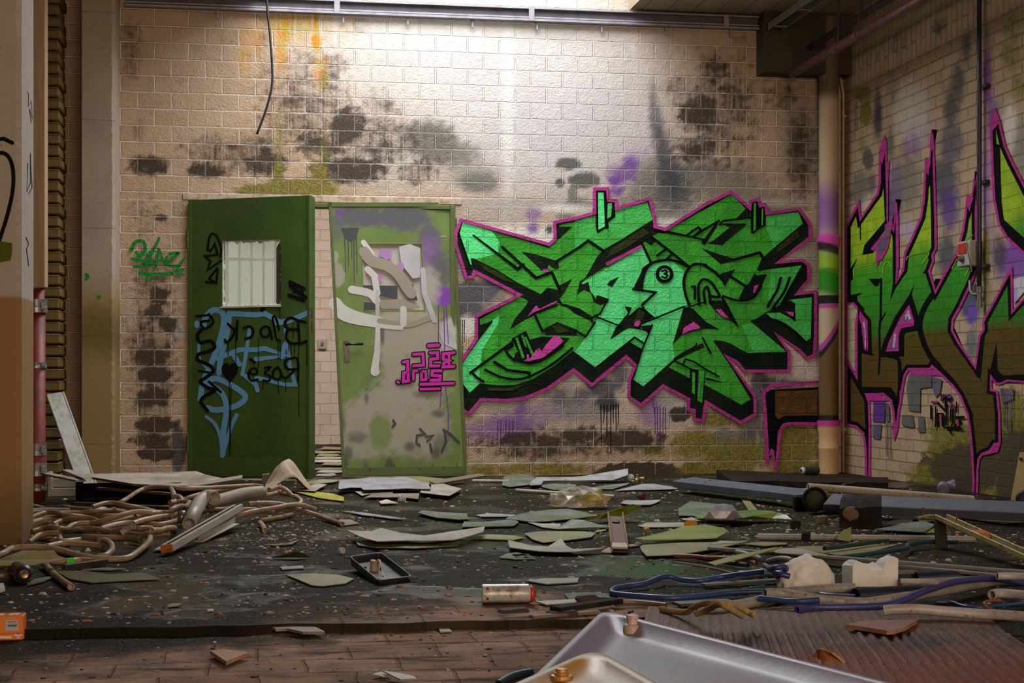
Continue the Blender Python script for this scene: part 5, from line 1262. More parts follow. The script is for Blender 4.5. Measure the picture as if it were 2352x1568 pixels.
# mirror-written words
BKs(path(T6, 350, 780, 300, 800, 290, 640, 340, 650), 6); BKs(path(T6, 292, 640, 240, 620, 200, 650, 220, 695, 290, 700), 6.5, curve=True); BKs(path(T6, 290, 700, 220, 705, 210, 760, 240, 795, 300, 795), 6.5, curve=True)
BKs(path(T6, 165, 775, 140, 760, 125, 680, 115, 620, 135, 615, 160, 700), 5, curve=True); BKs(path(T6, 95, 690, 60, 680, 30, 710, 50, 750, 90, 740, 95, 700, 110, 765), 5.5, curve=True); BKs(path(T6, 40, 565, 50, 560), 9)
BKs(path(T5, 1680, 690, 1720, 680, 1745, 710, 1730, 750, 1690, 765), 6, curve=True); BKs(path(T5, 1635, 640, 1630, 770), 5.5); BKs(path(T5, 1570, 660, 1610, 700, 1632, 690), 5.5); BKs(path(T5, 1628, 690, 1600, 750, 1560, 790, 1550, 770), 5.5, curve=True)
BKs(path(T6, 290, 1050, 288, 910, 240, 900, 200, 920, 215, 970, 285, 975), 5.5, curve=True); BKs(path(T6, 270, 975, 225, 1020, 200, 1035, 175, 1020), 5.5, curve=True); BKs(path(T6, 150, 960, 120, 985, 120, 1030, 155, 1045, 175, 1005, 150, 960), 5.5, curve=True); BKs(path(T6, 60, 965, 100, 960, 60, 1000, 100, 1025, 85, 1055, 50, 1050), 5, curve=True)
BKs(path(T5, 1710, 1000, 1763, 1010, 1770, 975, 1735, 970, 1712, 1010, 1730, 1050, 1775, 1045), 5, curve=True); BKs(path(T5, 1725, 905, 1755, 925), 6)
c0 = T5(1584, 990)
p1.poly([(c0[0] + 19 * math.sin(a) ** 3, c0[1] - (16 * math.cos(a) - 5.5 * math.cos(2 * a) - 2 * math.cos(3 * a) - math.cos(4 * a)) * 1.45) for a in [2 * math.pi * i / 40 for i in range(40)]], PBK)
for q in (path(T5, 1580, 1080, 1584, 1300, 1582, 1568), path(T5, 1592, 1080, 1590, 1380, 1586, 1520), path(T5, 1572, 790, 1573, 880), path(T5, 1625, 770, 1626, 930), path(T6, 18, 760, 18, 960), path(T6, 150, 770, 154, 910), path(T6, 166, 780, 167, 910), path(T6, 293, 800, 296, 1300), path(T6, 240, 790, 242, 870), path(T6, 265, 800, 268, 865), path(T6, 350, 790, 352, 950), path(T6, 153, 1050, 156, 1145), path(T6, 45, 1050, 47, 1115), path(T6, 205, 1040, 206, 1130), path(T6, 165, 540, 163, 620), path(T6, 255, 650, 258, 760), path(T6, 225, 800, 226, 850)):
    p1.stroke(q, 1.6, PBK)
p1.build('graffiti', D1.root, 'light blue bubble letters under black mirror-written words, a heart and a squiggle')

# second leaf hangs crooked in the opening
c_ = [BACK.at(788, 1100, 0.10), BACK.at(1070, 1093, 0.035), BACK.at(756, 465, 0.06), BACK.at(1040, 465, 0.035)]
c_[0].z = 0.006; c_[1].z = max(c_[1].z, 0.006)
# keep the four corners in one plane
nr = (c_[1] - c_[0]).cross(c_[2] - c_[0]); d4 = ray(1040, 465); c_[3] = EYE + d4 * ((c_[0] - EYE).dot(nr) / d4.dot(nr))
SPD = [(835, 500, 70, 22, (0.070, 0.066, 0.092), 0.95, 0.35), (930, 500, 60, 30, (0.070, 0.066, 0.092), 0.95, 0.35), (985, 555, 26, 45, (0.085, 0.075, 0.11), 0.95, 0.35), (800, 485, 22, 14, (0.070, 0.066, 0.092), 0.8, 0.5), (775, 520, 16, 30, (0.08, 0.075, 0.10), 0.7, 0.5), (780, 488, 10, 8, PURP, 0.8, 0.5), (760, 470, 6, 5, PURP, 0.8, 0.4),
       (985, 590, 26, 40, (0.22, 0.09, 0.30), 0.8, 0.7), (1010, 620, 30, 40, (0.08, 0.07, 0.10), 0.85, 0.5), (1020, 680, 26, 24, (0.20, 0.02, 0.36), 0.98, 0.3), (768, 590, 11, 13, BEIGE, 0.95, 0.15), (775, 632, 17, 27, BEIGE, 0.95, 0.15),
       (930, 730, 70, 24, (0.40, 0.36, 0.29), 0.95, 0.35), (960, 775, 85, 50, BEIGE, 0.97, 0.3), (900, 800, 30, 60, BEIGE, 0.95, 0.35), (950, 880, 80, 60, BEIGE, 0.97, 0.3), (880, 930, 60, 40, BEIGE, 0.95, 0.35), (820, 980, 45, 60, BEIGE, 0.97, 0.3), (900, 980, 60, 60, BEIGE, 0.9, 0.35), (985, 980, 45, 60, BEIGE, 0.95, 0.35), (970, 1030, 60, 24, BEIGE, 0.6, 0.5), (830, 1040, 50, 14, BEIGE, 0.8, 0.5), (874, 990, 26, 40, (0.14, 0.21, 0.05), 0.9, 0.3), (985, 660, 24, 46, (0.42, 0.38, 0.33), 0.85, 0.5), (1030, 770, 18, 40, (0.55, 0.52, 0.47), 0.85, 0.4),
       (785, 970, 8, 30, (0.06, 0.06, 0.06), 0.8, 0.6), (820, 1005, 22, 12, (0.06, 0.06, 0.06), 0.7, 0.6), (930, 880, 20, 12, (0.05, 0.05, 0.045), 0.75, 0.6), (985, 905, 30, 10, (0.05, 0.05, 0.045), 0.75, 0.6), (1005, 950, 14, 9, (0.05, 0.05, 0.045), 0.8, 0.6), (842, 915, 5, 12, (0.07, 0.07, 0.06), 0.8, 0.5), (790, 1060, 9, 18, (0.04, 0.045, 0.04), 0.9, 0.5), (840, 1075, 8, 18, (0.05, 0.05, 0.045), 0.7, 0.6), (895, 1070, 10, 18, (0.03, 0.03, 0.03), 0.9, 0.5), (800, 1040, 10, 14, (0.05, 0.05, 0.045), 0.8, 0.5), (1010, 1020, 16, 22, (0.05, 0.05, 0.045), 0.6, 0.6), (940, 1025, 12, 10, (0.05, 0.05, 0.045), 0.8, 0.5), (1000, 1040, 10, 14, (0.05, 0.05, 0.045), 0.8, 0.5), (878, 770, 5, 24, (0.05, 0.06, 0.04), 0.85, 0.4)]
D2 = Leaf(*c_, 0.05, 'door_2', 'x', DM2, [], (0, 0, 0, 0), (4, 4))
wa, wb = D2.st(838, 712), D2.st(968, 560)
for ch in list(D2.root.children): bpy.data.objects.remove(ch)
bpy.data.objects.remove(D2.root)
WIN2 = (wa[0], wb[0], wa[1], wb[1])
D2 = Leaf(*c_, 0.05, 'door_2', 'light green steel door hanging crooked, sprayed beige and purple, with a pink tag', DM2, SPD, WIN2)
D2.strip('edge_rebate', -0.004, 0.018, 0.0, 1.0, 0.0, 0.008, DFRAME); D2.strip('edge_rebate', 0.985, 1.012, 0.0, 1.0, 0.0, 0.008, DFRAME); D2.strip('top_rebate', 0.0, 1.0, 0.985, 1.0, 0.0, 0.008, DFRAME)
D2.strip('kick_plate', 0.01, 0.99, 0.006, 0.034, 0.0, 0.004, DFRAME)
for k, s in enumerate((0.22, 0.42, 0.62, 0.73, 0.82, 0.93)):
    MB().lathe(D2.p(s, 0.03 + 0.012 * (k % 2), 0.004), D2.n, [(0, 0.006), (0.004, 0.005)], 8).build('screw', DKF, D2.root)
s0, s1, t0, t1 = WIN2
PANE2 = simple('overpainted pane', (0.50, 0.44, 0.40), 0.35, dirt=(0.40, 0.33, 0.30), amount=0.5, scale=3)
v = [D2.p(s, t, o) for o in (-0.022, -0.030) for s, t in ((s0, t0), (s1, t0), (s1, t1), (s0, t1))]
mesh_obj('window_pane', v, [(0, 1, 2, 3), (7, 6, 5, 4), (0, 4, 5, 1), (1, 5, 6, 2), (2, 6, 7, 3), (3, 7, 4, 0)], PANE2, D2.root)
LF = simple('green glazing frame', (0.17, 0.23, 0.07), 0.45, dirt=(0.1, 0.13, 0.04))
for (a0, a1, b0_, b1_) in ((s0 - 0.008, s0, t0 - 0.004, t1 + 0.004), (s1, s1 + 0.008, t0 - 0.004, t1 + 0.004), (s0, s1, t1, t1 + 0.004), (s0 - 0.008, s1 + 0.008, t0 - 0.005, t0)):
    D2.strip('glazing_frame', a0, a1, b0_, b1_, 0.0, 0.002, LF)
hb = D2.st(795, 808)
BLKM = simple('black door furniture', (0.012, 0.012, 0.012), 0.3)
hd = D2.strip('handle_plate', hb[0] - 0.018, hb[0] + 0.026, hb[1] - 0.034, hb[1] + 0.040, 0.0, 0.009, BLKM)
ha = D2.p(hb[0] + 0.004, hb[1] + 0.028)
axs = (D2.c[1] - D2.c[0]).normalized()
mb = MB(); mb.lathe(ha, D2.n, [(0.0, 0.012), (0.045, 0.011), (0.047, 0.009)], 14); mb.tube([ha + D2.n * 0.042, ha + D2.n * 0.046 + axs * 0.04, ha + D2.n * 0.040 + axs * 0.125], 0.0095, 10, 0, False)
mb.build('door_handle', BLKM, D2.root, True)
kp = D2.p(hb[0] + 0.004, hb[1] - 0.014, 0.009); MB().lathe(kp, D2.n, [(0, 0.008), (0.003, 0.007), (0.0031, 0.004)], 12).build('keyhole', GALV, hd)
mp = D2.st(1018, 543); D2.strip('maker_plate', mp[0] - 0.022, mp[0] + 0.022, mp[1] - 0.0035, mp[1] + 0.0035, 0.0, 0.002, simple('small aluminium plate', (0.4, 0.4, 0.38), 0.4, 0.6))
for py in (520, 560):
    st_ = D2.st(1046, py)
    MB().lathe(D2.p(1.012, st_[1], 0.01), (0, 0, 1), [(-0.06, 0.010), (-0.004, 0.010), (0, 0.008), (0.004, 0.010), (0.06, 0.010)], 10).build('hinge', DFRAME, D2.root)
p2 = Paint(D2.plane, base=0.0025, step=0.00005)
W_ = paint_material('white spray on enamel', None, (0.60, 0.58, 0.54), (0.46, 0.43, 0.38), amount=0.6); TAN = paint_material('beige spray on enamel', None, (0.33, 0.285, 0.215), (0.27, 0.235, 0.18)); SL = paint_material('slate spray on enamel', None, (0.07, 0.075, 0.08)); VI = paint_material('violet spray on enamel', None, (0.22, 0.02, 0.38)); MG = paint_material('magenta spray on enamel', None, (0.56, 0.03, 0.34), (0.42, 0.02, 0.26)); PL = paint_material('pale violet spray on enamel', None, (0.42, 0.22, 0.46)); LGR = paint_material('pale grey spray on glass', None, (0.50, 0.47, 0.48))
for x_, y_, L_ in ((610, 70, 150), (632, 70, 120), (655, 60, 95), (672, 60, 200), (690, 60, 160)):
    p2.stroke(path(T6, x_, y_, x_ + 4, y_ + L_ * 0.5, x_ + 6, y_ + L_ * 1.6), 2.0, SL, taper=(1.4, 0.6))
p2.poly(path(T6, 590, 0, 710, 0, 690, 70, 650, 90, 610, 70), SL)
p2.stroke(path(T6, 740, 100, 800, 180), 12, W_); p2.poly(path(T6, 985, 130, 1060, 110, 1130, 140, 1130, 340, 1080, 350, 1000, 250), LGR)
p2.poly(path(T6, 850, 160, 880, 140, 935, 165, 930, 210, 900, 220, 850, 195), PL); p2.poly(path(T6, 975, 255, 1000, 230, 1022, 260, 1010, 310, 985, 300), PL); p2.poly(path(T6, 830, 310, 880, 340, 835, 380), PL)
p2.poly(path(T6, 740, 395, 975, 400, 975, 490, 830, 460, 740, 430), SL); p2.poly(path(T6, 745, 510, 815, 520, 820, 565, 745, 565), SL); p2.poly(path(T6, 1080, 385, 1115, 500, 1050, 495, 1040, 420), SL); p2.poly(path(T6, 815, 500, 1000, 490, 1130, 540, 1130, 555, 870, 560), TAN)
p2.stroke(path(T6, 770, 285, 815, 330, 835, 450), 15, W_); p2.stroke(path(T6, 660, 425, 780, 450, 830, 500), 18, W_, curve=True); p2.stroke(path(T6, 835, 440, 838, 640), 9, LGR)
p2.stroke(path(T6, 745, 165, 800, 230, 900, 260, 980, 320, 1040, 410, 1070, 450), 25, TAN, curve=True)
p2.stroke(path(T6, 545, 520, 600, 570, 700, 610, 850, 640), 24, W_, curve=True, taper=(1.2, 0.8)); p2.stroke(path(T6, 850, 640, 1040, 670, 1200, 620), 12, TAN, curve=True); p2.stroke(path(T6, 545, 590, 640, 640, 850, 675, 1000, 690), 10, W_, curve=True)
p2.stroke(path(T6, 840, 680, 835, 850, 820, 960, 820, 990), 14, W_, taper=(0.7, 1.5)); p2.stroke(path(T6, 1015, 560, 1015, 660), 15, W_); p2.stroke(path(T6, 1150, 290, 1160, 450, 1230, 640), 12, LGR)
p2.poly(path(T6, 1255, 700, 1330, 700, 1385, 800, 1385, 840, 1290, 800), LGR)
for q in (path(T6, 1258, 530, 1258, 800), path(T6, 1295, 540, 1300, 860), path(T6, 1310, 530, 1320, 700, 1325, 800), path(T6, 1300, 1060, 1325, 1250, 1325, 1440), path(T6, 1280, 1080, 1268, 1240)):
    p2.stroke(q, 1.8, VI)
def tagpk(q, w=7, **kw):
    p2.stroke(q, w + 5.0, PBK, **kw); tagpk.q.append((q, w, kw))
tagpk.q = []
tagpk(path(T6, 1190, 812, 1255, 808), 9)
tagpk(path(T6, 1365, 860, 1290, 868, 1290, 905, 1330, 915, 1295, 930, 1290, 958, 1365, 955)); tagpk(path(T6, 1330, 865, 1330, 950), 6)
tagpk(path(T6, 1200, 862, 1250, 860, 1252, 900, 1205, 905, 1202, 952, 1260, 950)); tagpk(path(T6, 1085, 872, 1150, 868, 1155, 945, 1085, 950))
tagpk(path(T6, 1015, 925, 1045, 920, 1050, 1055, 1015, 1060, 1018, 1000, 1048, 995)); tagpk(path(T6, 1085, 1045, 1085, 985, 1110, 985), 6); tagpk(path(T6, 1140, 990, 1170, 988, 1172, 1045, 1140, 1048, 1140, 990), 6); tagpk(path(T6, 1275, 985, 1215, 985, 1212, 1015, 1270, 1020, 1268, 1048, 1205, 1050), 7)
tagpk(path(T6, 1135, 1078, 1360, 1070), 7); tagpk(path(T6, 1135, 1112, 1265, 1108), 6); tagpk(path(T6, 975, 1060, 983, 1066), 6)
for q, w, kw in tagpk.q: p2.stroke(q, w, MG, **kw)
for q in (path(T6, 945, 1325, 960, 1350, 940, 1370), path(T6, 1130, 1385, 1165, 1420, 1110, 1430, 1105, 1480, 1130, 1500), path(T6, 1170, 1440, 1220, 1430, 1180, 1470), path(T6, 1200, 1490, 1210, 1540), path(T6, 1290, 1390, 1340, 1420, 1400, 1480), path(T6, 1300, 1395, 1310, 1470, 1280, 1540)):
    p2.stroke(q, 5, SL)
p2.build('graffiti', D2.root, 'white and beige strokes, violet drips and a small pink mirror-written tag')

# ------------------------------------------------------------------ the room beyond the doorway
bw_mat = wall_material('pale blocks of the next room', 'back', (0.70, 0.55, 0.45), (0.6, 0.5, 0.42), grime=False)
FY = 6.6
def far_wall():
    X0, X1, Z0, Z1 = -0.62, 0.36, 1.25, 3.1
    v = []; f = []
    for (a, b, c, d) in ((-3.4, X0, 0, 4), (X1, XR + 0.3, 0, 4), (X0, X1, 0, Z0), (X0, X1, Z1, 4)):
        k = len(v); v += [(a, FY, c), (b, FY, c), (b, FY, d), (a, FY, d)]; f.append((k, k + 1, k + 2, k + 3))
    return mesh_obj('wall_far', v, f, bw_mat), (X0, X1, Z0, Z1)
wf, (X0, X1, Z0, Z1) = far_wall(); tag(wf, 'pale block wall of the next room seen through the door gap', 'wall', kind='structure')
wn = empty('window_1', (X0, FY, Z0)); tag(wn, 'bright barred window of the next room seen through the first door', 'window', kind='structure')
FRM = simple('grey window bars', (0.45, 0.47, 0.52), 0.5)
for k in range(8):
    MB().box((X0 + (X1 - X0) * k / 7, FY, (Z0 + Z1) / 2), (0.014, 0.02, (Z1 - Z0) / 2)).build('window_bar', FRM, wn)
for k in range(3):
    MB().box(((X0 + X1) / 2, FY + 0.001, Z0 + (Z1 - Z0) * k / 2), ((X1 - X0) / 2, 0.018, 0.016)).build('window_bar', FRM, wn)
MILK = NT('milky window glass'); tl = MILK.n('ShaderNodeBsdfTranslucent'); tl.inputs[0].default_value = (0.95, 0.95, 0.86, 1); MILK.l(tl.outputs[0], MILK.out.inputs[0])
mesh_obj('window_pane', [(X0, FY + 0.03, Z0), (X1, FY + 0.03, Z0), (X1, FY + 0.03, Z1), (X0, FY + 0.03, Z1), (X0, FY + 0.036, Z0), (X1, FY + 0.036, Z0), (X1, FY + 0.036, Z1), (X0, FY + 0.036, Z1)], [(0, 1, 2, 3), (7, 6, 5, 4), (0, 4, 5, 1), (1, 5, 6, 2), (2, 6, 7, 3), (3, 7, 4, 0)], MILK.mat, wn)
cw = atY(746, 770, 0.9)
iw = MB().box((1.32, 0.85, 1.83), (0.12, 0.30, 1.83)).build('wall_inner', bw_mat); tag(iw, 'pale brick pier just behind the crooked door', 'wall', kind='structure')
sw = atY(740, 790, 6.55)
t_ = empty('wall_switch', (sw.x, FY - 0.03, sw.z)); tag(t_, 'small grey switch on the pale wall behind the door gap', 'switch')
MB().box((sw.x, FY - 0.02, sw.z), (0.05, 0.016, 0.06), None, 0, 0.006).build('switch_case', BOXM, t_); MB().box((sw.x, FY - 0.042, sw.z + 0.004), (0.016, 0.006, 0.024), None, 0, 0.003).build('rocker', GALV, t_)
cf = cbox('ceiling_far', -3.4, XR + 0.3, 3.4, FY + 0.05, 4.0, 4.1, UPW); tag(cf, 'ceiling of the next room', 'ceiling', kind='structure')
for nm, x_ in (('wall_far_left', -3.4), ('wall_far_right', XR + 0.25)):
    tag(cbox(nm, x_, x_ + 0.05, 0.25, FY, 0, 4, bw_mat), 'side wall of the next room', 'wall', kind='structure')
# ------------------------------------------------------------------ debris: sheets and shards
HA = crop(0, 1040, 5.88); HB = crop(390, 1040, 5.88); S1 = crop(780, 1040, 5.88); S2 = crop(1170, 1040, 5.88); S3 = crop(1560, 1040, 5.88); S4 = crop(1952, 1040, 5.88)
L0 = crop(0, 1240, 4.78); L1 = crop(470, 1240, 4.78); L2 = crop(940, 1240, 4.78); L3 = crop(1400, 1240, 4.78); L4 = crop(1872, 1240, 4.78)

def sheet_mat(name, a, b, c=None, rough=0.35):
    """old plastic or glass sheet: pale film a, dirt b in veils, algae c in drifts"""
    t = NT(name); o = t.obj()
    n = t.noise(t.scale(o, (3, 1.2, 3)), 2.0, 5, 0.62); f = t.noise(o, 40, 4, 0.65); s = t.noise(t.scale(o, (30, 2, 2)), 1.0, 4, 0.6)
    col = t.mix(t.smooth(n, 0.38, 0.66), a, b)
    if c: col = t.mix(t.math('MULTIPLY', t.smooth(t.noise(o, 2.6, 4, 0.6), 0.42, 0.62), 0.85), col, c)
    col = t.mix(t.math('MULTIPLY', t.smooth(s, 0.5, 0.75), 0.4), col, tuple(x * 0.45 for x in b))
    col = t.mix(t.smooth(f, 0.66, 0.72, 0, 0.7), col, (0.03, 0.025, 0.015))
    return t.fin(col, t.math('ADD', rough - 0.1, t.math('MULTIPLY', f, 0.3)), 0, t.bump(t.math('ADD', f, n), 0.2, 0.004), 0.45)
SM = {
    'grey': sheet_mat('grey lilac film', (0.36, 0.34, 0.37), (0.25, 0.23, 0.22)),
    'glass': sheet_mat('grey green glass sheet', (0.19, 0.235, 0.205), (0.105, 0.13, 0.105), (0.14, 0.16, 0.07), 0.25),
    'pale': sheet_mat('pale dusty film', (0.40, 0.36, 0.31), (0.29, 0.25, 0.19)),
    'moss': sheet_mat('algae green sheet', (0.20, 0.225, 0.025), (0.10, 0.13, 0.012), (0.28, 0.28, 0.06)),
    'lime': sheet_mat('yellow green sheet', (0.38, 0.36, 0.015), (0.28, 0.27, 0.015)),
    'green': sheet_mat('grass green sheet', (0.07, 0.15, 0.02), (0.15, 0.18, 0.025), (0.17, 0.19, 0.03)),
    'khaki': sheet_mat('khaki dirty film', (0.27, 0.24, 0.13), (0.18, 0.155, 0.075), (0.23, 0.21, 0.05)),
    'olive': sheet_mat('dark olive sheet', (0.085, 0.08, 0.028), (0.05, 0.047, 0.018), (0.10, 0.10, 0.02)),
    'mauve': sheet_mat('brown mauve sheet', (0.25, 0.19, 0.165), (0.18, 0.135, 0.11)),
    'terra': sheet_mat('terracotta fragment', (0.24, 0.10, 0.06), (0.28, 0.17, 0.12), None, 0.6),
    'orange': sheet_mat('orange stained fragment', (0.42, 0.17, 0.045), (0.36, 0.23, 0.14), None, 0.6),
    'dark': sheet_mat('dark wet sheet', (0.022, 0.026, 0.026), (0.035, 0.035, 0.03), None, 0.25),
    'white': sheet_mat('white fragment', (0.52, 0.49, 0.44), (0.38, 0.34, 0.28), None, 0.5),
    'silver': sheet_mat('crumpled silver foil', (0.30, 0.29, 0.33), (0.16, 0.15, 0.18), None, 0.2),
}
SHN = [0]
def sheet(pts, z, mat, label, name='plastic_sheet', cat='sheet', zs=None, curl=0.0, thick=0.0035, group='broken sheets on the wet floor', cuts=2, wave=0.0):
    """broken sheet lying on the floor; its outline is read in the photograph and laid at height z"""
    SHN[0] += 1
    random.seed(100 + SHN[0])
    n = len(pts)
    W = []
    for i in range(n):
        a, b = pts[i], pts[(i + 1) % n]
        za = zs[i] if zs else 0.0; zb = zs[(i + 1) % n] if zs else 0.0
        W.append((a, za))
        d = math.hypot(b[0] - a[0], b[1] - a[1])
        if d > 14:
            j = min(0.018 * d, 1.6)
            W.append((((a[0] + b[0]) / 2 + random.uniform(-j, j), (a[1] + b[1]) / 2 + random.uniform(-j, j) * 0.5), (za + zb) / 2))
    P = [flo(p[0], p[1], z + q) for p, q in W]
    bm = bmesh.new()
    tri = tessellate_polygon([[Vector((p.x, p.y, 0)) for p in P]])
    vs = [bm.verts.new(p) for p in P]
    for t in tri:
        try: bm.faces.new([vs[i] for i in t])
        except ValueError: pass
    bmesh.ops.subdivide_edges(bm, edges=bm.edges[:], cuts=cuts, use_grid_fill=True)
    xs_ = [v.co.x for v in bm.verts]; ys_ = [v.co.y for v in bm.verts]
    cx, cy = (min(xs_) + max(xs_)) / 2, (min(ys_) + max(ys_)) / 2; rx_, ry_ = (max(xs_) - min(xs_)) / 2 + 1e-4, (max(ys_) - min(ys_)) / 2 + 1e-4
    ph = random.uniform(0, 6)
    for v in bm.verts:
        a, b = (v.co.x - cx) / rx_, (v.co.y - cy) / ry_
        v.co.z += curl * (a * a * 0.6 + b * b * 0.4) + wave * (0.5 + 0.5 * math.sin(a * 4 + ph) * math.cos(b * 3 + ph * 2))
    bmesh.ops.recalc_face_normals(bm, faces=bm.faces[:])
    up = sum(f.normal.z for f in bm.faces)
    if up < 0: bmesh.ops.reverse_faces(bm, faces=bm.faces[:])
    bmesh.ops.solidify(bm, geom=bm.faces[:], thickness=thick)
    zmin = min(v.co.z for v in bm.verts)
    lift = max(0, z - zmin) if not zs else max(0, z - zmin)
    c = Vector((cx, cy, z))
    for v in bm.verts: v.co = v.co - c + Vector((0, 0, lift))
    me = bpy.data.meshes.new(name); bm.to_mesh(me); bm.free()
    me.materials.append(SM[mat] if isinstance(mat, str) else mat)
    o = bpy.data.objects.new(name, me); COL.objects.link(o); o.location = c
    autosmooth(o, 35)
    return tag(o, label, cat, group)

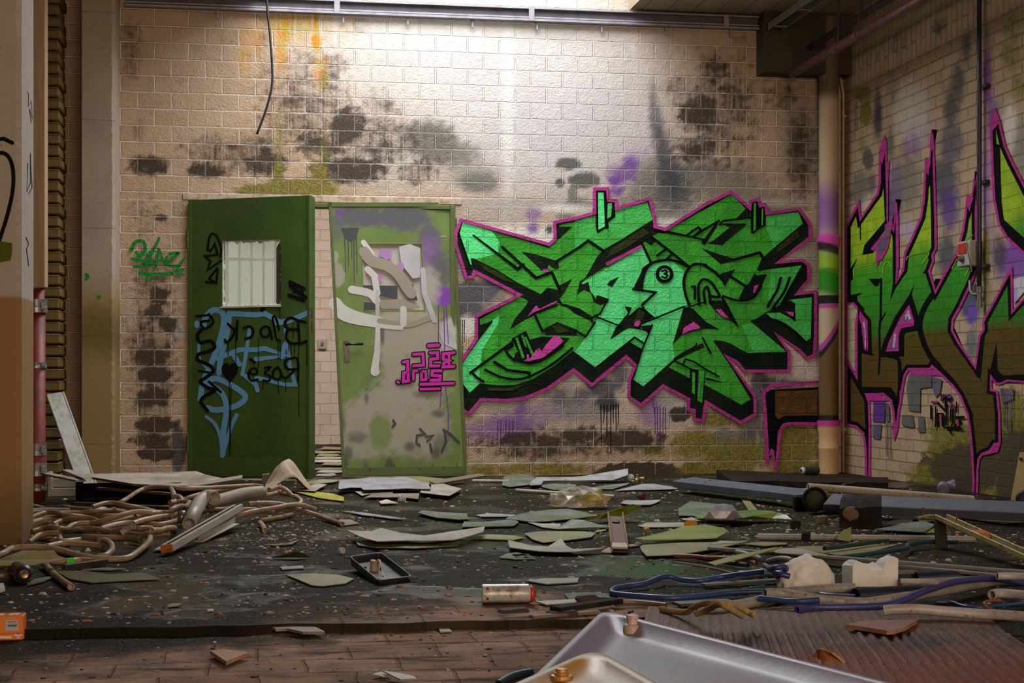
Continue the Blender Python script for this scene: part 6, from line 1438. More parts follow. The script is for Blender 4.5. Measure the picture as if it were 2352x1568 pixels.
def P_(f, *a): return path(f, *a)
SH = [
    # in front of the doors
    (P_(S1, -20, 500, 0, 380, 450, 340, 900, 346, 1200, 430, 1232, 512, 900, 492, 320, 516, 290, 480, 150, 482, 0, 522), .030, 'grey', 'large grey lilac sheet with curled edge lying before the crooked door', dict(curl=.015)),
    (P_(S1, 650, 318, 1100, 318, 1500, 360, 1450, 400, 1225, 425, 900, 346), .012, 'khaki', 'olive sheet tucked between the crooked door and the large grey lilac sheet', {}),
    (P_(S1, 1235, 438, 1400, 430, 1650, 500, 1480, 592, 1085, 552, 1100, 520, 1230, 515), .022, 'pale', 'beige pointed sheet right of the large grey lilac sheet', dict(curl=.01)),
    (P_(S1, 320, 612, 430, 562, 1080, 548, 1060, 628, 800, 602, 420, 602), .016, 'mauve', 'mauve brown sheet lying in front of the large grey lilac sheet', {}),
    (P_(S1, 200, 520, 390, 520, 730, 510, 720, 545, 390, 560, 300, 582), .010, 'pale', 'narrow pinkish flake peeping out below the large grey lilac sheet', {}),
    (P_(S1, 530, 660, 630, 632, 800, 682, 560, 692), .010, 'white', 'small white oval flake in front of the mauve brown sheet', {}),
    (P_(HB, 1640, 520, 1800, 505, 2200, 555, 2352, 600, 2352, 655, 2000, 610), .006, 'lime', 'bright yellow green strip right of the hose pile', {}),
    (P_(HB, 1690, 500, 1980, 420, 2120, 430, 1960, 520), .020, 'pale', 'pale wedge leaning over the bright yellow green strip', {}),
    (P_(HB, 1800, 400, 2050, 360, 2300, 372, 2200, 400, 1860, 430), .014, 'khaki', 'khaki flake at the foot of the gap between the doors', {}),
    (P_(S1, 1050, 822, 1120, 792, 1720, 832, 1732, 880, 1912, 905, 1600, 912, 1300, 882), .012, 'glass', 'bluish green glass sliver with a rounded left end, mid-floor before the crooked door', dict(curl=.008)),
    (P_(S1, 0, 782, 400, 822, 920, 898, 700, 892, 300, 842), .008, 'grey', 'long thin grey strip pointing at the hose pile', {}),
    (P_(S1, 0, 900, 150, 905, 270, 960, 60, 985, -20, 950), .004, 'mauve', 'brownish flake at the tip of the last hose', {}),
    (P_(S1, 95, 1092, 430, 1086, 560, 1050, 800, 1090, 1150, 1122, 1500, 1080, 1960, 1050, 1940, 1100, 1550, 1196, 900, 1200, 500, 1242, 250, 1152), .028, 'pale', 'long pale bow-shaped sheet behind the black tray', dict(curl=.02)),
    (P_(S1, 220, 1205, 245, 1182, 500, 1240, 900, 1242, 1600, 1250, 1000, 1292, 500, 1282, 250, 1252), .008, 'khaki', 'narrow olive sheet under the long pale bow-shaped sheet', {}),
    (P_(S1, 1680, 932, 1950, 942, 2352, 902, 2420, 940, 2352, 990, 1650, 1002), .010, 'glass', 'grey green glass sheet right of the rounded glass sliver', {}),
    (P_(S1, 1840, 842, 2000, 822, 2352, 842, 2380, 852, 2352, 862, 1900, 864), .008, 'grey', 'thin lilac strip right of the rounded glass sliver', {}),
    (P_(S1, 1700, 1152, 2000, 1106, 2352, 1122, 2500, 1150, 2352, 1182), .006, 'khaki', 'flat brown olive sheet right of the pale bow-shaped sheet', {}),
    # middle
    (P_(S2, -80, 330, 0, 300, 150, 286, 350, 322, 280, 432, 0, 462, -100, 440), .010, 'glass', 'pale green sheet against the wall right of the crooked door', {}),
    (P_(S2, 275, 405, 360, 332, 850, 332, 1200, 290, 1600, 216, 1605, 300, 1400, 372, 900, 376, 460, 382, 430, 432, 280, 442), .022, 'grey', 'long crumpled grey sheet along the wall below the graffiti', dict(zs=[0, .02, .02, .03, .07, .03, 0, 0, 0, 0, 0])),
    (P_(S2, 370, 442, 620, 416, 900, 432, 902, 502, 600, 502), .008, 'glass', 'mint tinted flake in front of the long crumpled grey sheet', {}),
    (P_(S2, 1000, 492, 1300, 440, 1625, 405, 1600, 430, 1400, 492), .006, 'glass', 'slanting greenish strip behind the clear crumpled plastic', {}),
    (P_(S2, 1430, 512, 1800, 421, 1950, 421, 2290, 476, 2250, 492, 1700, 502), .008, 'grey', 'grey lilac sheet behind the small rusty cap', {}),
    (P_(S2, 0, 872, 500, 782, 800, 770, 1050, 822, 1150, 862, 950, 902, 300, 942, -60, 912), .008, 'glass', 'broad grey green sheet in front of the clear crumpled plastic', dict(wave=.006)),
    (P_(S2, 1010, 907, 1150, 862, 1400, 780, 1660, 696, 1780, 722, 1600, 830, 1400, 862, 1200, 902), .018, 'moss', 'mossy sheet rising to the right behind the rusty bracket', dict(zs=[0, .02, .04, .075, .06, .02, 0, 0])),
    (P_(S2, 245, 942, 450, 960, 690, 962, 700, 1042, 450, 1012), .006, 'pale', 'pale narrow blade left of the rusty bracket', {}),
    (P_(S2, 690, 982, 840, 902, 1000, 912, 1200, 972, 1350, 986, 1340, 1012, 900, 1022, 660, 1032), .014, 'glass', 'peaked grey green glass just left of the rusty bracket', dict(zs=[0, .03, .03, .01, 0, 0, 0, 0])),
    (P_(S2, 195, 1092, 400, 1066, 1000, 1066, 1170, 1082, 1110, 1142, 640, 1196, 450, 1216, 310, 1172), .008, 'khaki', 'pale olive sheet with a notched left end left of the rusty bracket', {}),
    (P_(S2, -20, 1200, 300, 1262, 520, 1272, 700, 1172, 770, 1262, 860, 1312, 1290, 1316, 900, 1352, 400, 1346, 0, 1302), .014, 'pale', 'long curved pale sheet ending at the foot of the rusty bracket', dict(curl=.01)),
    (P_(S2, 0, 1360, 100, 1350, 280, 1392, 350, 1430, 100, 1432), .004, 'glass', 'small grey flake in front of the long curved pale sheet', {}),
    (P_(S2, 1745, 992, 1850, 946, 2352, 946, 2500, 930, 2352, 1002, 1800, 1006), .006, 'pale', 'pale strip under the orange packet', {}),
    (P_(S2, 1690, 1192, 2000, 1100, 2352, 1012) + P_(S3, 350, 1000, 600, 1042, 668, 1082, 500, 1166, 0, 1186) + P_(S2, 1800, 1212), .022, 'moss', 'large mossy green oval sheet right of the rusty bracket', dict(curl=.012)),
    (P_(S2, 1762, 1272, 1850, 1230, 2352, 1214) + P_(S3, 400, 1212, 700, 1200, 950, 1190, 500, 1300, 0, 1380) + P_(S2, 1850, 1396, 1785, 1330), .012, 'khaki', 'large khaki sheet in front of the mossy green oval sheet', {}),
    (P_(S2, 1500, 692, 1560, 652, 2050, 652, 1900, 712, 1650, 716), .006, 'grey', 'grey boat-shaped flake behind the mossy rising sheet', dict(curl=.008)),
    (P_(S2, 1150, 1060, 1300, 1025, 1310, 1050, 1180, 1080), .004, 'khaki', 'olive flake pushed against the left side of the rusty bracket', {}),
    (P_(S3, -20, 762, 150, 656, 600, 702, 470, 832, 330, 852, 0, 850), .010, 'glass', 'grey green glass sheet with a pointed top, in front of the grey beam', {}),
    (P_(S3, 190, 852, 700, 802, 950, 776, 1250, 790, 1440, 842, 1522, 906, 1250, 892, 1000, 856, 870, 882, 300, 892), .020, 'green', 'arched grass green sheet in front of the grey beam', dict(zs=[0, .02, .035, .03, .02, 0, 0, .02, .02, 0])),
    (P_(S3, 30, 890, 300, 880, 380, 930, 60, 912), .005, 'pale', 'pale sliver behind the orange packet', {}),
    (P_(S3, 410, 1242, 560, 1192, 770, 1206, 760, 1222), .040, 'pale', 'thin pale strip on the tip of the large khaki sheet', {}),
    (P_(S3, 380, 1492, 800, 1380, 1250, 1290, 1400, 1282, 1240, 1322, 480, 1522), .066, 'moss', 'long yellow olive strip lying across the blue hose and wooden battens', dict(zs=[0, .01, .02, .02, .02, 0])),
    (P_(S3, 1230, 1302, 1600, 1292, 2030, 1392, 2010, 1402, 1300, 1352), .052, 'pale', 'grey brown sheet lying on the wooden battens', {}),
    (P_(S3, 870, 1235, 1100, 1210, 1460, 1222, 1440, 1240, 1150, 1262), .006, 'khaki', 'olive flake between the khaki sheet and the long grey tube', {}),
    (P_(S3, 1560, 1272, 1850, 1262, 2352, 1282) + P_(S4, 300, 1250, 660, 1240, 150, 1380, 0, 1392) + P_(S3, 2100, 1382, 1700, 1322), .010, 'khaki', 'broad dull olive sheet below the standing yellow shard', {}),
    (P_(S3, 820, 602, 920, 602, 1060, 780, 940, 782), .006, 'khaki', 'olive strip sticking out from under the grey beam', {}),
    (P_(S4, 330, 1052, 700, 962, 980, 946, 1150, 986, 1000, 1082), .010, 'glass', 'grey green leaf-shaped sheet behind the long grey tube', dict(curl=.008)),
    (P_(S4, 1010, 1085, 1140, 980, 1180, 1080), .004, 'green', 'small green corner piece beside the yellow bracket', {}),
    (P_(S4, 400, 1000, 560, 920, 820, 890, 860, 940), .006, 'dark', 'dark wet sheet right of the black rubber block', {}),
    (P_(S4, 850, 850, 930, 772, 1300, 772, 2352, 890, 2352, 942, 2050, 952, 1500, 882, 950, 942), .008, 'olive', 'dark olive sheet under the grey beam at the right edge', {}),
    # left front
    (P_(L0, -40, 230, 180, 192, 250, 122, 590, 122, 640, 182, 740, 212, 400, 272, -40, 282), .055, 'khaki', 'khaki sheet lying over the hoses at the foot of the near pillar', dict(zs=[0, 0, .03, .03, .01, 0, 0, 0])),
    (P_(L0, 620, 352, 900, 342, 1180, 382, 1560, 362, 1760, 432, 1000, 472, 760, 432), .004, 'olive', 'dark olive sheet lying flat behind the cut hose end', {}),
    (P_(L0, 300, 500, 380, 432, 622, 396, 470, 462), .006, 'glass', 'green glass splinter beside the cut hose end', {}),
    (P_(L0, -20, 480, 40, 482, 60, 560, -20, 590), .006, 'white', 'clear whitish flake at the left picture edge', {}),
    (P_(L0, 900, 330, 1130, 310, 1380, 318, 1200, 335), .004, 'glass', 'small green splinter right of the charred stick', {}),
    (P_(L1, 550, 942, 720, 872, 860, 872, 1040, 902, 1180, 962, 1320, 1032, 1080, 1034, 900, 996, 780, 1002, 690, 962), LOWZ + .012, 'mauve', 'pinkish grey tile shard bridging the broken floor edge', dict(name='tile_shard', cat='shard', thick=.008)),
    (P_(L1, 60, 1252, 200, 1232, 490, 1272, 240, 1372), LOWZ + .010, 'orange', 'orange stained triangular shard on the front pavers', dict(name='tile_shard', cat='shard', thick=.010)),
    (P_(L1, 890, 388, 1200, 372, 1450, 385, 1640, 432, 1550, 482, 1300, 512, 1170, 502), .004, 'khaki', 'flat olive sheet left of the black tray', {}),
    (P_(L1, 1840, 1482, 1960, 1452, 2050, 1480, 1960, 1510), LOWZ + .008, 'white', 'small white sliver at the lower picture edge', dict(name='tile_shard', cat='shard')),
    (P_(L1, 1950, 1442, 2290, 1502, 2330, 1530, 2150, 1542), LOWZ + .016, 'pale', 'pale flake crossing the small white sliver at the lower picture edge', dict(name='tile_shard', cat='shard')),
    (P_(L1, 740, 192, 1010, 126, 1180, 186, 960, 192), .006, 'olive', 'dark peaked flake left of the bottle cap', dict(zs=[0, .03, 0, 0])),
    (P_(L1, 820, 300, 1080, 288, 1090, 312, 850, 325), .004, 'grey', 'thin lilac sliver below the dark peaked flake', {}),
    (P_(L1, 640, 55, 900, 45, 1040, 0, 960, 50, 760, 62), .006, 'mauve', 'mauve curl in front of the hose pile', {}),
    (P_(L2, 1270, 452, 1500, 426, 1860, 420, 1850, 470, 1500, 490), .004, 'mauve', 'flat brown flake behind the spray can', {}),
    (P_(L2, 980, 200, 1080, 150, 1300, 160, 1390, 212, 1150, 215), .004, 'glass', 'grey flake before the long curved pale sheet, nearer the spray can', {}),
    (P_(L2, 1380, 680, 1850, 655, 2050, 640, 1900, 690, 1500, 715), .006, 'pale', 'long pale strip right of the spray can', {}),
    (P_(L2, 1700, 600, 1950, 580, 2250, 600, 2300, 650, 2080, 640, 1750, 660), .003, 'dark', 'dark wet flake left of the blue hose bend', {}),
    (P_(L2, 300, 950, 400, 955, 470, 1010, 340, 1015), LOWZ + .004, 'pale', 'pale half-round flake below the broken floor edge', dict(name='tile_shard', cat='shard')),
    (P_(L0, 2270, 770, 2340, 765, 2350, 778, 2280, 782), .004, 'white', 'tiny white chip left of the tile shard', dict(name='tile_shard', cat='shard')),
    (P_(L0, 1840, 735, 1880, 705, 2000, 705, 1960, 728), .004, 'mauve', 'small mauve chip on the bare pavers below the hoses', dict(name='tile_shard', cat='shard')),
]
for k, (pts, z, m, lab, kw) in enumerate(SH):
    sheet(pts, z, m, lab, **kw)

# a few stiff pieces that stand or are crumpled
def standing(pts, y0px, mat, label, name='plastic_sheet', cat='sheet', lean=0.12, thick=0.004, group=None):
    """piece standing upright: its outline is read on an upright plane through the floor point"""
    base = flo(*y0px)
    pl = Plane(base, (-0.05, -1, lean))
    P = [pl.at(*p) for p in pts]
    bm = bmesh.new(); f = bm.faces.new([bm.verts.new(p) for p in P])
    bmesh.ops.triangulate(bm, faces=[f]); bmesh.ops.subdivide_edges(bm, edges=bm.edges[:], cuts=1)
    bmesh.ops.solidify(bm, geom=bm.faces[:], thickness=thick)
    zm = min(v.co.z for v in bm.verts)
    for v in bm.verts: v.co = v.co - base + Vector((0, 0, max(0.002 - zm, 0)))
    me = bpy.data.meshes.new(name); bm.to_mesh(me); bm.free(); me.materials.append(SM[mat] if isinstance(mat, str) else mat)
    o = bpy.data.objects.new(name, me); COL.objects.link(o); o.location = base
    return tag(o, label, cat, group)
standing(P_(S3, 2120, 1180, 2200, 1070, 2260, 1040, 2320, 1010, 2318, 1120, 2310, 1212), S3(2215, 1205), 'moss', 'yellow shard standing upright against the long grey tube')
def crumple(center, r, h, mat, label, name, cat, seed, squash=(1, 0.7), sub=3, amp=1.0):
    random.seed(seed)
    bm = bmesh.new(); bmesh.ops.create_icosphere(bm, subdivisions=sub, radius=1)
    ks = [(Vector((random.uniform(-1, 1), random.uniform(-1, 1), random.uniform(-.3, 1))).normalized(), random.uniform(2, 5), random.uniform(.06, .2) * amp) for _ in range(9)]
    for v in bm.verts:
        d = v.co.normalized(); s = 1.0
        for k, fr, am in ks: s += am * abs(math.sin(fr * d.dot(k) * 2.2)) - am * 0.5
        v.co = Vector((d.x * s * r * squash[0], d.y * s * r * squash[1], max(d.z * s * h, -0.15 * h) + 0.15 * h))
    me = bpy.data.meshes.new(name); bm.to_mesh(me); bm.free(); me.materials.append(mat)
    o = bpy.data.objects.new(name, me); COL.objects.link(o); o.location = center
    return tag(o, label, cat)
def clear_plastic():
    t = NT('clear crumpled plastic'); o = t.obj(); n = t.noise(o, 9, 4)
    tr = t.n('ShaderNodeBsdfTransparent'); tr.inputs[0].default_value = (0.92, 0.90, 0.84, 1)
    c = t.mix(t.smooth(t.noise(o, 7, 3), 0.5, 0.62), (0.62, 0.6, 0.56), (0.55, 0.42, 0.10))
    t.fin(c, 0.15, 0, t.bump(n, 0.6, 0.01), 0.8)
    mx = t.n('ShaderNodeMixShader'); t.put(mx.inputs[0], t.smooth(n, 0.35, 0.65, 0.18, 0.75)); t.l(tr.outputs[0], mx.inputs[1]); t.l(t.bsdf.outputs[0], mx.inputs[2]); t.l(mx.outputs[0], t.out.inputs[0])
    return t.mat
b = flo(1328, 1168)
crumple((b.x, b.y, 0.015), 0.125, 0.085, clear_plastic(), 'clear crumpled plastic wrapper with yellow print on the wet floor', 'plastic_wrapper', 'wrapper', 5, (1.1, 0.8))
b = flo(1660, 1208)
crumple((b.x, b.y, 0.034), 0.085, 0.062, SM['silver'], 'crumpled silver foil bag beside the orange packet', 'foil_bag', 'wrapper', 8, (1.0, 0.6), 2)
b = flo(923, 1152); crumple((b.x, b.y, 0.004), 0.022, 0.035, SM['white'], 'small wad of white paper beside the white oval flake', 'paper_wad', 'paper', 4)
OPK = simple('orange packet foil', (0.62, 0.24, 0.02), 0.4, dirt=(0.4, 0.08, 0.02))
standing(P_(S3, 55, 940, 130, 912, 235, 912, 240, 960, 232, 1000, 140, 985, 80, 998), S3(150, 1010), OPK, 'torn orange packet lying on the mossy green oval sheet', 'packet', 'wrapper', 0.5)
NEON = simple('neon green plastic', (0.08, 0.72, 0.02), 0.5, dirt=(0.06, 0.5, 0.02), amount=0.3)
standing(P_(L0, 735, 215, 770, 195, 815, 195, 815, 240, 845, 245, 875, 262, 868, 280, 800, 275, 790, 290, 740, 286), L0(800, 292), NEON, 'scrap of neon green plastic at the front of the hose pile', 'plastic_scrap', 'scrap', 0.4)

# ------------------------------------------------------------------ hoses of the pile
def hose_mat(name, a, b):
    t = NT(name); o = t.obj()
    n = t.noise(o, 6, 5, 0.62); f = t.noise(o, 60, 4, 0.65)
    c = t.mix(t.smooth(n, 0.38, 0.66), a, b)
    c = t.mix(t.smooth(f, 0.58, 0.7, 0, 0.75), c, (0.06, 0.04, 0.025))
    return t.fin(c, 0.4, 0, t.bump(f, 0.25, 0.003), 0.4)
HM = [hose_mat('muddy beige hose', (0.37, 0.26, 0.165), (0.22, 0.14, 0.075)), hose_mat('pale muddy hose', (0.41, 0.31, 0.215), (0.27, 0.18, 0.105)), hose_mat('brown muddy hose', (0.25, 0.16, 0.085), (0.15, 0.09, 0.045))]
HGREY = hose_mat('grey muddy hose', (0.29, 0.265, 0.235), (0.19, 0.165, 0.13)); HBLUE = simple('blue rubber hose', (0.030, 0.055, 0.20), 0.4, dirt=(0.015, 0.035, 0.06), amount=0.7); HPETROL = simple('petrol blue hose', (0.015, 0.06, 0.10), 0.4, dirt=(0.012, 0.03, 0.03)); HRUST = simple('rusty red hose', (0.22, 0.06, 0.025), 0.5, dirt=(0.1, 0.03, 0.02)); HVIO = simple('violet blue hose', (0.045, 0.045, 0.19), 0.4, dirt=(0.025, 0.03, 0.08))
LAID = [np.zeros((0, 4))]
def settle(C, r):
    """lift a hose where it would run through one already laid"""
    prev = LAID[0]
    P = np.array([tuple(c) for c in C])
    if len(prev):
        arc = np.concatenate([[0], np.cumsum(np.linalg.norm(np.diff(P, axis=0), axis=1))])
        for it in range(4):
            lift = np.zeros(len(P))
            for i, p in enumerate(P):
                dxy2 = (prev[:, 0] - p[0]) ** 2 + (prev[:, 1] - p[1]) ** 2
                s = prev[:, 3] + r + 0.0015
                m = dxy2 < s * s
                if not m.any(): continue
                g_ = np.sqrt(s[m] ** 2 - dxy2[m]); zp = prev[m, 2]
                hit = np.abs(zp - p[2]) < g_
                if hit.any(): lift[i] = max(0, (zp + g_)[hit].max() - p[2])
            if lift.max() <= 2e-4: break
            d = np.abs(arc[:, None] - arc[None, :]) / 0.32
            P[:, 2] += (np.where(d < 1, 0.5 + 0.5 * np.cos(np.pi * np.minimum(d, 1)), 0) * lift[None, :]).max(1)
    C = [Vector(p) for p in P]
    D_ = []
    for a, b in zip(C, C[1:]):
        n = max(1, int((b - a).length / (r * 0.8)))
        D_ += [tuple(a.lerp(b, j / n)) + (r,) for j in range(n)]
    LAID[0] = np.concatenate([prev, np.array(D_)])
    return C
def hose(pts, r, mat, label, zs, group='hoses of the pile', name='hose', cat='hose', n=7, seg=10):
    if not isinstance(zs, (list, tuple)): zs = [zs] * len(pts)
    W = [flo(p[0], p[1], z) for p, z in zip(pts, zs)]
    C = catmull(W, n)
    for c in C: c.z = max(c.z, (LOWZ + 0.034 if c.x > .7 and c.y < edge_y(c.x) + .15 else LOWZ if c.y < edge_y(c.x) - 0.05 else 0) + r + 0.001)
    C = settle(C, r)
    o = MB().tube(C, r, seg).build(name, mat, None, True, True)
    autosmooth(o, 50)
    return tag(o, label, cat, group)
R0 = 0.0130
HS = [
    (P_(HA, 1590, 685, 1700, 625, 1900, 500, 2100, 455, 2352, 465, HB, 200, 482, 700, 462, 1100, 440, 1270, 455), [.06, .10, .16, .20, .22, .24, .24, .24, .235], 0, 'hose arching highest in front of the dark box'),
    (P_(HB, 150, 640, 400, 560, 700, 510, 1000, 465, 1250, 460), [.13, .17, .20, .215, .205], 2, 'hose rising right under the highest arching hose'),
    (P_(HB, 20, 480, 60, 560, 50, 640, 20, 700, 120, 720), [.22, .19, .15, .12, .09], 1, 'short bent hose hanging down at the middle of the pile'),
    (P_(HB, 600, 700, 900, 640, 1150, 580, 1350, 560, 1520, 500), [.14, .16, .17, .175, .19], 0, 'hose running up to the crumpled cloth'),
    (P_(HB, 1340, 590, 1450, 570, 1560, 590, 1660, 660), [.15, .15, .14, .09], 0, 'short hose bent over at the right shoulder of the pile'),
    (P_(HB, 1510, 545, 1640, 570, 1740, 610, 1775, 660, 1730, 705), [.13, .13, .11, .08, .05], 1, 'hose curling into a hook at the right end of the pile'),
    (P_(HB, 1060, 690, 1300, 675, 1550, 700, 1800, 780, 2050, 860, 2330, 965), [.15, .15, .13, .08, .03, .014], 0, 'long hose running out to the right to a cut end on the floor'),
    (P_(HB, 860, 880, 1000, 820, 1200, 780, 1450, 770, 1700, 790, 1960, 850), [.05, .09, .11, .11, .08, .02], 0, 'hose arching under the long hose at the right of the pile'),
    (P_(HB, 880, 910, 1100, 860, 1250, 835, 1400, 825), [.03, .05, .06, .06], 2, 'low hose under the two arching hoses at the right'),
    (P_(HB, 1200, 920, 1400, 890, 1650, 835), [.016, .016, .02], 2, 'thin low hose right of the rusty channel'),
    (P_(HB, 1220, 940, 1260, 990, 1280, 1050), [.03, .02, .014], 1, 'short stub of hose pointing at the viewer right of the rusty channel'),
    (P_(HA, 860, 725, 1000, 750, 1200, 765, 1300, 760, 1450, 735), [.05, .05, .05, .05, .06], 2, 'brown hose end just below the dark box at left'),
    (P_(HA, 1180, 800, 1300, 775, 1480, 750, 1620, 790, 1800, 770), [.07, .075, .085, .07, .07], 0, 'wavy hose end in front of the dark box'),
    (P_(HA, 385, 890, 600, 860, 850, 810, 1100, 810, 1400, 850, 1700, 830, 1900, 800), [.04, .05, .07, .07, .06, .07, .09], 0, 'upper long hose crossing from the near pillar'),
    (P_(HA, 1080, 885, 1300, 890, 1550, 870, 1750, 830), [.035, .035, .035, .04], 2, 'hose lying between the two long hoses from the pillar'),
    (P_(HA, 385, 950, 550, 905, 750, 900, 1000, 940, 1250, 960, 1500, 930, 1750, 870, 2000, 810, 2200, 800), [.05, .06, .065, .06, .06, .065, .08, .10, .10], 0, 'lower long hose snaking from the near pillar to the middle'),
    (P_(HA, 1330, 1030, 1550, 970, 1750, 940, 1950, 945, 2150, 965, 2352, 920, HB, 100, 850), [.05, .065, .075, .08, .08, .09, .10], 1, 'pale hose rising to the right in the middle of the pile'),
    (P_(HA, 1830, 920, 2000, 860, 2200, 830, 2352, 850), [.09, .115, .125, .12], 0, 'hose over the pale hose in the middle of the pile'),
    (P_(HA, 1800, 1030, 2050, 985, 2250, 930, 2352, 900, HB, 120, 820, 240, 740), [.05, .06, .08, .10, .13, .14], 1, 'hose bending up to the pipe elbow'),
    (P_(HB, 0, 670, 100, 660, 220, 690, 280, 760, 200, 860, 60, 930, 0, 950), [.16, .16, .15, .12, .10, .08, .07], 0, 'hose looping round left of the pipe elbow'),
    (P_(HA, 530, 1020, 700, 985, 850, 960, 1000, 985, 1200, 1000), [.03, .04, .045, .04, .035], 2, 'short brown hose behind the pinched hose'),
    (P_(HA, 760, 970, 750, 1030, 800, 1070, 950, 1030, 1200, 1020, 1500, 1060, 1750, 1095, 2000, 1110, 2300, 1090), [.075, .06, .055, .06, .06, .055, .055, .06, .07], 2, 'pinched hose making a hook left of centre in the pile'),
    (P_(HA, 390, 1030, 550, 1040, 700, 1070), [.03, .03, .03], 0, 'short hose beside the near pillar'),
    (P_(HA, 430, 1100, 600, 1090, 800, 1130, 1000, 1090, 1200, 1080), [.025, .025, .025, .025, .025], 2, 'sagging hose beside the near pillar'),
    (P_(HA, 800, 1130, 850, 1190, 1100, 1170, 1400, 1165, 1700, 1150, 1900, 1190), [.05, .035, .035, .035, .035, .03], 1, 'slit hose with a gaping end at the front of the pile'),
    (P_(HA, 1120, 1130, 1400, 1140, 1650, 1140, 1900, 1170), [.065, .065, .065, .06], 2, 'brown hose lying on the slit hose'),
    (P_(HA, 390, 1240, 550, 1200, 800, 1200), [.02, .02, .02], 2, 'hose end behind the looping front hose'),
    (P_(HA, 640, 1260, 850, 1220, 1100, 1230, 1350, 1250), [.03, .035, .035, .03], 0, 'hose running behind the tight hose ring'),
    (P_(HA, 1340, 1190, 1420, 1180, 1500, 1230, 1510, 1310, 1430, 1380, 1330, 1400), [.045, .06, .06, .05, .03, .02], 1, 'tight ring of hose at the front of the pile'),
    (P_(HA, -60, 1390, 60, 1345, 150, 1290, 350, 1270, 600, 1275, 850, 1320, 1100, 1390, 1400, 1430, 1700, 1420, 1850, 1340, 2000, 1210, 2030, 1120, 1990, 1080), [.03, .045, .05, .06, .06, .05, .03, .02, .02, .04, .06, .075, .085], 0, 'long front hose sweeping in a big loop from the left picture edge'),
    (P_(HA, 760, 1330, 950, 1370, 1050, 1380), [.02, .016, .016], 2, 'split hose end just under the big front loop'),
    (P_(HA, 700, 1470, 900, 1465, 1100, 1450, 1250, 1470), [.016, .016, .016, .016], 0, 'low hose behind the neon green scrap'),
    (P_(HA, -40, 1520, 150, 1500, 300, 1510), [.02, .02, .02], 1, 'hose lying under the khaki sheet at the left picture edge'),
    (P_(L0, 480, 250, 540, 320, 640, 420, 780, 520), [.03, .02, .014, .014], 0, 'cut hose pointing at the viewer below the khaki sheet'),
    (P_(HA, 2060, 1015, 2250, 1045, 2352, 1060), [.03, .03, .03], 2, 'short brown hose left of the rusty channel'),
    (P_(HA, 2050, 1200, 2200, 1170, 2352, 1130, HB, 60, 1080), [.03, .03, .03, .03], 1, 'pale hose slipping under the rusty channel'),
    (P_(HA, 380, 710, 480, 720, 600, 755), [.03, .025, .014], 0, 'hose stub behind the near pillar'),
]
HS += [
    (P_(HA, 380, 870, 550, 850, 760, 840, 1000, 850), [.01] * 4, 2, 'deep lying hose just under the straight grey tube'),
    (P_(HA, 420, 990, 650, 960, 900, 1000, 1150, 990, 1400, 1000), [.01] * 5, 2, 'deep lying hose under the lower long hose'),
    (P_(HA, 1250, 920, 1500, 900, 1750, 920, 2000, 900, 2300, 880), [.01] * 5, 2, 'deep lying hose in the shade under the pale hose'),
    (P_(HA, 900, 1060, 1150, 1050, 1450, 1090, 1800, 1070, 2050, 1060), [.01] * 5, 0, 'hose lying flat under the pinched hose'),
    (P_(HA, 1900, 760, 2150, 740, 2352, 730, HB, 150, 720, 330, 740), [.02] * 5, 2, 'deep lying hose behind the pipe elbow'),
    (P_(HB, 300, 800, 500, 770, 700, 760, 880, 740), [.02] * 4, 2, 'brown hose running between the elbow pipe and the channel'),
    (P_(HB, 40, 780, 150, 790, 190, 840, 120, 880, 0, 890), [.05, .05, .05, .04, .04], 1, 'inner loop of hose left of the pipe elbow'),
    (P_(HA, 420, 1160, 560, 1150, 700, 1180, 820, 1170), [.012] * 4, 0, 'short muddy hose at the base of the near pillar'),
    (P_(HA, 1500, 1200, 1700, 1230, 1900, 1240, 2050, 1210), [.012] * 4, 2, 'hose lying in the mud behind the big front loop'),
]
for pts, zs_, mi, lab in HS:
    hose(pts, R0, HM[mi], lab, [q * .55 + .004 for q in zs_])
def strayed(pts, r, mat, label, zs, name='hose', cat='hose', group='hoses and tubes on the right', **k): return hose(pts, r, mat, label, zs, group, name, cat, **k)
PVC = simple('grey plastic pipe', (0.33, 0.285, 0.23), 0.45, dirt=(0.2, 0.15, 0.10), amount=0.5)
strayed(P_(HA, 380, 795, 600, 790, 940, 795), .012, PVC, 'straight grey tube at the left of the hose pile', [.03, .03, .03], 'pipe', 'pipe', 'plastic pipes in the hose pile')
strayed(P_(HA, 380, 835, 520, 830, 680, 832), .008, PVC, 'thin grey tube below the straight grey tube by the pillar', [.02, .02, .02], 'pipe', 'pipe', 'plastic pipes in the hose pile')
strayed(P_(HA, 1640, 1080, 1720, 1030, 1800, 985), .013, PVC, 'short grey tube stub sticking up in the middle of the pile', [.10, .115, .13], 'pipe', 'pipe', 'plastic pipes in the hose pile')
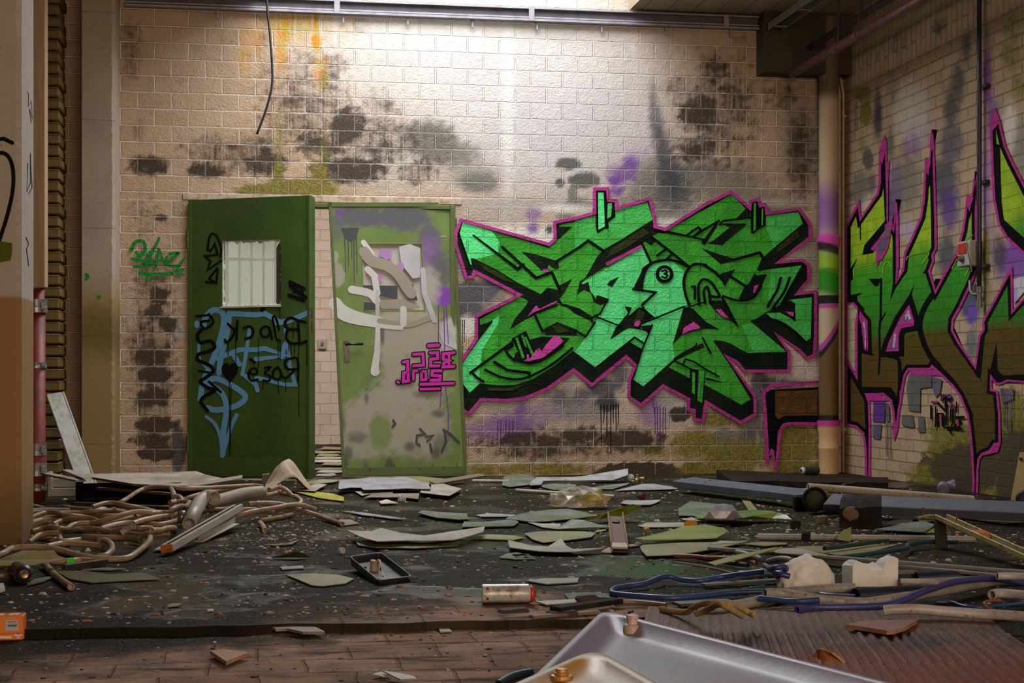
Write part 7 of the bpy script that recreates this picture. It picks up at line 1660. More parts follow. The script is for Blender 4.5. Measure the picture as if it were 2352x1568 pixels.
# big pipe with an elbow: straight run, bend, downward run
t_ = empty('elbow_pipe', flo(450, 1205)); tag(t_, 'thick grey plastic pipe with a bent elbow on top of the hose pile', 'pipe')
pz = lambda p, z: flo(p[0], p[1], z)
rE = 0.033
a_ = [pz(HB(1250, 520), .15), pz(HB(1000, 545), .15), pz(HB(760, 610), .145), pz(HB(560, 660), .14)]
MB().tube(catmull(a_, 5), rE * 0.92, 16).build('pipe_run', PVC, t_, True)
e_ = [pz(HB(600, 610), .165), pz(HB(520, 590), .17), pz(HB(430, 640), .155), pz(HB(370, 720), .135)]
MB().tube(catmull(e_, 6), rE * 1.08, 16).build('elbow', PVC, t_, True)
MB().tube([pz(HB(390, 700), .145), pz(HB(330, 810), .115), pz(HB(260, 960), .08)], rE, 16).build('socket_run', PVC, t_, True)
b = flo(*HB(155, 1110)); o = MB().tube([(b.x, b.y, 0.06), (b.x + 0.004, b.y + 0.01, 0.115)], 0.02, 14).build('metal_sleeve', simple('galvanised sleeve', (0.35, 0.35, 0.34), 0.3, 0.8), None, True, True); tag(o, 'short metal sleeve standing at the lower end of the elbow pipe', 'sleeve')
b = flo(*HB(545, 800)); o = MB().lathe((b.x, b.y, 0.05), (0.3, -1, 0.1), [(0, .026), (0.02, .03), (0.05, .024), (0.052, 0.012)], 16).build('screw_lid', HM[2], None, True, True); tag(o, 'round brown cap beside the elbow pipe', 'cap')

# rusty white channels
WENA = simple('chipped white enamel', (0.44, 0.41, 0.37), 0.45, dirt=(0.25, 0.19, 0.13), amount=0.5); RUSTM = simple('bright rust', (0.38, 0.11, 0.02), 0.75, dirt=(0.14, 0.035, 0.012), amount=0.8, scale=14)
def channel(name, a, b, w, h, up, label, tipcol=True):
    """U channel from a to b, open on top"""
    a, b = Vector(a), Vector(b); d = (b - a).normalized(); s = d.cross(up).normalized(); u = s.cross(d).normalized()
    t_ = empty(name, tuple(a)); tag(t_, label, 'channel')
    MB().quadbox(a, b, w - 0.004, 0.003, up).build('channel_floor', RUSTM, t_)
    L = (b - a).length; th = 0.002
    for sg in (-1, 1):
        c = (a + b) / 2 + s * (sg * w / 2) + u * h / 2
        MB().box(c, (L / 2, th, h / 2), (d, s, u), 0, 0.001).build('channel_side', WENA, t_)
        MB().box(c - s * (sg * 0.0024), (L / 2 - 0.004, 0.0006, h / 2 - 0.003), (d, s, u)).build('rusty_lining', RUSTM, t_)
        MB().box((a + b) / 2 + s * (sg * (w / 2 - 0.006)) + u * h, (L / 2, 0.007, 0.0015), (d, s, u)).build('folded_lip', WENA, t_)
    if tipcol: MB().box(a - d * 0.006 + u * h / 2, (0.0065, w / 2 + 0.002, h / 2 + 0.002), (d, s, u), 0, 0.002).build('rusty_end', RUSTM, t_)
    return t_
channel('steel_channel', flo(*L0(1850, 110), .018) + Vector((0, -.07, 0)), flo(*HB(930, 760), .085) + Vector((0, -.07, 0)), .046, .030, Vector((-0.3, -0.9, 1)), 'rusty white steel channel leaning on the front of the hose pile')
a_, b_ = flo(*HB(390, 1200), .006), flo(*HB(880, 960), .035)
o = MB().quadbox(a_, b_, .045, .004).quadbox(a_ + Vector((0, .0235, 0)), b_ + Vector((0, .0235, 0)), .004, .03).build('steel_angle', WENA, None, False, True); tag(o, 'white steel angle lying under the rusty channel', 'angle')
WOODT = simple('tan wooden tongue', (0.36, 0.27, 0.18), 0.7, dirt=(0.2, 0.14, 0.09))
def tongue(a, b, w, label, h=.007):
    o = MB().quadbox(a, b, w, h, Vector((0, 0, 1)), 0, .003).build('wood_stick', WOODT, None, False, True); return tag(o, label, 'stick')
tongue(flo(*L0(1725, 120), .008), flo(*L0(1795, 80), .008), .03, 'flat tan stick at the rusty end of the white channel')
tongue(flo(*HB(60, 1240), .004) + Vector((0.0, -0.06, 0)), flo(*HB(150, 1215), .004) + Vector((0.0, -0.06, 0)), .03, 'flat tan stick below the rusty white channel')

# dark box with a board on top, boards and laths round it
DKB = simple('black box board', (0.004, 0.0035, 0.003), 0.8, spec=0.03); BRD = simple('dirty pale board', (0.37, 0.30, 0.24), 0.8, dirt=(0.13, 0.105, 0.05), amount=0.8, scale=5, bump=0.4); LATH = simple('red brown lath', (0.17, 0.075, 0.05), 0.6, dirt=(0.08, 0.04, 0.03)); WBRD = simple('cream drawer front', (0.46, 0.42, 0.34), 0.55, dirt=(0.25, 0.2, 0.1)); EDG = simple('dark board edge', (0.045, 0.03, 0.022), 0.7)
bz = .20
f0, f1 = flo(185, 1155), flo(365, 1150)
f0.z = f1.z = 0
bd = (f1 - f0).normalized(); bn = Vector((-bd.y, bd.x, 0))
t_ = empty('cabinet_box', tuple(f0)); tag(t_, 'black open cabinet box lying on its side behind the hose pile', 'cabinet')
Lb = 0.82; H_ = .09; Wd = .26
cen = f0 + bd * Lb / 2 + bn * Wd / 2
MB().box(cen + Vector((0, 0, .006)), (Lb / 2, Wd / 2, .006), (bd, bn, Vector((0, 0, 1)))).build('bottom_panel', DKB, t_)
for sx_, Hs in ((-1, .135), (1, .07)): MB().box(cen + bd * (sx_ * (Lb / 2 - .008)) + Vector((0, 0, .0125 + Hs / 2)), (.008, Wd / 2, Hs / 2), (bd, bn, Vector((0, 0, 1)))).build('side_panel', DKB, t_)
MB().box(cen + bn * (Wd / 2 - .008) + Vector((0, 0, .012 + H_ / 2)), (Lb / 2 - .017, .008, H_ / 2), (bd, bn, Vector((0, 0, 1)))).build('back_panel', DKB, t_)
def board_poly(name, pts, zs, th, mat, label, cat='board', edge=None):
    P = [flo(p[0], p[1], z) for p, z in zip(pts, zs)]
    n = len(P); v = P + [p - Vector((0, 0, th)) for p in P]
    f = [tuple(range(n)), tuple(range(2 * n - 1, n - 1, -1))] + [(i, n + i, n + (i + 1) % n, (i + 1) % n) for i in range(n)]
    o = mesh_obj(name, v, f, None, None, False, [mat, edge or mat], [0, 1] + [1] * n, True)
    return tag(o, label, cat)
board_poly('chipboard', P_(HA, 1080, 285, 2352, 255, HB, 360, 245, 480, 290, 740, 345, 520, 400, 300, 440, HA, 2290, 440, 1800, 415, 1100, 300), [.172, .162, .162, .155, .135, .128, .114, .114, .128, .17], .014, BRD, 'dirty pale board lying on the black cabinet box', edge=EDG)
o = MB().quadbox(flo(*HA(1330, 490), .07), flo(*HA(2330, 570), .07), .035, .014).build('lath', LATH, None, False, True); tag(o, 'red brown lath sticking through the black cabinet box', 'lath')
o = MB().quadbox(flo(*HA(570, 285), .165), flo(*HA(1090, 390), .155), .06, .012).build('board', BRD, None, False, True); tag(o, 'narrow board with pale edge left of the black cabinet box', 'board')
o = MB().quadbox(flo(*HA(890, 235), .185) , flo(*HA(1190, 350), .176), .05, .006).build('metal_strip', simple('pale metal strip', (0.5, 0.48, 0.45), 0.4, 0.3), None, False, True); tag(o, 'pale strip lying across the corner of the chipboard', 'strip')
t_ = empty('drawer', flo(*HA(900, 590))); tag(t_, 'cream drawer standing in the dark left of the cabinet box', 'drawer')
da, db = flo(*HA(705, 590)), flo(*HA(1085, 590))
for k, (z0, z1) in enumerate(((.004, .055), (.062, .115))):
    MB().box((da + db) / 2 + Vector((0, 0.0 + .02 * k, (z0 + z1) / 2)), ((db - da).length / 2, .008, (z1 - z0) / 2), None, 0, .002).build('front_board', WBRD, t_)
MB().box((da + db) / 2 + Vector((-(db - da).length / 2 - .012, .03, .08)), (.011, .04, .078), None, 0, .002).build('side_post', WBRD, t_)
o = MB().quadbox(flo(*HB(240, 455), .118), flo(*HB(980, 330), .17), .055, .006, Vector((0, -.3, 1))).build('board_strip', simple('grey brown veneer strip', (0.30, 0.25, 0.21), 0.6, dirt=(0.14, 0.1, 0.07)), None, False, True); tag(o, 'grey brown veneer strip lying over the right end of the chipboard', 'strip')
o = MB().quadbox(flo(*HA(1000, 700), .06), flo(*HB(180, 770), .06), .05, .016).build('wet_plank', simple('black wet slat', (0.02, 0.016, 0.012), 0.35), None, False, True); tag(o, 'black wet slat lying across the back of the hoses', 'slat')
a_ = flo(*HB(1240, 410)); o = MB().box(a_ + Vector((0.03, 0, .035)), (.028, .006, .034), (Vector((1, .1, .1)).normalized(), Vector((0, 1, .2)).normalized(), Vector((0, -.2, 1)).normalized()), 0, .002).build('tile_shard', SM['mauve'], None, False, True); tag(o, 'small upright tile shard at the foot of the first door', 'shard')
# cloth draped at the right of the pile
random.seed(12)
cl = flo(*HB(1480, 560)); V = []; Fq = []
nx, ny = 18, 12
for j in range(ny + 1):
    for i in range(nx + 1):
        a, b = i / nx * 2 - 1, j / ny * 2 - 1
        hgt = .25 * math.exp(-((a - .25) / .42) ** 2) * (1 - .25 * b * b) + .02 * math.sin(a * 9 + b * 3) * math.exp(-a * a * 2)
        V.append((cl.x + a * .22 + .02 * math.sin(b * 5), cl.y + .18 + b * .12, max(.006, hgt * (0.55 + .45 * (b + 1) / 2) + .01)))
for j in range(ny):
    for i in range(nx):
        k = j * (nx + 1) + i; Fq.append((k, k + 1, k + nx + 2, k + nx + 1))
o = mesh_obj('draped_cloth', V, Fq, simple('beige dirty fabric', (0.40, 0.30, 0.21), 0.85, dirt=(0.27, 0.19, 0.12), bscale=120), None, True, None, None, True)
md = o.modifiers.new('thick', 'SOLIDIFY'); md.thickness = 0.004; md.offset = 0
tag(o, 'stiff beige cloth humped up behind the right end of the hose pile', 'cloth')
# ------------------------------------------------------------------ cans, tray, brackets, blocks on the floor
def can(loc, ax, L, r, body, label, cap=None, ring=None, cover=None, name='spray_can', nozzle=False):
    ax = Vector(ax).normalized(); loc = Vector(loc)
    t_ = empty(name, tuple(loc)); tag(t_, label, 'spray can')
    MB().lathe(loc, ax, [(0, r * .80), (0, r * .97), (.003, r * 1.01), (.006, r), (L - .005, r), (L - .002, r * 1.01), (L, r * .97), (L + .004, r * .90)], 28).build('can_body', body, t_, False)
    autosmooth(t_.children[0], 30)
    MB().lathe(loc + ax * (L + .004), ax, [(0, r * .9), (.010, r * .80), (.016, r * .55), (.017, r * .42)], 24).build('dome', cap, t_, True)
    MB().lathe(loc + ax * (L + .0175), ax, [(0, r * .40), (.004, r * .42), (.006, r * .36), (.005, r * .2), (.004, r * .08)], 18).build('valve_cup', ring, t_, False)
    return t_
def can_label():
    t = NT('worn white spray can print'); o = t.obj(); X, Y, Z = t.xyz(o)
    n = t.noise(o, 14, 5, .65); f = t.noise(o, 90, 3)
    # text lines run along the can
    lines = t.math('LESS_THAN', t.math('FRACT', t.math('MULTIPLY', Z, 210)), .42)
    letters = t.smooth(t.noise(t.scale(o, (420, 420, 60)), 1.0, 1), .48, .52)
    inb = t.math('MULTIPLY', t.math('GREATER_THAN', X, .030), t.math('LESS_THAN', X, .150))
    c = t.mix(t.math('MULTIPLY', t.math('MULTIPLY', t.math('MULTIPLY', lines, letters), inb), .55), (.52, .50, .49), (.10, .09, .10))
    c = t.mix(t.smooth(n, .55, .7), c, (.20, .12, .06))
    c = t.mix(t.smooth(t.math('ADD', Z, t.math('MULTIPLY', n, .02)), -.004, -.018), c, (.07, .05, .035))
    return t.fin(c, .35, .15, t.bump(n, .4, .006), .5)
CANW = can_label(); REDC = simple('red can top', (.62, .035, .015), .4, dirt=(.3, .02, .01), amount=.3); DKM = simple('dark tin', (.05, .045, .04), .4, .6); 
a_ = flo(1111, 1391); ax = Vector((1, -.10, 0)).normalized()
t_ = can((a_.x, a_.y + .034, .0335), ax, .152, .0325, CANW, 'white spray can with a red top lying on the bare pavers', REDC, DKM)
p0 = Vector((a_.x, a_.y + .034, .0335)); sd = ax.cross(Vector((0, 0, 1)))
for zz in (.021, -.011):
    fr_ = (sd * math.sqrt(.0328 ** 2 - zz * zz) + Vector((0, 0, zz)))
    nrm = fr_.normalized(); up_ = nrm.cross(ax)
    hzs = MB().box(p0 + ax * .016 + fr_, (.0045, .0008, .0045), (ax, nrm, up_)).build('hazard_symbol', simple('orange hazard square', (.6, .12, .03), .5), t_)
    MB().box(p0 + ax * .016 + fr_ + nrm * .0006, (.0022, .0005, .0024), (ax, nrm, up_)).build('hazard_mark', BLK, hzs)
# dark can at left front
b_ = flo(48, 1340); axd = Vector((.30, -1, .02)).normalized()
DC = simple('brown metal can', (.13, .07, .04), .35, .4, dirt=(.05, .035, .03)); DV = simple('dark violet can base', (.035, .028, .045), .3, .3)
t_ = can((b_.x - .03, b_.y + .12, .034), axd, .15, .0335, DC, 'brown spray can pointing its dark base at the viewer below the khaki sheet', DV, simple('brass ring', (.3, .2, .1), .35, .8))
# green can against the wall at the back
b_ = flo(1842, 1092)
CG = simple('dark green can print', (.025, .045, .03), .4, dirt=(.05, .05, .04)); CW = simple('dirty white dome', (.5, .47, .43), .45, dirt=(.3, .25, .2))
can((b_.x + .165, b_.y + .10, .036), Vector((-1, -.28, 0)), .135, .033, CG, 'dark green spray can with white top lying beside the downpipe', CW, DKM)

# black tray
BPL = simple('black moulded plastic', (.018, .020, .026), .35, dirt=(.04, .04, .045), amount=.4)
tp = [flo(*L1(1585, 175), .055), flo(*L1(1935, 128), .055), flo(*L1(2285, 395), .02), flo(*L1(1905, 440), .02)]
tc_ = sum(tp, Vector()) / 4
t_ = empty('lamp_tray', (tc_.x, tc_.y, 0)); tag(t_, 'black moulded plastic tray with a socket lying tilted on the wet floor', 'tray')
nr = (tp[1] - tp[0]).cross(tp[3] - tp[0]).normalized()
if nr.z < 0: nr = -nr
def inset(P, k): c = sum(P, Vector()) / 4; return [p + (c - p) * k for p in P]
def roundq(P, k=.10, n=4):
    out = []
    for i in range(4):
        p, a, b = P[i], P[i - 1], P[(i + 1) % 4]
        q0 = p + (a - p) * k; q1 = p + (b - p) * k
        for j in range(n + 1):
            u_ = j / n; out.append(q0 * (1 - u_) ** 2 + p * 2 * u_ * (1 - u_) + q1 * u_ * u_)
    return out
rg = [roundq(inset(tp, .04)), roundq(tp), roundq(tp), roundq(inset(tp, .05)), roundq(inset(tp, .07)), roundq(inset(tp, .10))]
offs = [-.030, -.010, 0, 0, -.004, -.026]
V = []; Fq = []; m_ = len(rg[0])
for r_, o_ in zip(rg, offs): V += [p + nr * o_ for p in r_]
for k in range(5):
    for i in range(m_):
        j = (i + 1) % m_; Fq.append((k * m_ + i, k * m_ + j, (k + 1) * m_ + j, (k + 1) * m_ + i))
Fq.append(tuple(range(5 * m_, 6 * m_))); Fq.append(tuple(range(m_ - 1, -1, -1)))
mesh_obj('tray_body', V, Fq, BPL, t_)
def ontray(s, t, h=0.0): return tp[0].lerp(tp[1], s).lerp(tp[3].lerp(tp[2], s), t) + nr * (h - .026)
MB().lathe(ontray(.42, .42), nr, [(0, .017), (.03, .016), (.034, .018), (.040, .018), (.041, .010)], 18).build('lamp_socket', simple('yellowed socket', (.36, .29, .2), .5), t_)
for s, t in ((.42, .72), (.62, .86)): MB().lathe(ontray(s, t, -.0005), nr, [(0, .022), (.002, .022), (.0021, .016)], 20).build('cable_hole', BLK, t_)
for s, t in ((.25, .30), (.62, .42)): MB().lathe(ontray(s, t), nr, [(0, .005), (.008, .005), (.009, .003)], 10).build('screw_post', BPL, t_)
for k in range(2): MB().tube(catmull([ontray(.42 + .03 * k, .42, .04), ontray(.47 + .03 * k, .5, .045), ontray(.46, .62, .015), ontray(.43, .70, .004)], 5), .0022, 6).build('loose_wire', simple('copper wire', (.45, .25, .15), .4, .5), t_, True)
for a, b in ((tp[0], (0, .02)), (tp[2], (.0, -.02))): MB().box(a + nr * -.006 + Vector((.0, b[1] * .2, 0)), (.018, .008, .005), None, 0, .002).build('clip_ear', BPL, t_)
# bottle cap
b_ = flo(782, 1274); o = MB().lathe((b_.x, b_.y + .02, .016), (.6, -1, .1), [(0, .013), (.006, .0135), (.007, .012), (.012, .012), (.013, .0138), (.019, .0138), (.0195, .009)], 16).build('bottle_cap', CW, None, False, True); tag(o, 'white screw cap standing on edge left of the black tray', 'cap')

# rusty bracket with wood tongues
ra, rb = flo(*S2(1490, 1335), .012), flo(*S2(1430, 860), .09)
d = (rb - ra); 
t_ = empty('rusty_bracket', (ra.x, ra.y, 0)); tag(t_, 'rusty channel bracket propped up on the wet floor between the sheets', 'bracket')
dn = d.normalized(); s_ = Vector((1, .08, 0)); s_ = (s_ - dn * s_.dot(dn)).normalized(); u_ = s_.cross(dn)
if u_.z < 0: u_ = -u_
Lr = d.length; YEL = simple('yellowed enamel edge', (.52, .38, .17), .55, dirt=(.3, .12, .04), amount=.6); DRUST = simple('dark rust', (.11, .045, .022), .7, dirt=(.25, .08, .03), amount=.7, scale=22)
MB().box(ra + d / 2, (.034, Lr / 2, .002), (s_, dn, u_)).build('bracket_web', DRUST, t_)
for k in (-1, 1): MB().box(ra + d * .55 + s_ * (.034 * k) + u_ * .012, (.003, Lr * .45, .014), (s_, dn, u_), 0, .002).build('bracket_flange', YEL, t_)
MB().box(ra + d * .06 + u_ * .016, (.034, .05, .005), (s_, dn, u_), 0, .003).build('bracket_tongue', simple('grey plate with rust rim', (.42, .37, .33), .5, dirt=(.42, .14, .03), amount=.7), t_)
gm = MB().lathe(ra + d * .80 + u_ * .004, u_, [(0, .017), (.006, .018), (.007, .014), (.003, .013), (.002, .004)], 20).build('grommet', BLK, t_)
MB().lathe(ra + d * .80 + u_ * .0075, u_, [(0, .0185), (.0015, .0185), (.0016, .0155)], 24).build('grommet_ring', GALV, gm)
for a, b in ((S2(1300, 1355), S2(1410, 1290)), (S2(1580, 1270), S2(1710, 1250))):
    tongue(flo(a[0], a[1], .004), flo(b[0], b[1], .004), .05, 'pinkish wood stick ' + ('left' if a[0] < 1410 else 'right') + ' of the foot of the rusty bracket', .006)
b_ = flo(*S2(1850, 1140)); o = MB().box((b_.x, b_.y, .040), (.014, .01, .006), (Vector((.8, .6, .1)).normalized(), Vector((-.6, .8, 0)), Vector((0, 0, 1))), 0, .003).build('orange_scrap', OPK, None, False, True); tag(o, 'tiny orange scrap on the edge of the mossy green oval sheet', 'scrap')
# small cap and reel
b_ = flo(*S2(1765, 630)); o = MB().lathe((b_.x, b_.y, .024), (.3, -1, 0), [(0, .02), (.012, .024), (.03, .024), (.032, .018), (.036, .016), (.037, .006)], 18).build('red_stopper', simple('dark red cap', (.10, .03, .022), .5), None, False, True); tag(o, 'small dark red cap behind the mossy rising sheet', 'cap')
b_ = flo(*S2(1640, 385)); o = MB().lathe((b_.x, b_.y, .030), (-.35, -1, .1), [(0, .026), (.006, .026), (.007, .014), (.02, .014), (.0205, .008)], 18).build('plastic_reel', CW, None, False, True); tag(o, 'small white plastic reel near the wall below the graffiti', 'reel')
t_ = empty('brass_valve', tuple(flo(*S2(1720, 395)))); tag(t_, 'small brass valve beside the white plastic reel', 'valve')
b_ = flo(*S2(1720, 395)); BRS = simple('dull brass', (.35, .27, .12), .4, .7, dirt=(.2, .18, .1))
MB().lathe((b_.x, b_.y, 0.0), (.1, 0, 1), [(0, .018), (.02, .02), (.03, .014), (.05, .014), (.052, .018), (.06, .018)], 12).build('valve_body', BRS, t_); MB().lathe((b_.x + .015, b_.y, .028), (1, -.4, -.1), [(0, .012), (.03, .012), (.031, .016), (.04, .016)], 10).build('valve_branch', BRS, t_)

# straight tubes
TUBE = hose_mat('dirty white tube', (0.42, 0.38, 0.31), (0.30, 0.25, 0.18)); TUBG = hose_mat('grey metal tube', (0.36, 0.34, 0.31), (0.24, 0.22, 0.19))
def tube2(a, b, r, mat, label, mid=None):
    a = Vector(a); b = Vector(b)
    t = [a, a.lerp(b, .33), a.lerp(b, .66), b]
    o = MB().tube(t, r, 14).build('tube', mat, None, True, True); autosmooth(o, 50); return tag(o, label, 'tube', 'straight tubes on the floor')
tube2(flo(*S2(95, 505), .013), flo(*S2(1420, 590), .013), .0125, TUBE, 'white tube lying behind the clear crumpled plastic')
tube2(flo(*S3(1740, 455), .12), flo(2234, 1146, .03), .022, TUBE, 'long pale tube along the foot of the side wall')
tube2(flo(*S3(1060, 1128), .016), flo(2240, 1238, .016), .0145, TUBG, 'long grey tube crossing in front of the black rubber block')
tube2(flo(*S3(1550, 505), .014), flo(*S3(1760, 500), .014), .012, TUBE, 'short pale tube beside the start of the long pale tube')
tube2(flo(*S3(1830, 500), .02), flo(*S3(1770, 470), .02), .012, TUBE, 'stub of pale tube pointing at the viewer near the wall')
tube2(flo(*S1(1790, 375), .012), flo(*S1(2290, 380), .012), .011, TUBE, 'thin white tube lying against the wall right of the crooked door')
# braided lath at the wall
a_, b_ = flo(*S1(1260, 420), .03), flo(*S1(1930, 310), .03)
o = MB().quadbox(a_, b_, .06, .014, Vector((0, -.5, 1)), 0, .003).build('ribbed_batten', simple('ribbed brown batten', (.20, .14, .09), .7, dirt=(.08, .06, .04), scale=30, stretch=(1, 8, 1)), None, False, True); tag(o, 'ribbed brown batten pointing to the wall right of the crooked door', 'batten')

# grey beams of composite stone
STN = simple('speckled blue-grey composite', (.095, .10, .125), .6, spec=.25, dirt=(.05, .055, .065), amount=.5, bscale=160, bump=.3)
def beam(pf0, pf1, z0, z1, w, hgt, label, tilt=.55):
    a, b = flo(pf0[0], pf0[1], z0), flo(pf1[0], pf1[1], z1)
    up = Vector((0, -tilt, 1)).normalized()
    t_ = empty('stone_beam', tuple(a)); tag(t_, label, 'beam')
    MB().quadbox(a, b, w, hgt, up, 0, .004).build('beam_body', STN, t_)
    return t_, a, b, up
t_, a_, b_, up = beam(S3(60, 440), S3(1870, 650), .045, .05, .16, .045, 'long blue-grey speckled beam with two bolt holes lying aslant at the right')
d = (b_ - a_).normalized(); s_ = d.cross(up).normalized()
for k, (q, ss) in enumerate(((.215, .03), (.19, -.03))):
    c = a_.lerp(b_, q) + up * .0455 + s_ * ss
    MB().lathe(c, up, [(0, .016), (.002, .015), (.0021, .010), (-.004, .009)], 16).build('bolt_hole', DKM, t_)
beam(S3(2020, 730), S4(2352 + 200, 860), .05, .05, .14, .05, 'second blue-grey speckled beam running out at the right picture edge', .5)
# rubber blocks
RUB = simple('black crumbling rubber', (.011, .010, .009), .85, spec=.15, dirt=(.06, .045, .03), amount=.6, bump=.6, bscale=25)
t_ = empty('rubber_block', tuple(flo(1995, 1213))); tag(t_, 'big black rubber block with chamfered top in front of the grey beam', 'block')
b_ = flo(1995, 1213)
axs = (Vector((.93, -.37, 0)).normalized(), Vector((.37, .93, 0)).normalized(), Vector((0, 0, 1)))
v = []
for (x, y, z) in ((-.105, -.10, 0), (.105, -.10, 0), (.105, .12, 0), (-.105, .12, 0), (-.105, -.10, .095), (.10, -.10, .11), (.095, .12, .155), (-.09, .12, .15), (-.10, -.02, .135), (.10, -.03, .155)):
    v.append(Vector((b_.x, b_.y + .10, 0)) + axs[0] * x + axs[1] * y + axs[2] * z)
mesh_obj('block_body', v, [(3, 2, 1, 0), (0, 1, 5, 4), (4, 5, 9, 8), (8, 9, 6, 7), (2, 3, 7, 6), (1, 2, 6, 9, 5), (0, 4, 8, 7, 3)], RUB, t_)
mb = MB(); random.seed(4)
bm = bmesh.new(); bmesh.ops.create_icosphere(bm, subdivisions=2, radius=.045)
vv = [Vector((b_.x, b_.y + .10, 0)) + axs[0] * (-.05 + q.co.x) + axs[1] * (-.095 + q.co.y * .3) + axs[2] * (.07 + q.co.z * .8) + Vector((random.uniform(-.004, .004), 0, random.uniform(-.004, .004))) for q in bm.verts]
mesh_obj('torn_patch', vv, [tuple(x.index for x in f_.verts) for f_ in bm.faces], simple('torn brown foam', (.17, .11, .06), .9, dirt=(.06, .04, .03)), t_); bm.free()
b_ = flo(*S3(1900, 840)); t_ = empty('rubber_cup', tuple(b_)); tag(t_, 'black rubber cup lying open towards the viewer at the end of the grey beam', 'cup')
axc = Vector((-.45, -1, .12)).normalized()
MB().lathe(b_ + Vector((.03, .14, .072)), axc, [(-.02, .03), (0, .055), (.08, .066), (.10, .070), (.105, .064), (.10, .058), (.03, .052), (.02, .01)], 26).build('cup_wall', RUB, t_, True)
MB().lathe(b_ + Vector((.03, .14, .072)) + axc * .06, axc, [(0, .054), (.004, .05), (.005, .02)], 22).build('mud_fill', simple('olive mud', (.07, .06, .025), .8), t_, True)
a_ = flo(*S3(1590, 800), .0); o = MB().box(a_ + Vector((.10, .05, .05)), (.10, .03, .045), (Vector((1, -.15, .03)).normalized(), Vector((.15, 1, 0)).normalized(), Vector((0, 0, 1))), 0, .012).build('rubber_pad', RUB, None, False, True); tag(o, 'black rubber pad left of the rubber cup', 'pad')
crumple(tuple(a_ + Vector((.17, -.04, .004))), .05, .075, simple('torn brown foam', (.17, .11, .06), .9), 'lump of torn brown foam beside the rubber cup', 'foam_lump', 'lump', 9)
for k, (p, sx_, lab) in enumerate(((S3(1950, 960), (.024, .02, .02), 'small brown wooden cube in front of the rubber cup'), (S3(1590, 1025), (.022, .02, .02), 'small black lump on a stub in front of the arched grass green sheet'), (S3(1300, 1190), (.02, .02, .02), 'black rubber ring round the long grey tube'))):
    b_ = flo(*p)
    if k == 2:
        c0, c1 = flo(*S3(1060, 1128), .016), flo(2240, 1238, .016); q = c0.lerp(c1, .205)
        o = MB().lathe(q, (c1 - c0), [(0, .0155), (0, .024), (.004, .027), (.034, .027), (.038, .024), (.038, .0155)], 18).build('rubber_ring', RUB, None, False, True)
        tag(o, lab, 'ring')
    else:
        o = MB().box((b_.x, b_.y + .02, sx_[2] + .001), sx_, None, 0, .004).build('small_block', (simple('brown block wood', (.16, .11, .05), .7) if k == 0 else RUB), None, False, True); tag(o, lab, 'block')
# pipe joint with ribs over the second beam
b_ = flo(*S4(1260, 660), 0)
ad = Vector((-.5, -1, -.15)).normalized(); t_ = empty('pipe_joint', tuple(b_)); tag(t_, 'lilac ribbed pipe joint between the long pale tube and the grey beam', 'joint')
JM = simple('lilac plastic joint', (.16, .145, .23), .35, dirt=(.06, .06, .1))
MB().lathe(b_ + Vector((.05, .10, .085)), ad, [(0, .03), (.01, .036), (.02, .032), (.03, .038), (.04, .033), (.05, .038), (.06, .034), (.10, .034), (.101, .026)], 20).build('joint_body', JM, t_); MB().lathe(b_ + Vector((.045, .09, .09)), Vector((1, -.3, .1)), [(0, .02), (.045, .03), (.05, .036), (.065, .036), (.066, .026)], 18).build('joint_branch', JM, t_)
strayed(P_(S4, 560, 668, 800, 660, 1000, 655, 1170, 655), .011, HVIO, 'violet hose leading to the lilac pipe joint', [.07, .07, .075, .08])
strayed(P_(S3, 2040, 780, 2150, 800, 2290, 820), .012, HVIO, 'short violet blue hose under the grey beam beside the rubber cup', [.013, .013, .013])
# yellow bracket
YBR = simple('worn yellow paint', (.36, .27, .06), .5, dirt=(.07, .06, .04), amount=.7, scale=16)
ya, yb = flo(*S4(1230, 890), .13), flo(2400, 1300, .03)
d = (yb - ya).normalized()
t_ = empty('yellow_bracket', (ya.x, ya.y, 0)); tag(t_, 'worn yellow metal bar with a bent end at the right picture edge', 'bar')
upv = Vector((0, -.5, 1)).normalized(); s_ = d.cross(upv).normalized(); un = s_.cross(d)
MB().quadbox(ya, yb, .055, .004, upv).build('bar_web', simple('worn grey bar web', (.09, .085, .06), .5, dirt=(.3, .22, .05), amount=.5), t_)
for k in (-1, 1): MB().quadbox(ya, yb, .008, .022, upv, 0, .002, k * .027).build('bar_rail', YBR, t_)
MB().box(ya.lerp(yb, .42) + un * .013, (.035, .029, .011), (d, s_, un), 0, .002).build('orange_mark', simple('orange paint mark', (.55, .10, .015), .5, dirt=(.3, .15, .03)), t_)
MB().box(Vector((ya.x - .005, ya.y - .01, ya.z * .5)), (.03, .006, ya.z * .49), (Vector((.95, .25, .1)).normalized(), Vector((-.25, .95, 0)).normalized(), Vector((-.1, 0, 1)).normalized()), 0, .002).build('bent_leg', simple('dark bent leg', (.05, .045, .035), .5), t_)
MB().tube(catmull([ya + Vector((.0, 0, .012)), ya + Vector((-.06, 0, .016)), ya + Vector((-.11, -.005, .006))], 4), .005, 8).build('bar_hook', YBR, t_, True)
for k in (0, 1): MB().lathe(ya + d * (.02 + .14 * k) + Vector((-.09 * (1 - k), 0, .02)), (0, .1, 1), [(0, .003), (.03, .003), (.031, .006), (.034, .006)], 8).build('nail', simple('rusty nail', (.16, .06, .03), .6), t_)

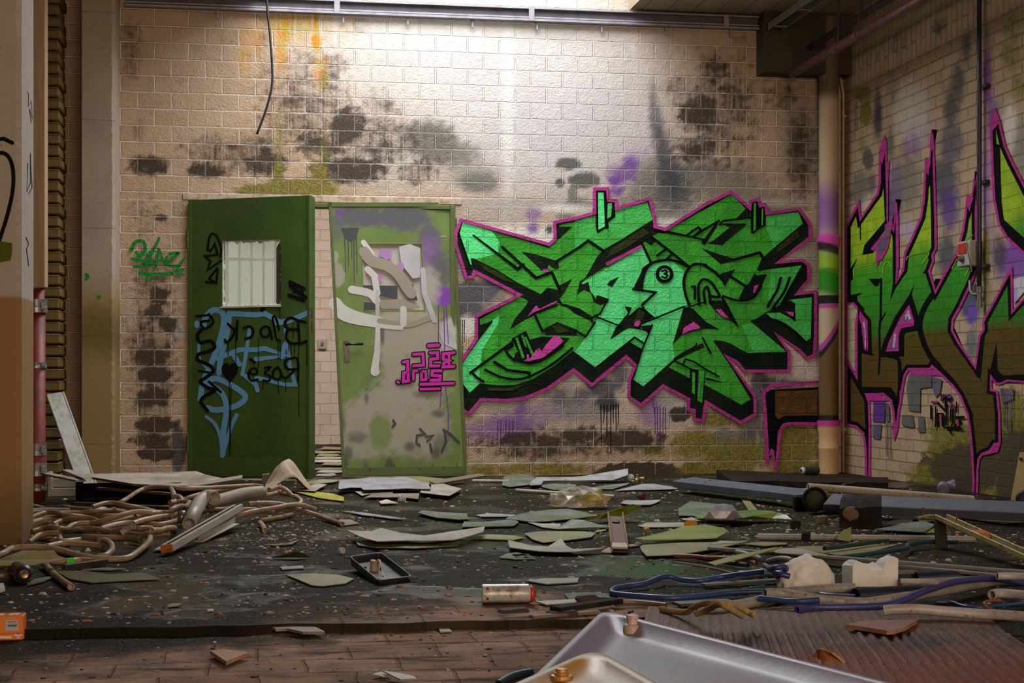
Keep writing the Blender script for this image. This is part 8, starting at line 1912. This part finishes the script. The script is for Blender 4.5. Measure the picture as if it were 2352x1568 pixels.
# long board against the wall at right back
DBM = simple('charred wet board', (.010, .007, .006), .7, spec=.15, dirt=(.06, .026, .014), amount=.5, scale=18, bump=.7)
board_poly('charred_board', P_(S3, 500, 225, 900, 240, 1500, 270, 1900, 330, S4, 480, 325, 520, 330, 515, 400, 0, 395, S3, 1900, 400, 1300, 375, 720, 382), [.065, .065, .065, .065, .065, .065, .065, .065, .065, .065, .065], .06, DBM, 'charred dark board lying along the wall beside the downpipe', 'board')
b_ = flo(*S4(365, 450)); o = MB().lathe((b_.x, b_.y, 0), (0, 0, 1), [(0, .022), (.035, .020), (.036, .010), (.055, .008)], 16).build('white_bulb_cap', CW, None, False, True); tag(o, 'white lamp cap standing in front of the charred board', 'cap')
strayed(P_(S3, 2160, 600, 2170, 510, 2230, 430, 2352, 410), .011, simple('dark rubber hose', (.035, .03, .025), .5), 'dark hose bent up over the long pale tube', [.012, .06, .075, .07])
# board leaning at the right edge
bl = Plane(flo(2335, 1160), (-.9, -.45, .12)); P = [bl.at(*p) for p in (S4(2170, 640), S4(2420, 660), S4(2420, 0), S4(2290, -10))]
for p in P: p.z = max(p.z, .002)
nb = Vector((.9, .45, 0)).normalized() * .02
o = mesh_obj('leaning_board', P + [p + nb for p in P], [(0, 1, 2, 3), (7, 6, 5, 4), (0, 4, 5, 1), (1, 5, 6, 2), (2, 6, 7, 3), (3, 7, 4, 0)], simple('yellow brown board', (.33, .22, .09), .6, dirt=(.2, .13, .05), amount=.6), None, False, None, None, True)
tag(o, 'yellow brown board leaning against the side wall at the right picture edge', 'board')
hc = bl.at(*S4(2318, 82)); 
hq = MB().lathe(hc - Vector((.004, .002, 0)), (-.9, -.45, .12), [(0, .011), (.002, .011), (.0021, .006)], 14).build('screw_hole', BLK, None); hq.data.transform(Matrix.Translation(-o.location)); hq.parent = o
b_ = flo(*S4(2330, 750)); o = MB().lathe((b_.x + .02, b_.y, .055), (-.6, -1, 0), [(0, .05), (.02, .055), (.03, .05), (.031, .03)], 20).build('black_lid', BLK, None, True, True); tag(o, 'round black lid at the right picture edge before the leaning board', 'lid')
o = MB().quadbox(flo(*S4(1660, 700), .01), flo(*S4(1870, 690), .01), .05, .012).build('board_piece', WOODT, None, False, True); tag(o, 'short tan board piece behind the second grey beam', 'board')

# ------------------------------------------------------------------ hoses, battens and rubble in the right foreground
strayed(P_(L3, 1690, 345, 1500, 365, 1250, 400, 1000, 445, 800, 435, 650, 400, 550, 415, 380, 480, 200, 505, 60, 530, 25, 575, 120, 595, 400, 620, 700, 635, 1000, 615, 1300, 580, 1600, 565, 1950, 565), .0098, HBLUE, 'blue hose making a long flat loop in the right foreground', [.06, .05, .03, .02, .02, .03, .03, .02, .016, .016, .016, .016, .016, .016, .016, .018, .02, .02], n=5)
strayed(P_(L3, 2150, 245, 1950, 275, 1780, 320, 1850, 360, 1980, 400), .0100, HVIO, 'violet blue hose from behind the plaster dome', [.06, .06, .065, .07, .06])
strayed(P_(L3, 1840, 425, 1900, 410, 1940, 370, 1910, 345, 1800, 340, 1700, 300), .0098, HBLUE, 'short blue hose curled beside the plaster dome', [.03, .045, .07, .085, .085, .07])
strayed(P_(L3, 960, 190, 1100, 215, 1300, 245, 1520, 275), .009, HPETROL, 'petrol blue hose passing under the yellow olive strip', [.016, .016, .016, .018])
strayed(P_(L3, 720, 185, 900, 205, 1100, 235, 1300, 265, 1500, 275, 1610, 300), .0095, HRUST, 'rusty red hose passing under the yellow olive strip', [.012, .012, .012, .012, .014, .02])
strayed(P_(L3, 1400, 210, 1600, 260, 1800, 310, 2000, 350), .011, HGREY, 'grey brown hose behind the blue loop', [.03, .03, .035, .04])
strayed(P_(L3, 720, 240, 900, 265, 1150, 310, 1420, 375), .0035, simple('tan cord', (.34, .24, .10), .7), 'thin tan cord lying inside the blue loop', [.005, .005, .005, .005], 'cord', 'cord', None, seg=6)
strayed(P_(L3, 1450, 560, 1560, 540, 1700, 515), .009, HPETROL, 'short petrol blue hose in front of the aluminium strip', [.012, .012, .012])
strayed(P_(L3, 950, 830, 1200, 770, 1450, 720, 1700, 650, 1900, 590, 2100, 560, L4, 0, 545, 200, 530, 430, 525), .017, HGREY, 'thick grey brown hose rising from the rope to the plaster block', [.0, .015, .02, .025, .025, .025, .025, .025, .025])
strayed(P_(L3, 1700, 690, 1900, 680, 2100, 690, L4, 0, 695, 300, 690, 600, 680, 1000, 620, 1400, 560, 1700, 500, 2000, 450, 2352, 420), .016, HGREY, 'long grey hose rising across to the right picture edge', [.02, .02, .02, .02, .02, .025, .03, .035, .035, .035, .035])
strayed(P_(L4, 940, 470, 1300, 465, 1700, 445, 2000, 435, 2352, 430), .016, HGREY, 'upper grey hose right of the plaster block', [.02, .02, .02, .02, .02])
strayed(P_(L4, -200, 780, 0, 752, 300, 750, 700, 738, 1000, 705, 1300, 655, 1600, 595, 1900, 545, 2352, 520), .0110, HVIO, 'thick violet blue hose running to the right picture edge', [.014, .014, .014, .014, .014, .016, .016, .016, .016])
strayed(P_(L3, 1640, 815, 1850, 780, 2100, 755, 2295, 745), .0098, HBLUE, 'blue hose leaving the coil of rope', [-.012, .002, .014, .014])
strayed(P_(L4, 750, 775, 900, 760, 1150, 760, 1400, 780, 1800, 810, 2100, 825, 2352, 845), .016, hose_mat('pale lilac hose', (0.40, 0.35, 0.35), (0.28, 0.24, 0.22)), 'pale lilac hose lying on the edge of the red mat', [.03, .035, .035, .03, .025, .025, .025])
strayed(P_(L4, 1940, 600, 2050, 585, 2352, 610), .016, hose_mat('pale lilac hose end', (0.40, 0.35, 0.35), (0.28, 0.24, 0.22)), 'pale hose stub at the right picture edge above the orange wire', [.035, .035, .035])
strayed(P_(L4, 2000, 395, 2150, 395, 2352, 405), .013, hose_mat('pale lilac tube end', (0.42, 0.38, 0.38), (0.30, 0.26, 0.24)), 'short pale tube at the right picture edge under the long batten', [.07, .07, .07])
strayed(P_(L4, 60, 600, 200, 615, 440, 628), .010, HVIO, 'violet hose end in front of the black gutter piece', [.016, .016, .016])
strayed(P_(L4, 940, 530, 1150, 555, 1350, 565), .009, hose_mat('pale thin hose', (0.42, 0.37, 0.34), (0.28, 0.24, 0.2)), 'thin pale hose ending at the long grey hose', [.05, .045, .045])
strayed(P_(L4, 2060, 800, 1930, 760, 1865, 710, 1900, 670, 2030, 658), .005, HRUST, 'orange rusty wire bent in a hook at the right', [.02, .03, .045, .05, .05], seg=8)
strayed(P_(L4, 1330, 695, 1500, 700, 1650, 745, 1850, 755, 2050, 720, 2352, 680), .006, HBLUE, 'thin blue cable under the thick violet hose', [.008, .008, .008, .008, .012, .02], seg=8)
strayed(P_(L4, 260, 192, 500, 165, 800, 120, 1000, 85, 1030, 45, 1150, 25, 1350, 12, 1560, 22), .010, HPETROL, 'petrol blue hose with a kink lying in the mud at the right', [.03] * 8)
strayed(P_(L4, 100, 92, 300, 70, 600, 25, 800, 5), .009, simple('dark green hose', (.012, .05, .035), .45), 'dark green hose behind the long batten', [.03] * 4)
strayed(P_(L3, 60, 765, 150, 745, 300, 745, 450, 765, 620, 800), .008, hose_mat('brown cable', (0.22, 0.14, 0.10), (0.14, 0.09, 0.06)), 'brown cable behind the lamp housing', [-.012, -.010, -.010, -.012, -.016], seg=8)
strayed(P_(L2, 980, 1580, 1100, 1510, 1230, 1470, 1340, 1450), .0105, HPETROL, 'blue hose end beside the lamp housing at the lower picture edge', [LOWZ + .012] * 4)
# battens
BAT = simple('grey weathered batten', (.20, .185, .17), .65, dirt=(.15, .13, .11), amount=.6, stretch=(1, 6, 6)); ALS = simple('grey aluminium strip', (.22, .21, .21), .4, .5, dirt=(.1, .09, .08))
def batten(a, b, w, h_, z, mat, label, name='batten'):
    o = MB().quadbox(flo(a[0], a[1], z), flo(b[0], b[1], z), w, h_, Vector((0, 0, 1)), 0, .002).build(name, mat, None, False, True); return tag(o, label, name.split('_')[-1], 'battens in the right foreground')
batten(S3(400, 1300), (2420, 1322), .030, .012, .030, BAT, 'long grey batten running from the khaki sheet to the right picture edge')
batten(S3(1040, 1360), (2420, 1337), .030, .012, .018, BAT, 'second long grey batten just in front of the first')
batten(L3(1030, 500), L3(1960, 440), .035, .008, .010, ALS, 'grey aluminium strip inside the blue loop', 'metal_strip')
batten(L4(300, 400), L4(1100, 365), .030, .012, .020, ALS, 'grey strip behind the plaster block', 'metal_strip')
batten(L3(730, 720), L3(1340, 690), .07, .010, .012, simple('dark wooden offcut', (.07, .045, .035), .6), 'dark wooden offcut behind the coil of rope', 'wood_offcut')
batten(L2(1340, 860), L2(2080, 805), .03, .010, .004, simple('brown lath wood', (.20, .14, .09), .7), 'brown lath lying along the broken floor edge', 'lath')
batten(L2(1600, 790), L2(2290, 690), .05, .016, .014, RUB, 'blackened stick beside the dark wet flake', 'stick')
batten(L0(700, 330), L0(1165, 265), .026, .022, .006, simple('charred stick wood', (.03, .018, .012), .6, dirt=(.10, .04, .02)), 'charred stick right of the neon green scrap', 'stick')
batten(L0(-30, 405), L0(170, 335), .05, .012, .012, WOODT, 'tan board end left of the brown spray can', 'board')
# gutter pieces
def gutter(a, b, r, z, label):
    p, q = flo(a[0], a[1], z), flo(b[0], b[1], z); d = (q - p).normalized(); s = d.cross(Vector((0, 0, 1))).normalized(); V = []; Fq = []; n = 10
    for (c, rr) in ((p, r), (q, r), (p, r * .9), (q, r * .9)):
        for i in range(n + 1):
            an = math.pi * i / n; V.append(c + s * (rr * math.cos(an)) + Vector((0, 0, rr * math.sin(an))))
    m = n + 1
    for i in range(n): Fq += [(i, i + 1, m + i + 1, m + i), (2 * m + i, 3 * m + i, 3 * m + i + 1, 2 * m + i + 1), (i, 2 * m + i, 2 * m + i + 1, i + 1), (m + i, m + i + 1, 3 * m + i + 1, 3 * m + i)]
    Fq += [(0, m, 3 * m, 2 * m), (n, 2 * m + n, 3 * m + n, m + n)]
    o = mesh_obj('gutter_piece', V, Fq, simple('blue black plastic', (.016, .02, .035), .4, dirt=(.06, .06, .07), amount=.5), None, True, None, None, True); autosmooth(o, 40); return tag(o, label, 'gutter')
gutter(L4(440, 640), L4(1150, 600), .035, .001, 'black half-round gutter piece in front of the plaster block')
gutter(L4(1100, 430), L4(1800, 405), .028, .001, 'black half-round gutter piece behind the upper grey hose')
# plaster lumps
PLA = simple('white plaster', (.80, .76, .72), .8, dirt=(.45, .37, .28), amount=.5, bump=.4)
b_ = flo(1872, 1358); 
o = crumple((b_.x, b_.y + .09, .002), .098, .092, PLA, 'white plaster dome chunk among the hoses', 'plaster_chunk', 'chunk', 21, (1, .75), 4, .35); autosmooth(o, 60)
t_ = empty('plaster_block', tuple(flo(2020, 1352))); tag(t_, 'broken white plaster block with a jagged top beside the dome chunk', 'block')
b_ = flo(2020, 1352); random.seed(6); nx = 12; V = []; Fq = []
for j in range(2):
    for i in range(nx + 1):
        a = i / nx; top = .062 + .022 * math.sin(a * 7 + 1) * (1 - j * .5) + random.uniform(-.007, .007) + .01 * a - (.02 if i == 0 else 0)
        x = b_.x - .08 + .165 * a; y = b_.y + .05 + .10 * j - .01 * a
        V += [(x, y, .002), (x + random.uniform(-.003, .003), y, .012 + top)]
k = (nx + 1) * 2
for i in range(nx):
    q = 2 * i; Fq += [(q, q + 2, q + 3, q + 1), (k + q, k + q + 1, k + q + 3, k + q + 2), (q + 1, q + 3, k + q + 3, k + q + 1), (q, k + q, k + q + 2, q + 2)]
Fq += [(0, 1, k + 1, k), (2 * nx, k + 2 * nx, k + 2 * nx + 1, 2 * nx + 1)]
mesh_obj('block_body', V, Fq, PLA, t_)
# rope
ROPE = simple('tan rope fibre', (.36, .24, .09), .85, dirt=(.16, .11, .05), amount=.6, scale=40)
def rope(pts, zs_, r, label):
    W = catmull([flo(p[0], p[1], z) for p, z in zip(pts, zs_)], 34)
    mb = MB()
    for k in range(3):
        Q = []
        for i, c in enumerate(W):
            t = (W[min(i + 1, len(W) - 1)] - W[max(i - 1, 0)]).normalized(); s = t.cross(Vector((0, 0, 1))).normalized(); u = s.cross(t); an = i * .62 + k * 2.094
            Q.append(c + (s * math.cos(an) + u * math.sin(an)) * r * .5)
        mb.tube(Q, r * .58, 6, 0, False)
    o = mb.build('rope', ROPE, None, True, True); return tag(o, label, 'rope')
rope(P_(L3, 560, 750, 700, 785, 850, 790, 920, 740, 1050, 695, 1180, 690, 1300, 700, 1420, 730, 1520, 790, 1590, 820), [.02, .02, .03, .05, .075, .085, .085, .07, .05, .045], .009, 'tan twisted rope looped over the grey brown hose')
rope(P_(L3, 950, 810, 1080, 760, 1200, 705, 1300, 740, 1380, 790, 1450, 830), [.05, .07, .105, .10, .075, .045], .009, 'second strand of tan rope crossing the first loop')
# bricks along the floor edge
BRK = simple('dark broken brick', (.045, .03, .022), .85, dirt=(.10, .05, .03), amount=.5, bump=.6)
for k, (p, sx_, rz, lab) in enumerate(((L2(1160, 900), (.045, .03, .018), .2, 'dark brick lump at the broken floor edge below the spray can'), (L2(1420, 950), (.035, .025, .014), -.3, 'dark brick piece left of the lamp housing'), (L2(1700, 955), (.045, .03, .022), .1, 'larger dark brick piece next to the lamp housing'), (L2(1960, 690), (.035, .02, .010), .1, 'black slab end on the pale strip right of the spray can'), (L2(180, 970), (.022, .014, .008), .5, 'small brick chip below the broken floor edge'), (L1(2200, 1000), (.022, .012, .007), .7, 'pale mortar chip in the gutter below the floor edge'))):
    z0 = 0.008 if k == 3 else LOWZ
    b_ = flo(p[0], p[1], z0)
    ax_ = (Vector((math.cos(rz), math.sin(rz), .05)).normalized(), Vector((-math.sin(rz), math.cos(rz), 0)), Vector((-.05, 0, 1)).normalized())
    o = MB().box((b_.x, b_.y + sx_[1], z0 + sx_[2] + .003), sx_, ax_, 0, .006).build('brick_piece', BRK if k != 5 else PLA, None, False, True); tag(o, lab, 'brick')
# red mat
def mat_material():
    t = NT('wet red brown rubber mat'); o = t.obj(); n = t.noise(o, 5, 5, .62); f = t.noise(o, 90, 4, .65)
    c = t.mix(t.smooth(n, .38, .62), (.15, .055, .032), (.040, .020, .014)); c = t.mix(t.smooth(t.noise(o, 2, 3), .5, .62), c, (.15, .035, .012)); c = t.mix(t.math('MULTIPLY', t.smooth(t.math('ADD', t.xyz(o)[1], t.math('MULTIPLY', n, .25)), .10, -.08), .75), c, (.20, .032, .006)); c = t.mix(t.smooth(t.xyz(o)[1], .1, .32, 0, .6), c, (.17, .10, .075)); c = t.mix(t.smooth(f, .62, .7, 0, .6), c, (.22, .17, .14))
    return t.fin(c, t.math('ADD', .30, t.math('MULTIPLY', n, .4)), 0, t.bump(t.math('ADD', f, n), .9, .010), .22)
MATM = mat_material()
mc = [flo(1490, 1414, LOWZ), flo(2230, 1418, LOWZ), flo(2520, 1600, LOWZ), flo(1440, 1600, LOWZ)]
V = []; Fq = []; nx, ny = 260, 40
for j in range(ny + 1):
    for i in range(nx + 1):
        s, t = i / nx, j / ny
        p = mc[0].lerp(mc[1], s).lerp(mc[3].lerp(mc[2], s), t)
        rib = .010 * max(0, math.sin(s * 215)) * (1 if .36 < t < .72 else .12)
        V.append(Vector((p.x, p.y, LOWZ + .010 + .022 * math.exp(-((t - .12) / .2) ** 2) - .004 * t + rib)))
for j in range(ny):
    for i in range(nx):
        k = j * (nx + 1) + i; Fq.append((k, k + 1, k + nx + 2, k + nx + 1))
o = mesh_obj('rubber_mat', V, Fq, MATM, None, True, None, None, True); md = o.modifiers.new('thick', 'SOLIDIFY'); md.thickness = .006; md.offset = -1
tag(o, 'wet red brown ribbed mat in the lower right corner', 'mat')
sheet(P_(L4, 340, 970, 550, 925, 1120, 915, 1000, 990, 870, 1032, 790, 1040), LOWZ + .030, 'terra', 'terracotta tile shard lying on the red mat', 'tile_shard', 'shard', thick=.012)
sheet(P_(L4, -20, 1310, 40, 1230, 90, 1202, 200, 1245, 330, 1352, 150, 1340), LOWZ + .040, 'orange', 'orange shard behind the rim of the lamp housing', 'tile_shard', 'shard', zs=[0, .02, .035, .03, 0, 0], thick=.006)
# lamp housing in the foreground
ENA = simple('lilac grey enamel', (.215, .185, .28), .42, .0, dirt=(.30, .21, .13), amount=.5, scale=3); YENA = simple('yellow stained enamel', (.44, .22, .035), .4, .0, dirt=(.42, .38, .32), amount=1.0, scale=4)
def tray(name, corners, zt, depth, rim, mat, label, k=.06, rings=None):
    """shallow pressed steel pan, open side up; corners in pixels at rim height zt"""
    C = [flo(p[0], p[1], z) for p, z in zip(corners, zt)]
    c0 = sum(C, Vector()) / 4; t_ = empty(name, (c0.x, c0.y, LOWZ)); tag(t_, label, 'lamp housing')
    def ins(dm): # inset by metres
        out = []
        for i in range(4):
            p, a, b = C[i], C[i - 1], C[(i + 1) % 4]; u = (a - p).normalized(); w = (b - p).normalized()
            si = max(u.cross(w).length, .3); out.append(p + (u + w) * dm / si)
        return out
    lv = [(-.0, -depth * 1.02), (-.004, -.008), (0, 0), (.004, .002), (.020, .002), (.026, -.002), (.05, -depth * .55), (.085, -depth * .62), (.10, -depth * .60)]
    V = []; Fq = []; m = None
    for dm, dz in lv:
        R = roundq(ins(dm), k, 5); m = len(R); V += [p + Vector((0, 0, dz)) for p in R]
    for q in range(len(lv) - 1):
        for i in range(m):
            j = (i + 1) % m; Fq.append((q * m + i, q * m + j, (q + 1) * m + j, (q + 1) * m + i))
    Fq.append(tuple(range((len(lv) - 1) * m, len(lv) * m)))
    b = mesh_obj('pan', V, Fq, mat, t_, True); autosmooth(b, 45)
    return t_, C, -depth * .60
t_, C, dz = tray('lamp_housing', [(1385, 1400), (2330, 1640), (1900, 1900), (1080, 1690)], [.060, .060, .055, .055], .058, .02, ENA, 'lilac grey enamelled lamp housing lying open in the foreground')
def onpan(px, py, z): return flo(px, py, z)
z0 = .060 + dz
KN = simple('cream threaded fitting', (.50, .38, .26), .45, dirt=(.30, .17, .06), amount=.7, scale=20); KT = simple('pinkish cap', (.58, .42, .38), .4, dirt=(.5, .12, .1), amount=.6)
q = flo(1452, 1455, z0)
MB().lathe((q.x, q.y, z0), (.05, 0, 1), [(0, .024), (.004, .026), (.022, .026), (.026, .022), (.027, .016)], 24).build('fitting_base', KN, t_, False); MB().lathe((q.x, q.y, z0 + .026), (.05, 0, 1), [(0, .015), (.014, .014), (.015, .017), (.026, .017), (.027, .012)], 20).build('fitting_neck', KT, t_, False)
for (px, py, r) in ((1337, 1481, .022),):
    q = flo(px, py, z0); MB().lathe((q.x, q.y, z0 + .0005), (0, 0, 1), [(0, r), (.005, r * .95), (.006, r * .7), (.001, r * .55), (.0005, r * .5)], 24).build('screw_dimple', ENA, t_, True)
t2, C2, dz2 = tray('lamp_cover', [(1365, 1488), (1640, 1640), (1500, 1900), (1020, 1640)], [.10, .10, .10, .10], .03, .02, YENA, 'yellow stained inner plate lying in the lamp housing', .16)
z2 = .10 + dz2
BO = simple('rusty yellow bolt', (.42, .19, .04), .45, .3, dirt=(.2, .07, .02))
q = flo(1290, 1552, .098); MB().lathe((q.x, q.y, .090), (0, 0, 1), [(0, .024), (.003, .025), (.010, .023), (.011, .016), (.016, .016), (.017, .013), (.024, .012), (.025, .006)], 22).build('bolt', BO, t2, False)
q = flo(1414, 1550, z2); MB().lathe((q.x, q.y, z2 + .0005), (0, 0, 1), [(0, .020), (.004, .019), (.005, .015), (.0, .013)], 22).build('hole_rim', YENA, t2, True); MB().lathe((q.x, q.y, z2 + .0008), (0, 0, 1), [(0, .0125), (.0006, .0125)], 20).build('dark_hole', BLK, t2)
# orange carton at the left edge
ORG = simple('orange carton', (.72, .19, .015), .5, dirt=(.5, .12, .01), amount=.25, scale=5)
e_ = flo(54, 1470, LOWZ); t_ = empty('orange_box', (e_.x, e_.y, LOWZ)); tag(t_, 'orange cardboard box with a white label at the left picture edge', 'box')
wB, dB, hB = .17, .06, .072
MB().box((e_.x - wB / 2, e_.y + dB / 2, LOWZ + hB / 2 + .001), (wB / 2, dB / 2, hB / 2), None, 0, .003).build('carton', ORG, t_)
WL = simple('grey white label', (.42, .42, .43), .5, dirt=(.3, .3, .32)); PRT = simple('dark print', (.05, .045, .06), .6); WPR = simple('white print', (.75, .66, .6), .5); RPR = simple('red print', (.55, .04, .02), .5)
fx = lambda px, py: Plane((e_.x, e_.y, LOWZ), (0, -1, 0)).at(px, py, .001)
def face_box(x0, y0, x1, y1, mat, name, off=.0008, th=.0006):
    a = fx(*L0(x0, y0)); b = fx(*L0(x1, y1)); MB().box(((a.x + b.x) / 2, e_.y - off, (a.z + b.z) / 2), (abs(b.x - a.x) / 2, th, abs(b.z - a.z) / 2)).build(name, mat, t_)
face_box(60, 880, 200, 990, WL, 'label'); face_box(80, 895, 180, 900, PRT, 'label_line', .0012)
pq = Paint(Plane((e_.x, e_.y, LOWZ), (0, -1, 0)), base=.0022)
def pp(n_, c): return paint_material(n_, None, c)
DP = pp('dark carton print', (.05, .045, .06)); WP = pp('white carton print', (.78, .70, .62)); RP = pp('red carton print', (.55, .04, .02))
for k in range(7): pq.stroke(P_(L0, 85 + k * 14, 945, 92 + k * 14, 922 + (k % 2) * 8, 96 + k * 14, 948), 1.3, DP)
pq.stroke(P_(L0, -40, 1030, 255, 1015), 1.2, RP)
c_ = L0(197, 1052); pq.poly([(c_[0] - 10, c_[1]), (c_[0], c_[1] - 8), (c_[0] + 10, c_[1]), (c_[0], c_[1] + 8)], RP)
# mirror-written words on the carton
for k in range(4): pq.stroke(P_(L0, 160 + k * 20, 1055, 164 + k * 20, 1038, 172 + k * 20, 1055, 174 + k * 20, 1036), 1.7, WP)
for k in range(3): pq.stroke(P_(L0, 182 + k * 14, 1080, 186 + k * 14, 1066, 192 + k * 14, 1078), 1.5, WP)
for k in range(8): pq.stroke(P_(L0, -30 + k * 20, 1075 + k * .6, -26 + k * 20, 1056, -18 + k * 20, 1074, -14 + k * 20, 1058), 1.9, WP)
pq.build('printing', t_, 'white mirror-written words with a red diamond')
for (a, b) in ((70, 215), (-40, 48)):
    p, q = flo(*L0(a, 850), LOWZ + hB), flo(*L0(b, 812), LOWZ + hB)
    MB().box(((p.x + q.x) / 2, e_.y + dB * .5, LOWZ + hB + .0014), (abs(q.x - p.x) / 2, dB * .34, .0006)).build('top_label', WPR, t_)
a_ = flo(*L0(265, 1005), LOWZ); o = MB().tube([(a_.x, a_.y, LOWZ + .009), (a_.x + .012, a_.y, LOWZ + .009), (a_.x + .036, a_.y - .01, LOWZ + .010)], .006, 10, 0, False, [.5, 1, 1]).build('orange_stick', ORG, None, True, True); tag(o, 'small orange stick beside the orange cardboard box', 'stick')

# ------------------------------------------------------------------ crumbs and rubble nobody could count
bpy.context.view_layer.update(); DG = bpy.context.evaluated_depsgraph_get()
def covered(p):
    for dx, dy in ((0, 0), (.014, 0), (-.014, 0), (0, .014), (0, -.014)):
        ok, loc, n, i, ob, m = SC.ray_cast(DG, Vector((p.x + dx, p.y + dy, .5)), Vector((0, 0, -1)))
        if ok and not ob.name.startswith('floor'): return True
    return False
random.seed(77)
mb = MB()
def crumb(x, y, z, s, m):
    a = random.uniform(0, 3.14); ca, sa = math.cos(a), math.sin(a); w, l, hh = s * random.uniform(.5, 1.4), s * random.uniform(.5, 1.8), s * random.uniform(.25, .7)
    V = [(-w, -l * .8, 0), (w * .9, -l, 0), (w, l * .7, 0), (-w * .7, l, 0), (-w * .6, -l * .5, hh), (w * .6, -l * .6, hh * .8), (w * .5, l * .5, hh), (-w * .5, l * .6, hh * .7)]
    mb.add([(x + p[0] * ca - p[1] * sa, y + p[0] * sa + p[1] * ca, z + p[2] + .0008) for p in V], [(3, 2, 1, 0), (4, 5, 6, 7), (0, 1, 5, 4), (1, 2, 6, 5), (2, 3, 7, 6), (3, 0, 4, 7)], m)
for k in range(8200):
    px = random.uniform(-30, 2380); py = 1098 + 360 * random.random() ** 1.15
    if random.random() < .25: px, py = random.gauss(1750, 330), random.gauss(1215, 45)
    if random.random() < .12: px, py = random.gauss(620, 130), random.gauss(1225, 30)
    if py < 1096 or py > 1440: continue
    p = flo(px, py, 0)
    if p.y > -.06 or p.x > XR - .05 or p.y < edge_y(p.x) + .05 or covered(p): continue
    crumb(p.x, p.y, 0, random.choice((.002, .0025, .003, .003, .004, .005, .007, .010)) * random.uniform(.6, 1.3), random.choice((0, 0, 0, 1, 1, 2, 3, 3, 4)))
for k in range(700):
    px = random.uniform(-30, 1500); py = random.uniform(1425, 1570) if random.random() < .4 else random.gauss(1448, 8)
    p = flo(px, py, LOWZ)
    if p.y > edge_y(p.x) - .03 or covered(p): continue
    crumb(p.x, p.y, LOWZ, random.choice((.002, .003, .004, .006)) * random.uniform(.6, 1.3), random.choice((0, 1, 2, 3, 3)))
cm = [simple('crumb pale', (.52, .46, .38), .8), simple('crumb tan', (.30, .21, .12), .8), simple('crumb green', (.16, .17, .05), .6), simple('crumb dark', (.03, .022, .015), .7), simple('crumb brick', (.28, .11, .05), .8)]
o = mb.build('rubble', cm); tag(o, 'fine crumbs and chips strewn over the wet floor', 'rubble', kind='stuff')
# shards on the floor of the next room
for k in range(9):
    random.seed(300 + k); z = .004 + .002 * k
    y0 = 1093 - k * 7.5 + random.uniform(-2, 2); sh = random.uniform(-14, 14); w_ = random.uniform(22, 46)
    sheet([(752 + sh - w_, y0), (750 + sh - w_ * .6, y0 - random.uniform(3, 6)), (756 + sh + w_ * .7, y0 - random.uniform(3, 6)), (756 + sh + w_, y0 - 1), (750 + sh + w_ * .5, y0 + random.uniform(.5, 2.5))], z, random.choice(['pale', 'pale', 'white', 'khaki']), 'broken board lying behind the gap between the doors, %s from the front' % ('nearest', 'second', 'third', 'fourth', 'fifth', 'sixth', 'seventh', 'eighth', 'ninth')[k], 'broken_board', 'board', group='broken boards behind the doorway', thick=.006)
# ------------------------------------------------------------------ light, sky, camera
def area(name, loc, target, sx, sy, power, color):
    l = bpy.data.lights.new(name, 'AREA'); l.shape = 'RECTANGLE'; l.size = sx; l.size_y = sy; l.energy = power; l.color = color
    o = bpy.data.objects.new(name, l); COL.objects.link(o); o.location = loc
    o.rotation_euler = (Vector(target) - Vector(loc)).to_track_quat('-Z', 'Y').to_euler()
    return o
# daylight falling through the roof opening
area('roof_daylight', ((SKX0 + SKX1) / 2 - 0.1, -1.5, HZ + 1.28), ((SKX0 + SKX1) / 2 - 0.1, -1.5, 0), 2.7, 2.9, 275, (0.93, 0.97, 1.0))
# added warm fill lamp, unseen behind the camera, lighting the walls from the front
area('hall_front_fill', (1.9, -16.6, 2.2), (1.2, 0, 1.5), 4.6, 2.6, 385, (1.0, 0.74, 0.49))
# lamp added under the next room's ceiling to brighten that room
area('next_room_fill', (0.6, 3.6, 3.9), (0.6, 4.6, 0.0), 4.0, 1.5, 200, (1.0, 0.95, 0.9))
W = bpy.data.worlds.new('sky'); SC.world = W; W.use_nodes = True
nt = W.node_tree; nt.nodes.clear()
wo = nt.nodes.new('ShaderNodeOutputWorld'); bg = nt.nodes.new('ShaderNodeBackground'); tc = nt.nodes.new('ShaderNodeTexCoord'); sx = nt.nodes.new('ShaderNodeSeparateXYZ'); cr = nt.nodes.new('ShaderNodeValToRGB')
nt.links.new(tc.outputs['Generated'], sx.inputs[0]); mx_ = nt.nodes.new('ShaderNodeMath'); mx_.operation = 'MAXIMUM'; nt.links.new(sx.outputs[1], mx_.inputs[0]); nt.links.new(sx.outputs[2], mx_.inputs[1]); nt.links.new(mx_.outputs[0], cr.inputs[0])
cr.color_ramp.elements[0].position = 0.0; cr.color_ramp.elements[0].color = (0.16, 0.125, 0.09, 1); cr.color_ramp.elements[1].position = 0.5; cr.color_ramp.elements[1].color = (0.88, 0.95, 1.0, 1)
nt.links.new(cr.outputs[0], bg.inputs[0]); bg.inputs[1].default_value = 1.1; nt.links.new(bg.outputs[0], wo.inputs[0])

cam = bpy.data.cameras.new('camera'); co = bpy.data.objects.new('camera', cam); COL.objects.link(co)
co.location = EYE
co.rotation_euler = (math.radians(90), 0, -math.atan(T))
cam.sensor_fit = 'HORIZONTAL'; cam.sensor_width = 36; cam.lens = F / 2352 * 36
cam.shift_y = (PY - 784) / 2352
cam.clip_start = 0.05; cam.clip_end = 200
SC.camera = co
SC.view_settings.view_transform = 'Standard'; SC.view_settings.look = 'None'; SC.view_settings.gamma = 1; SC.view_settings.exposure = 0.0
SC.view_settings.use_curve_mapping = False
SC.cycles.max_bounces = 6; SC.cycles.transparent_max_bounces = 12
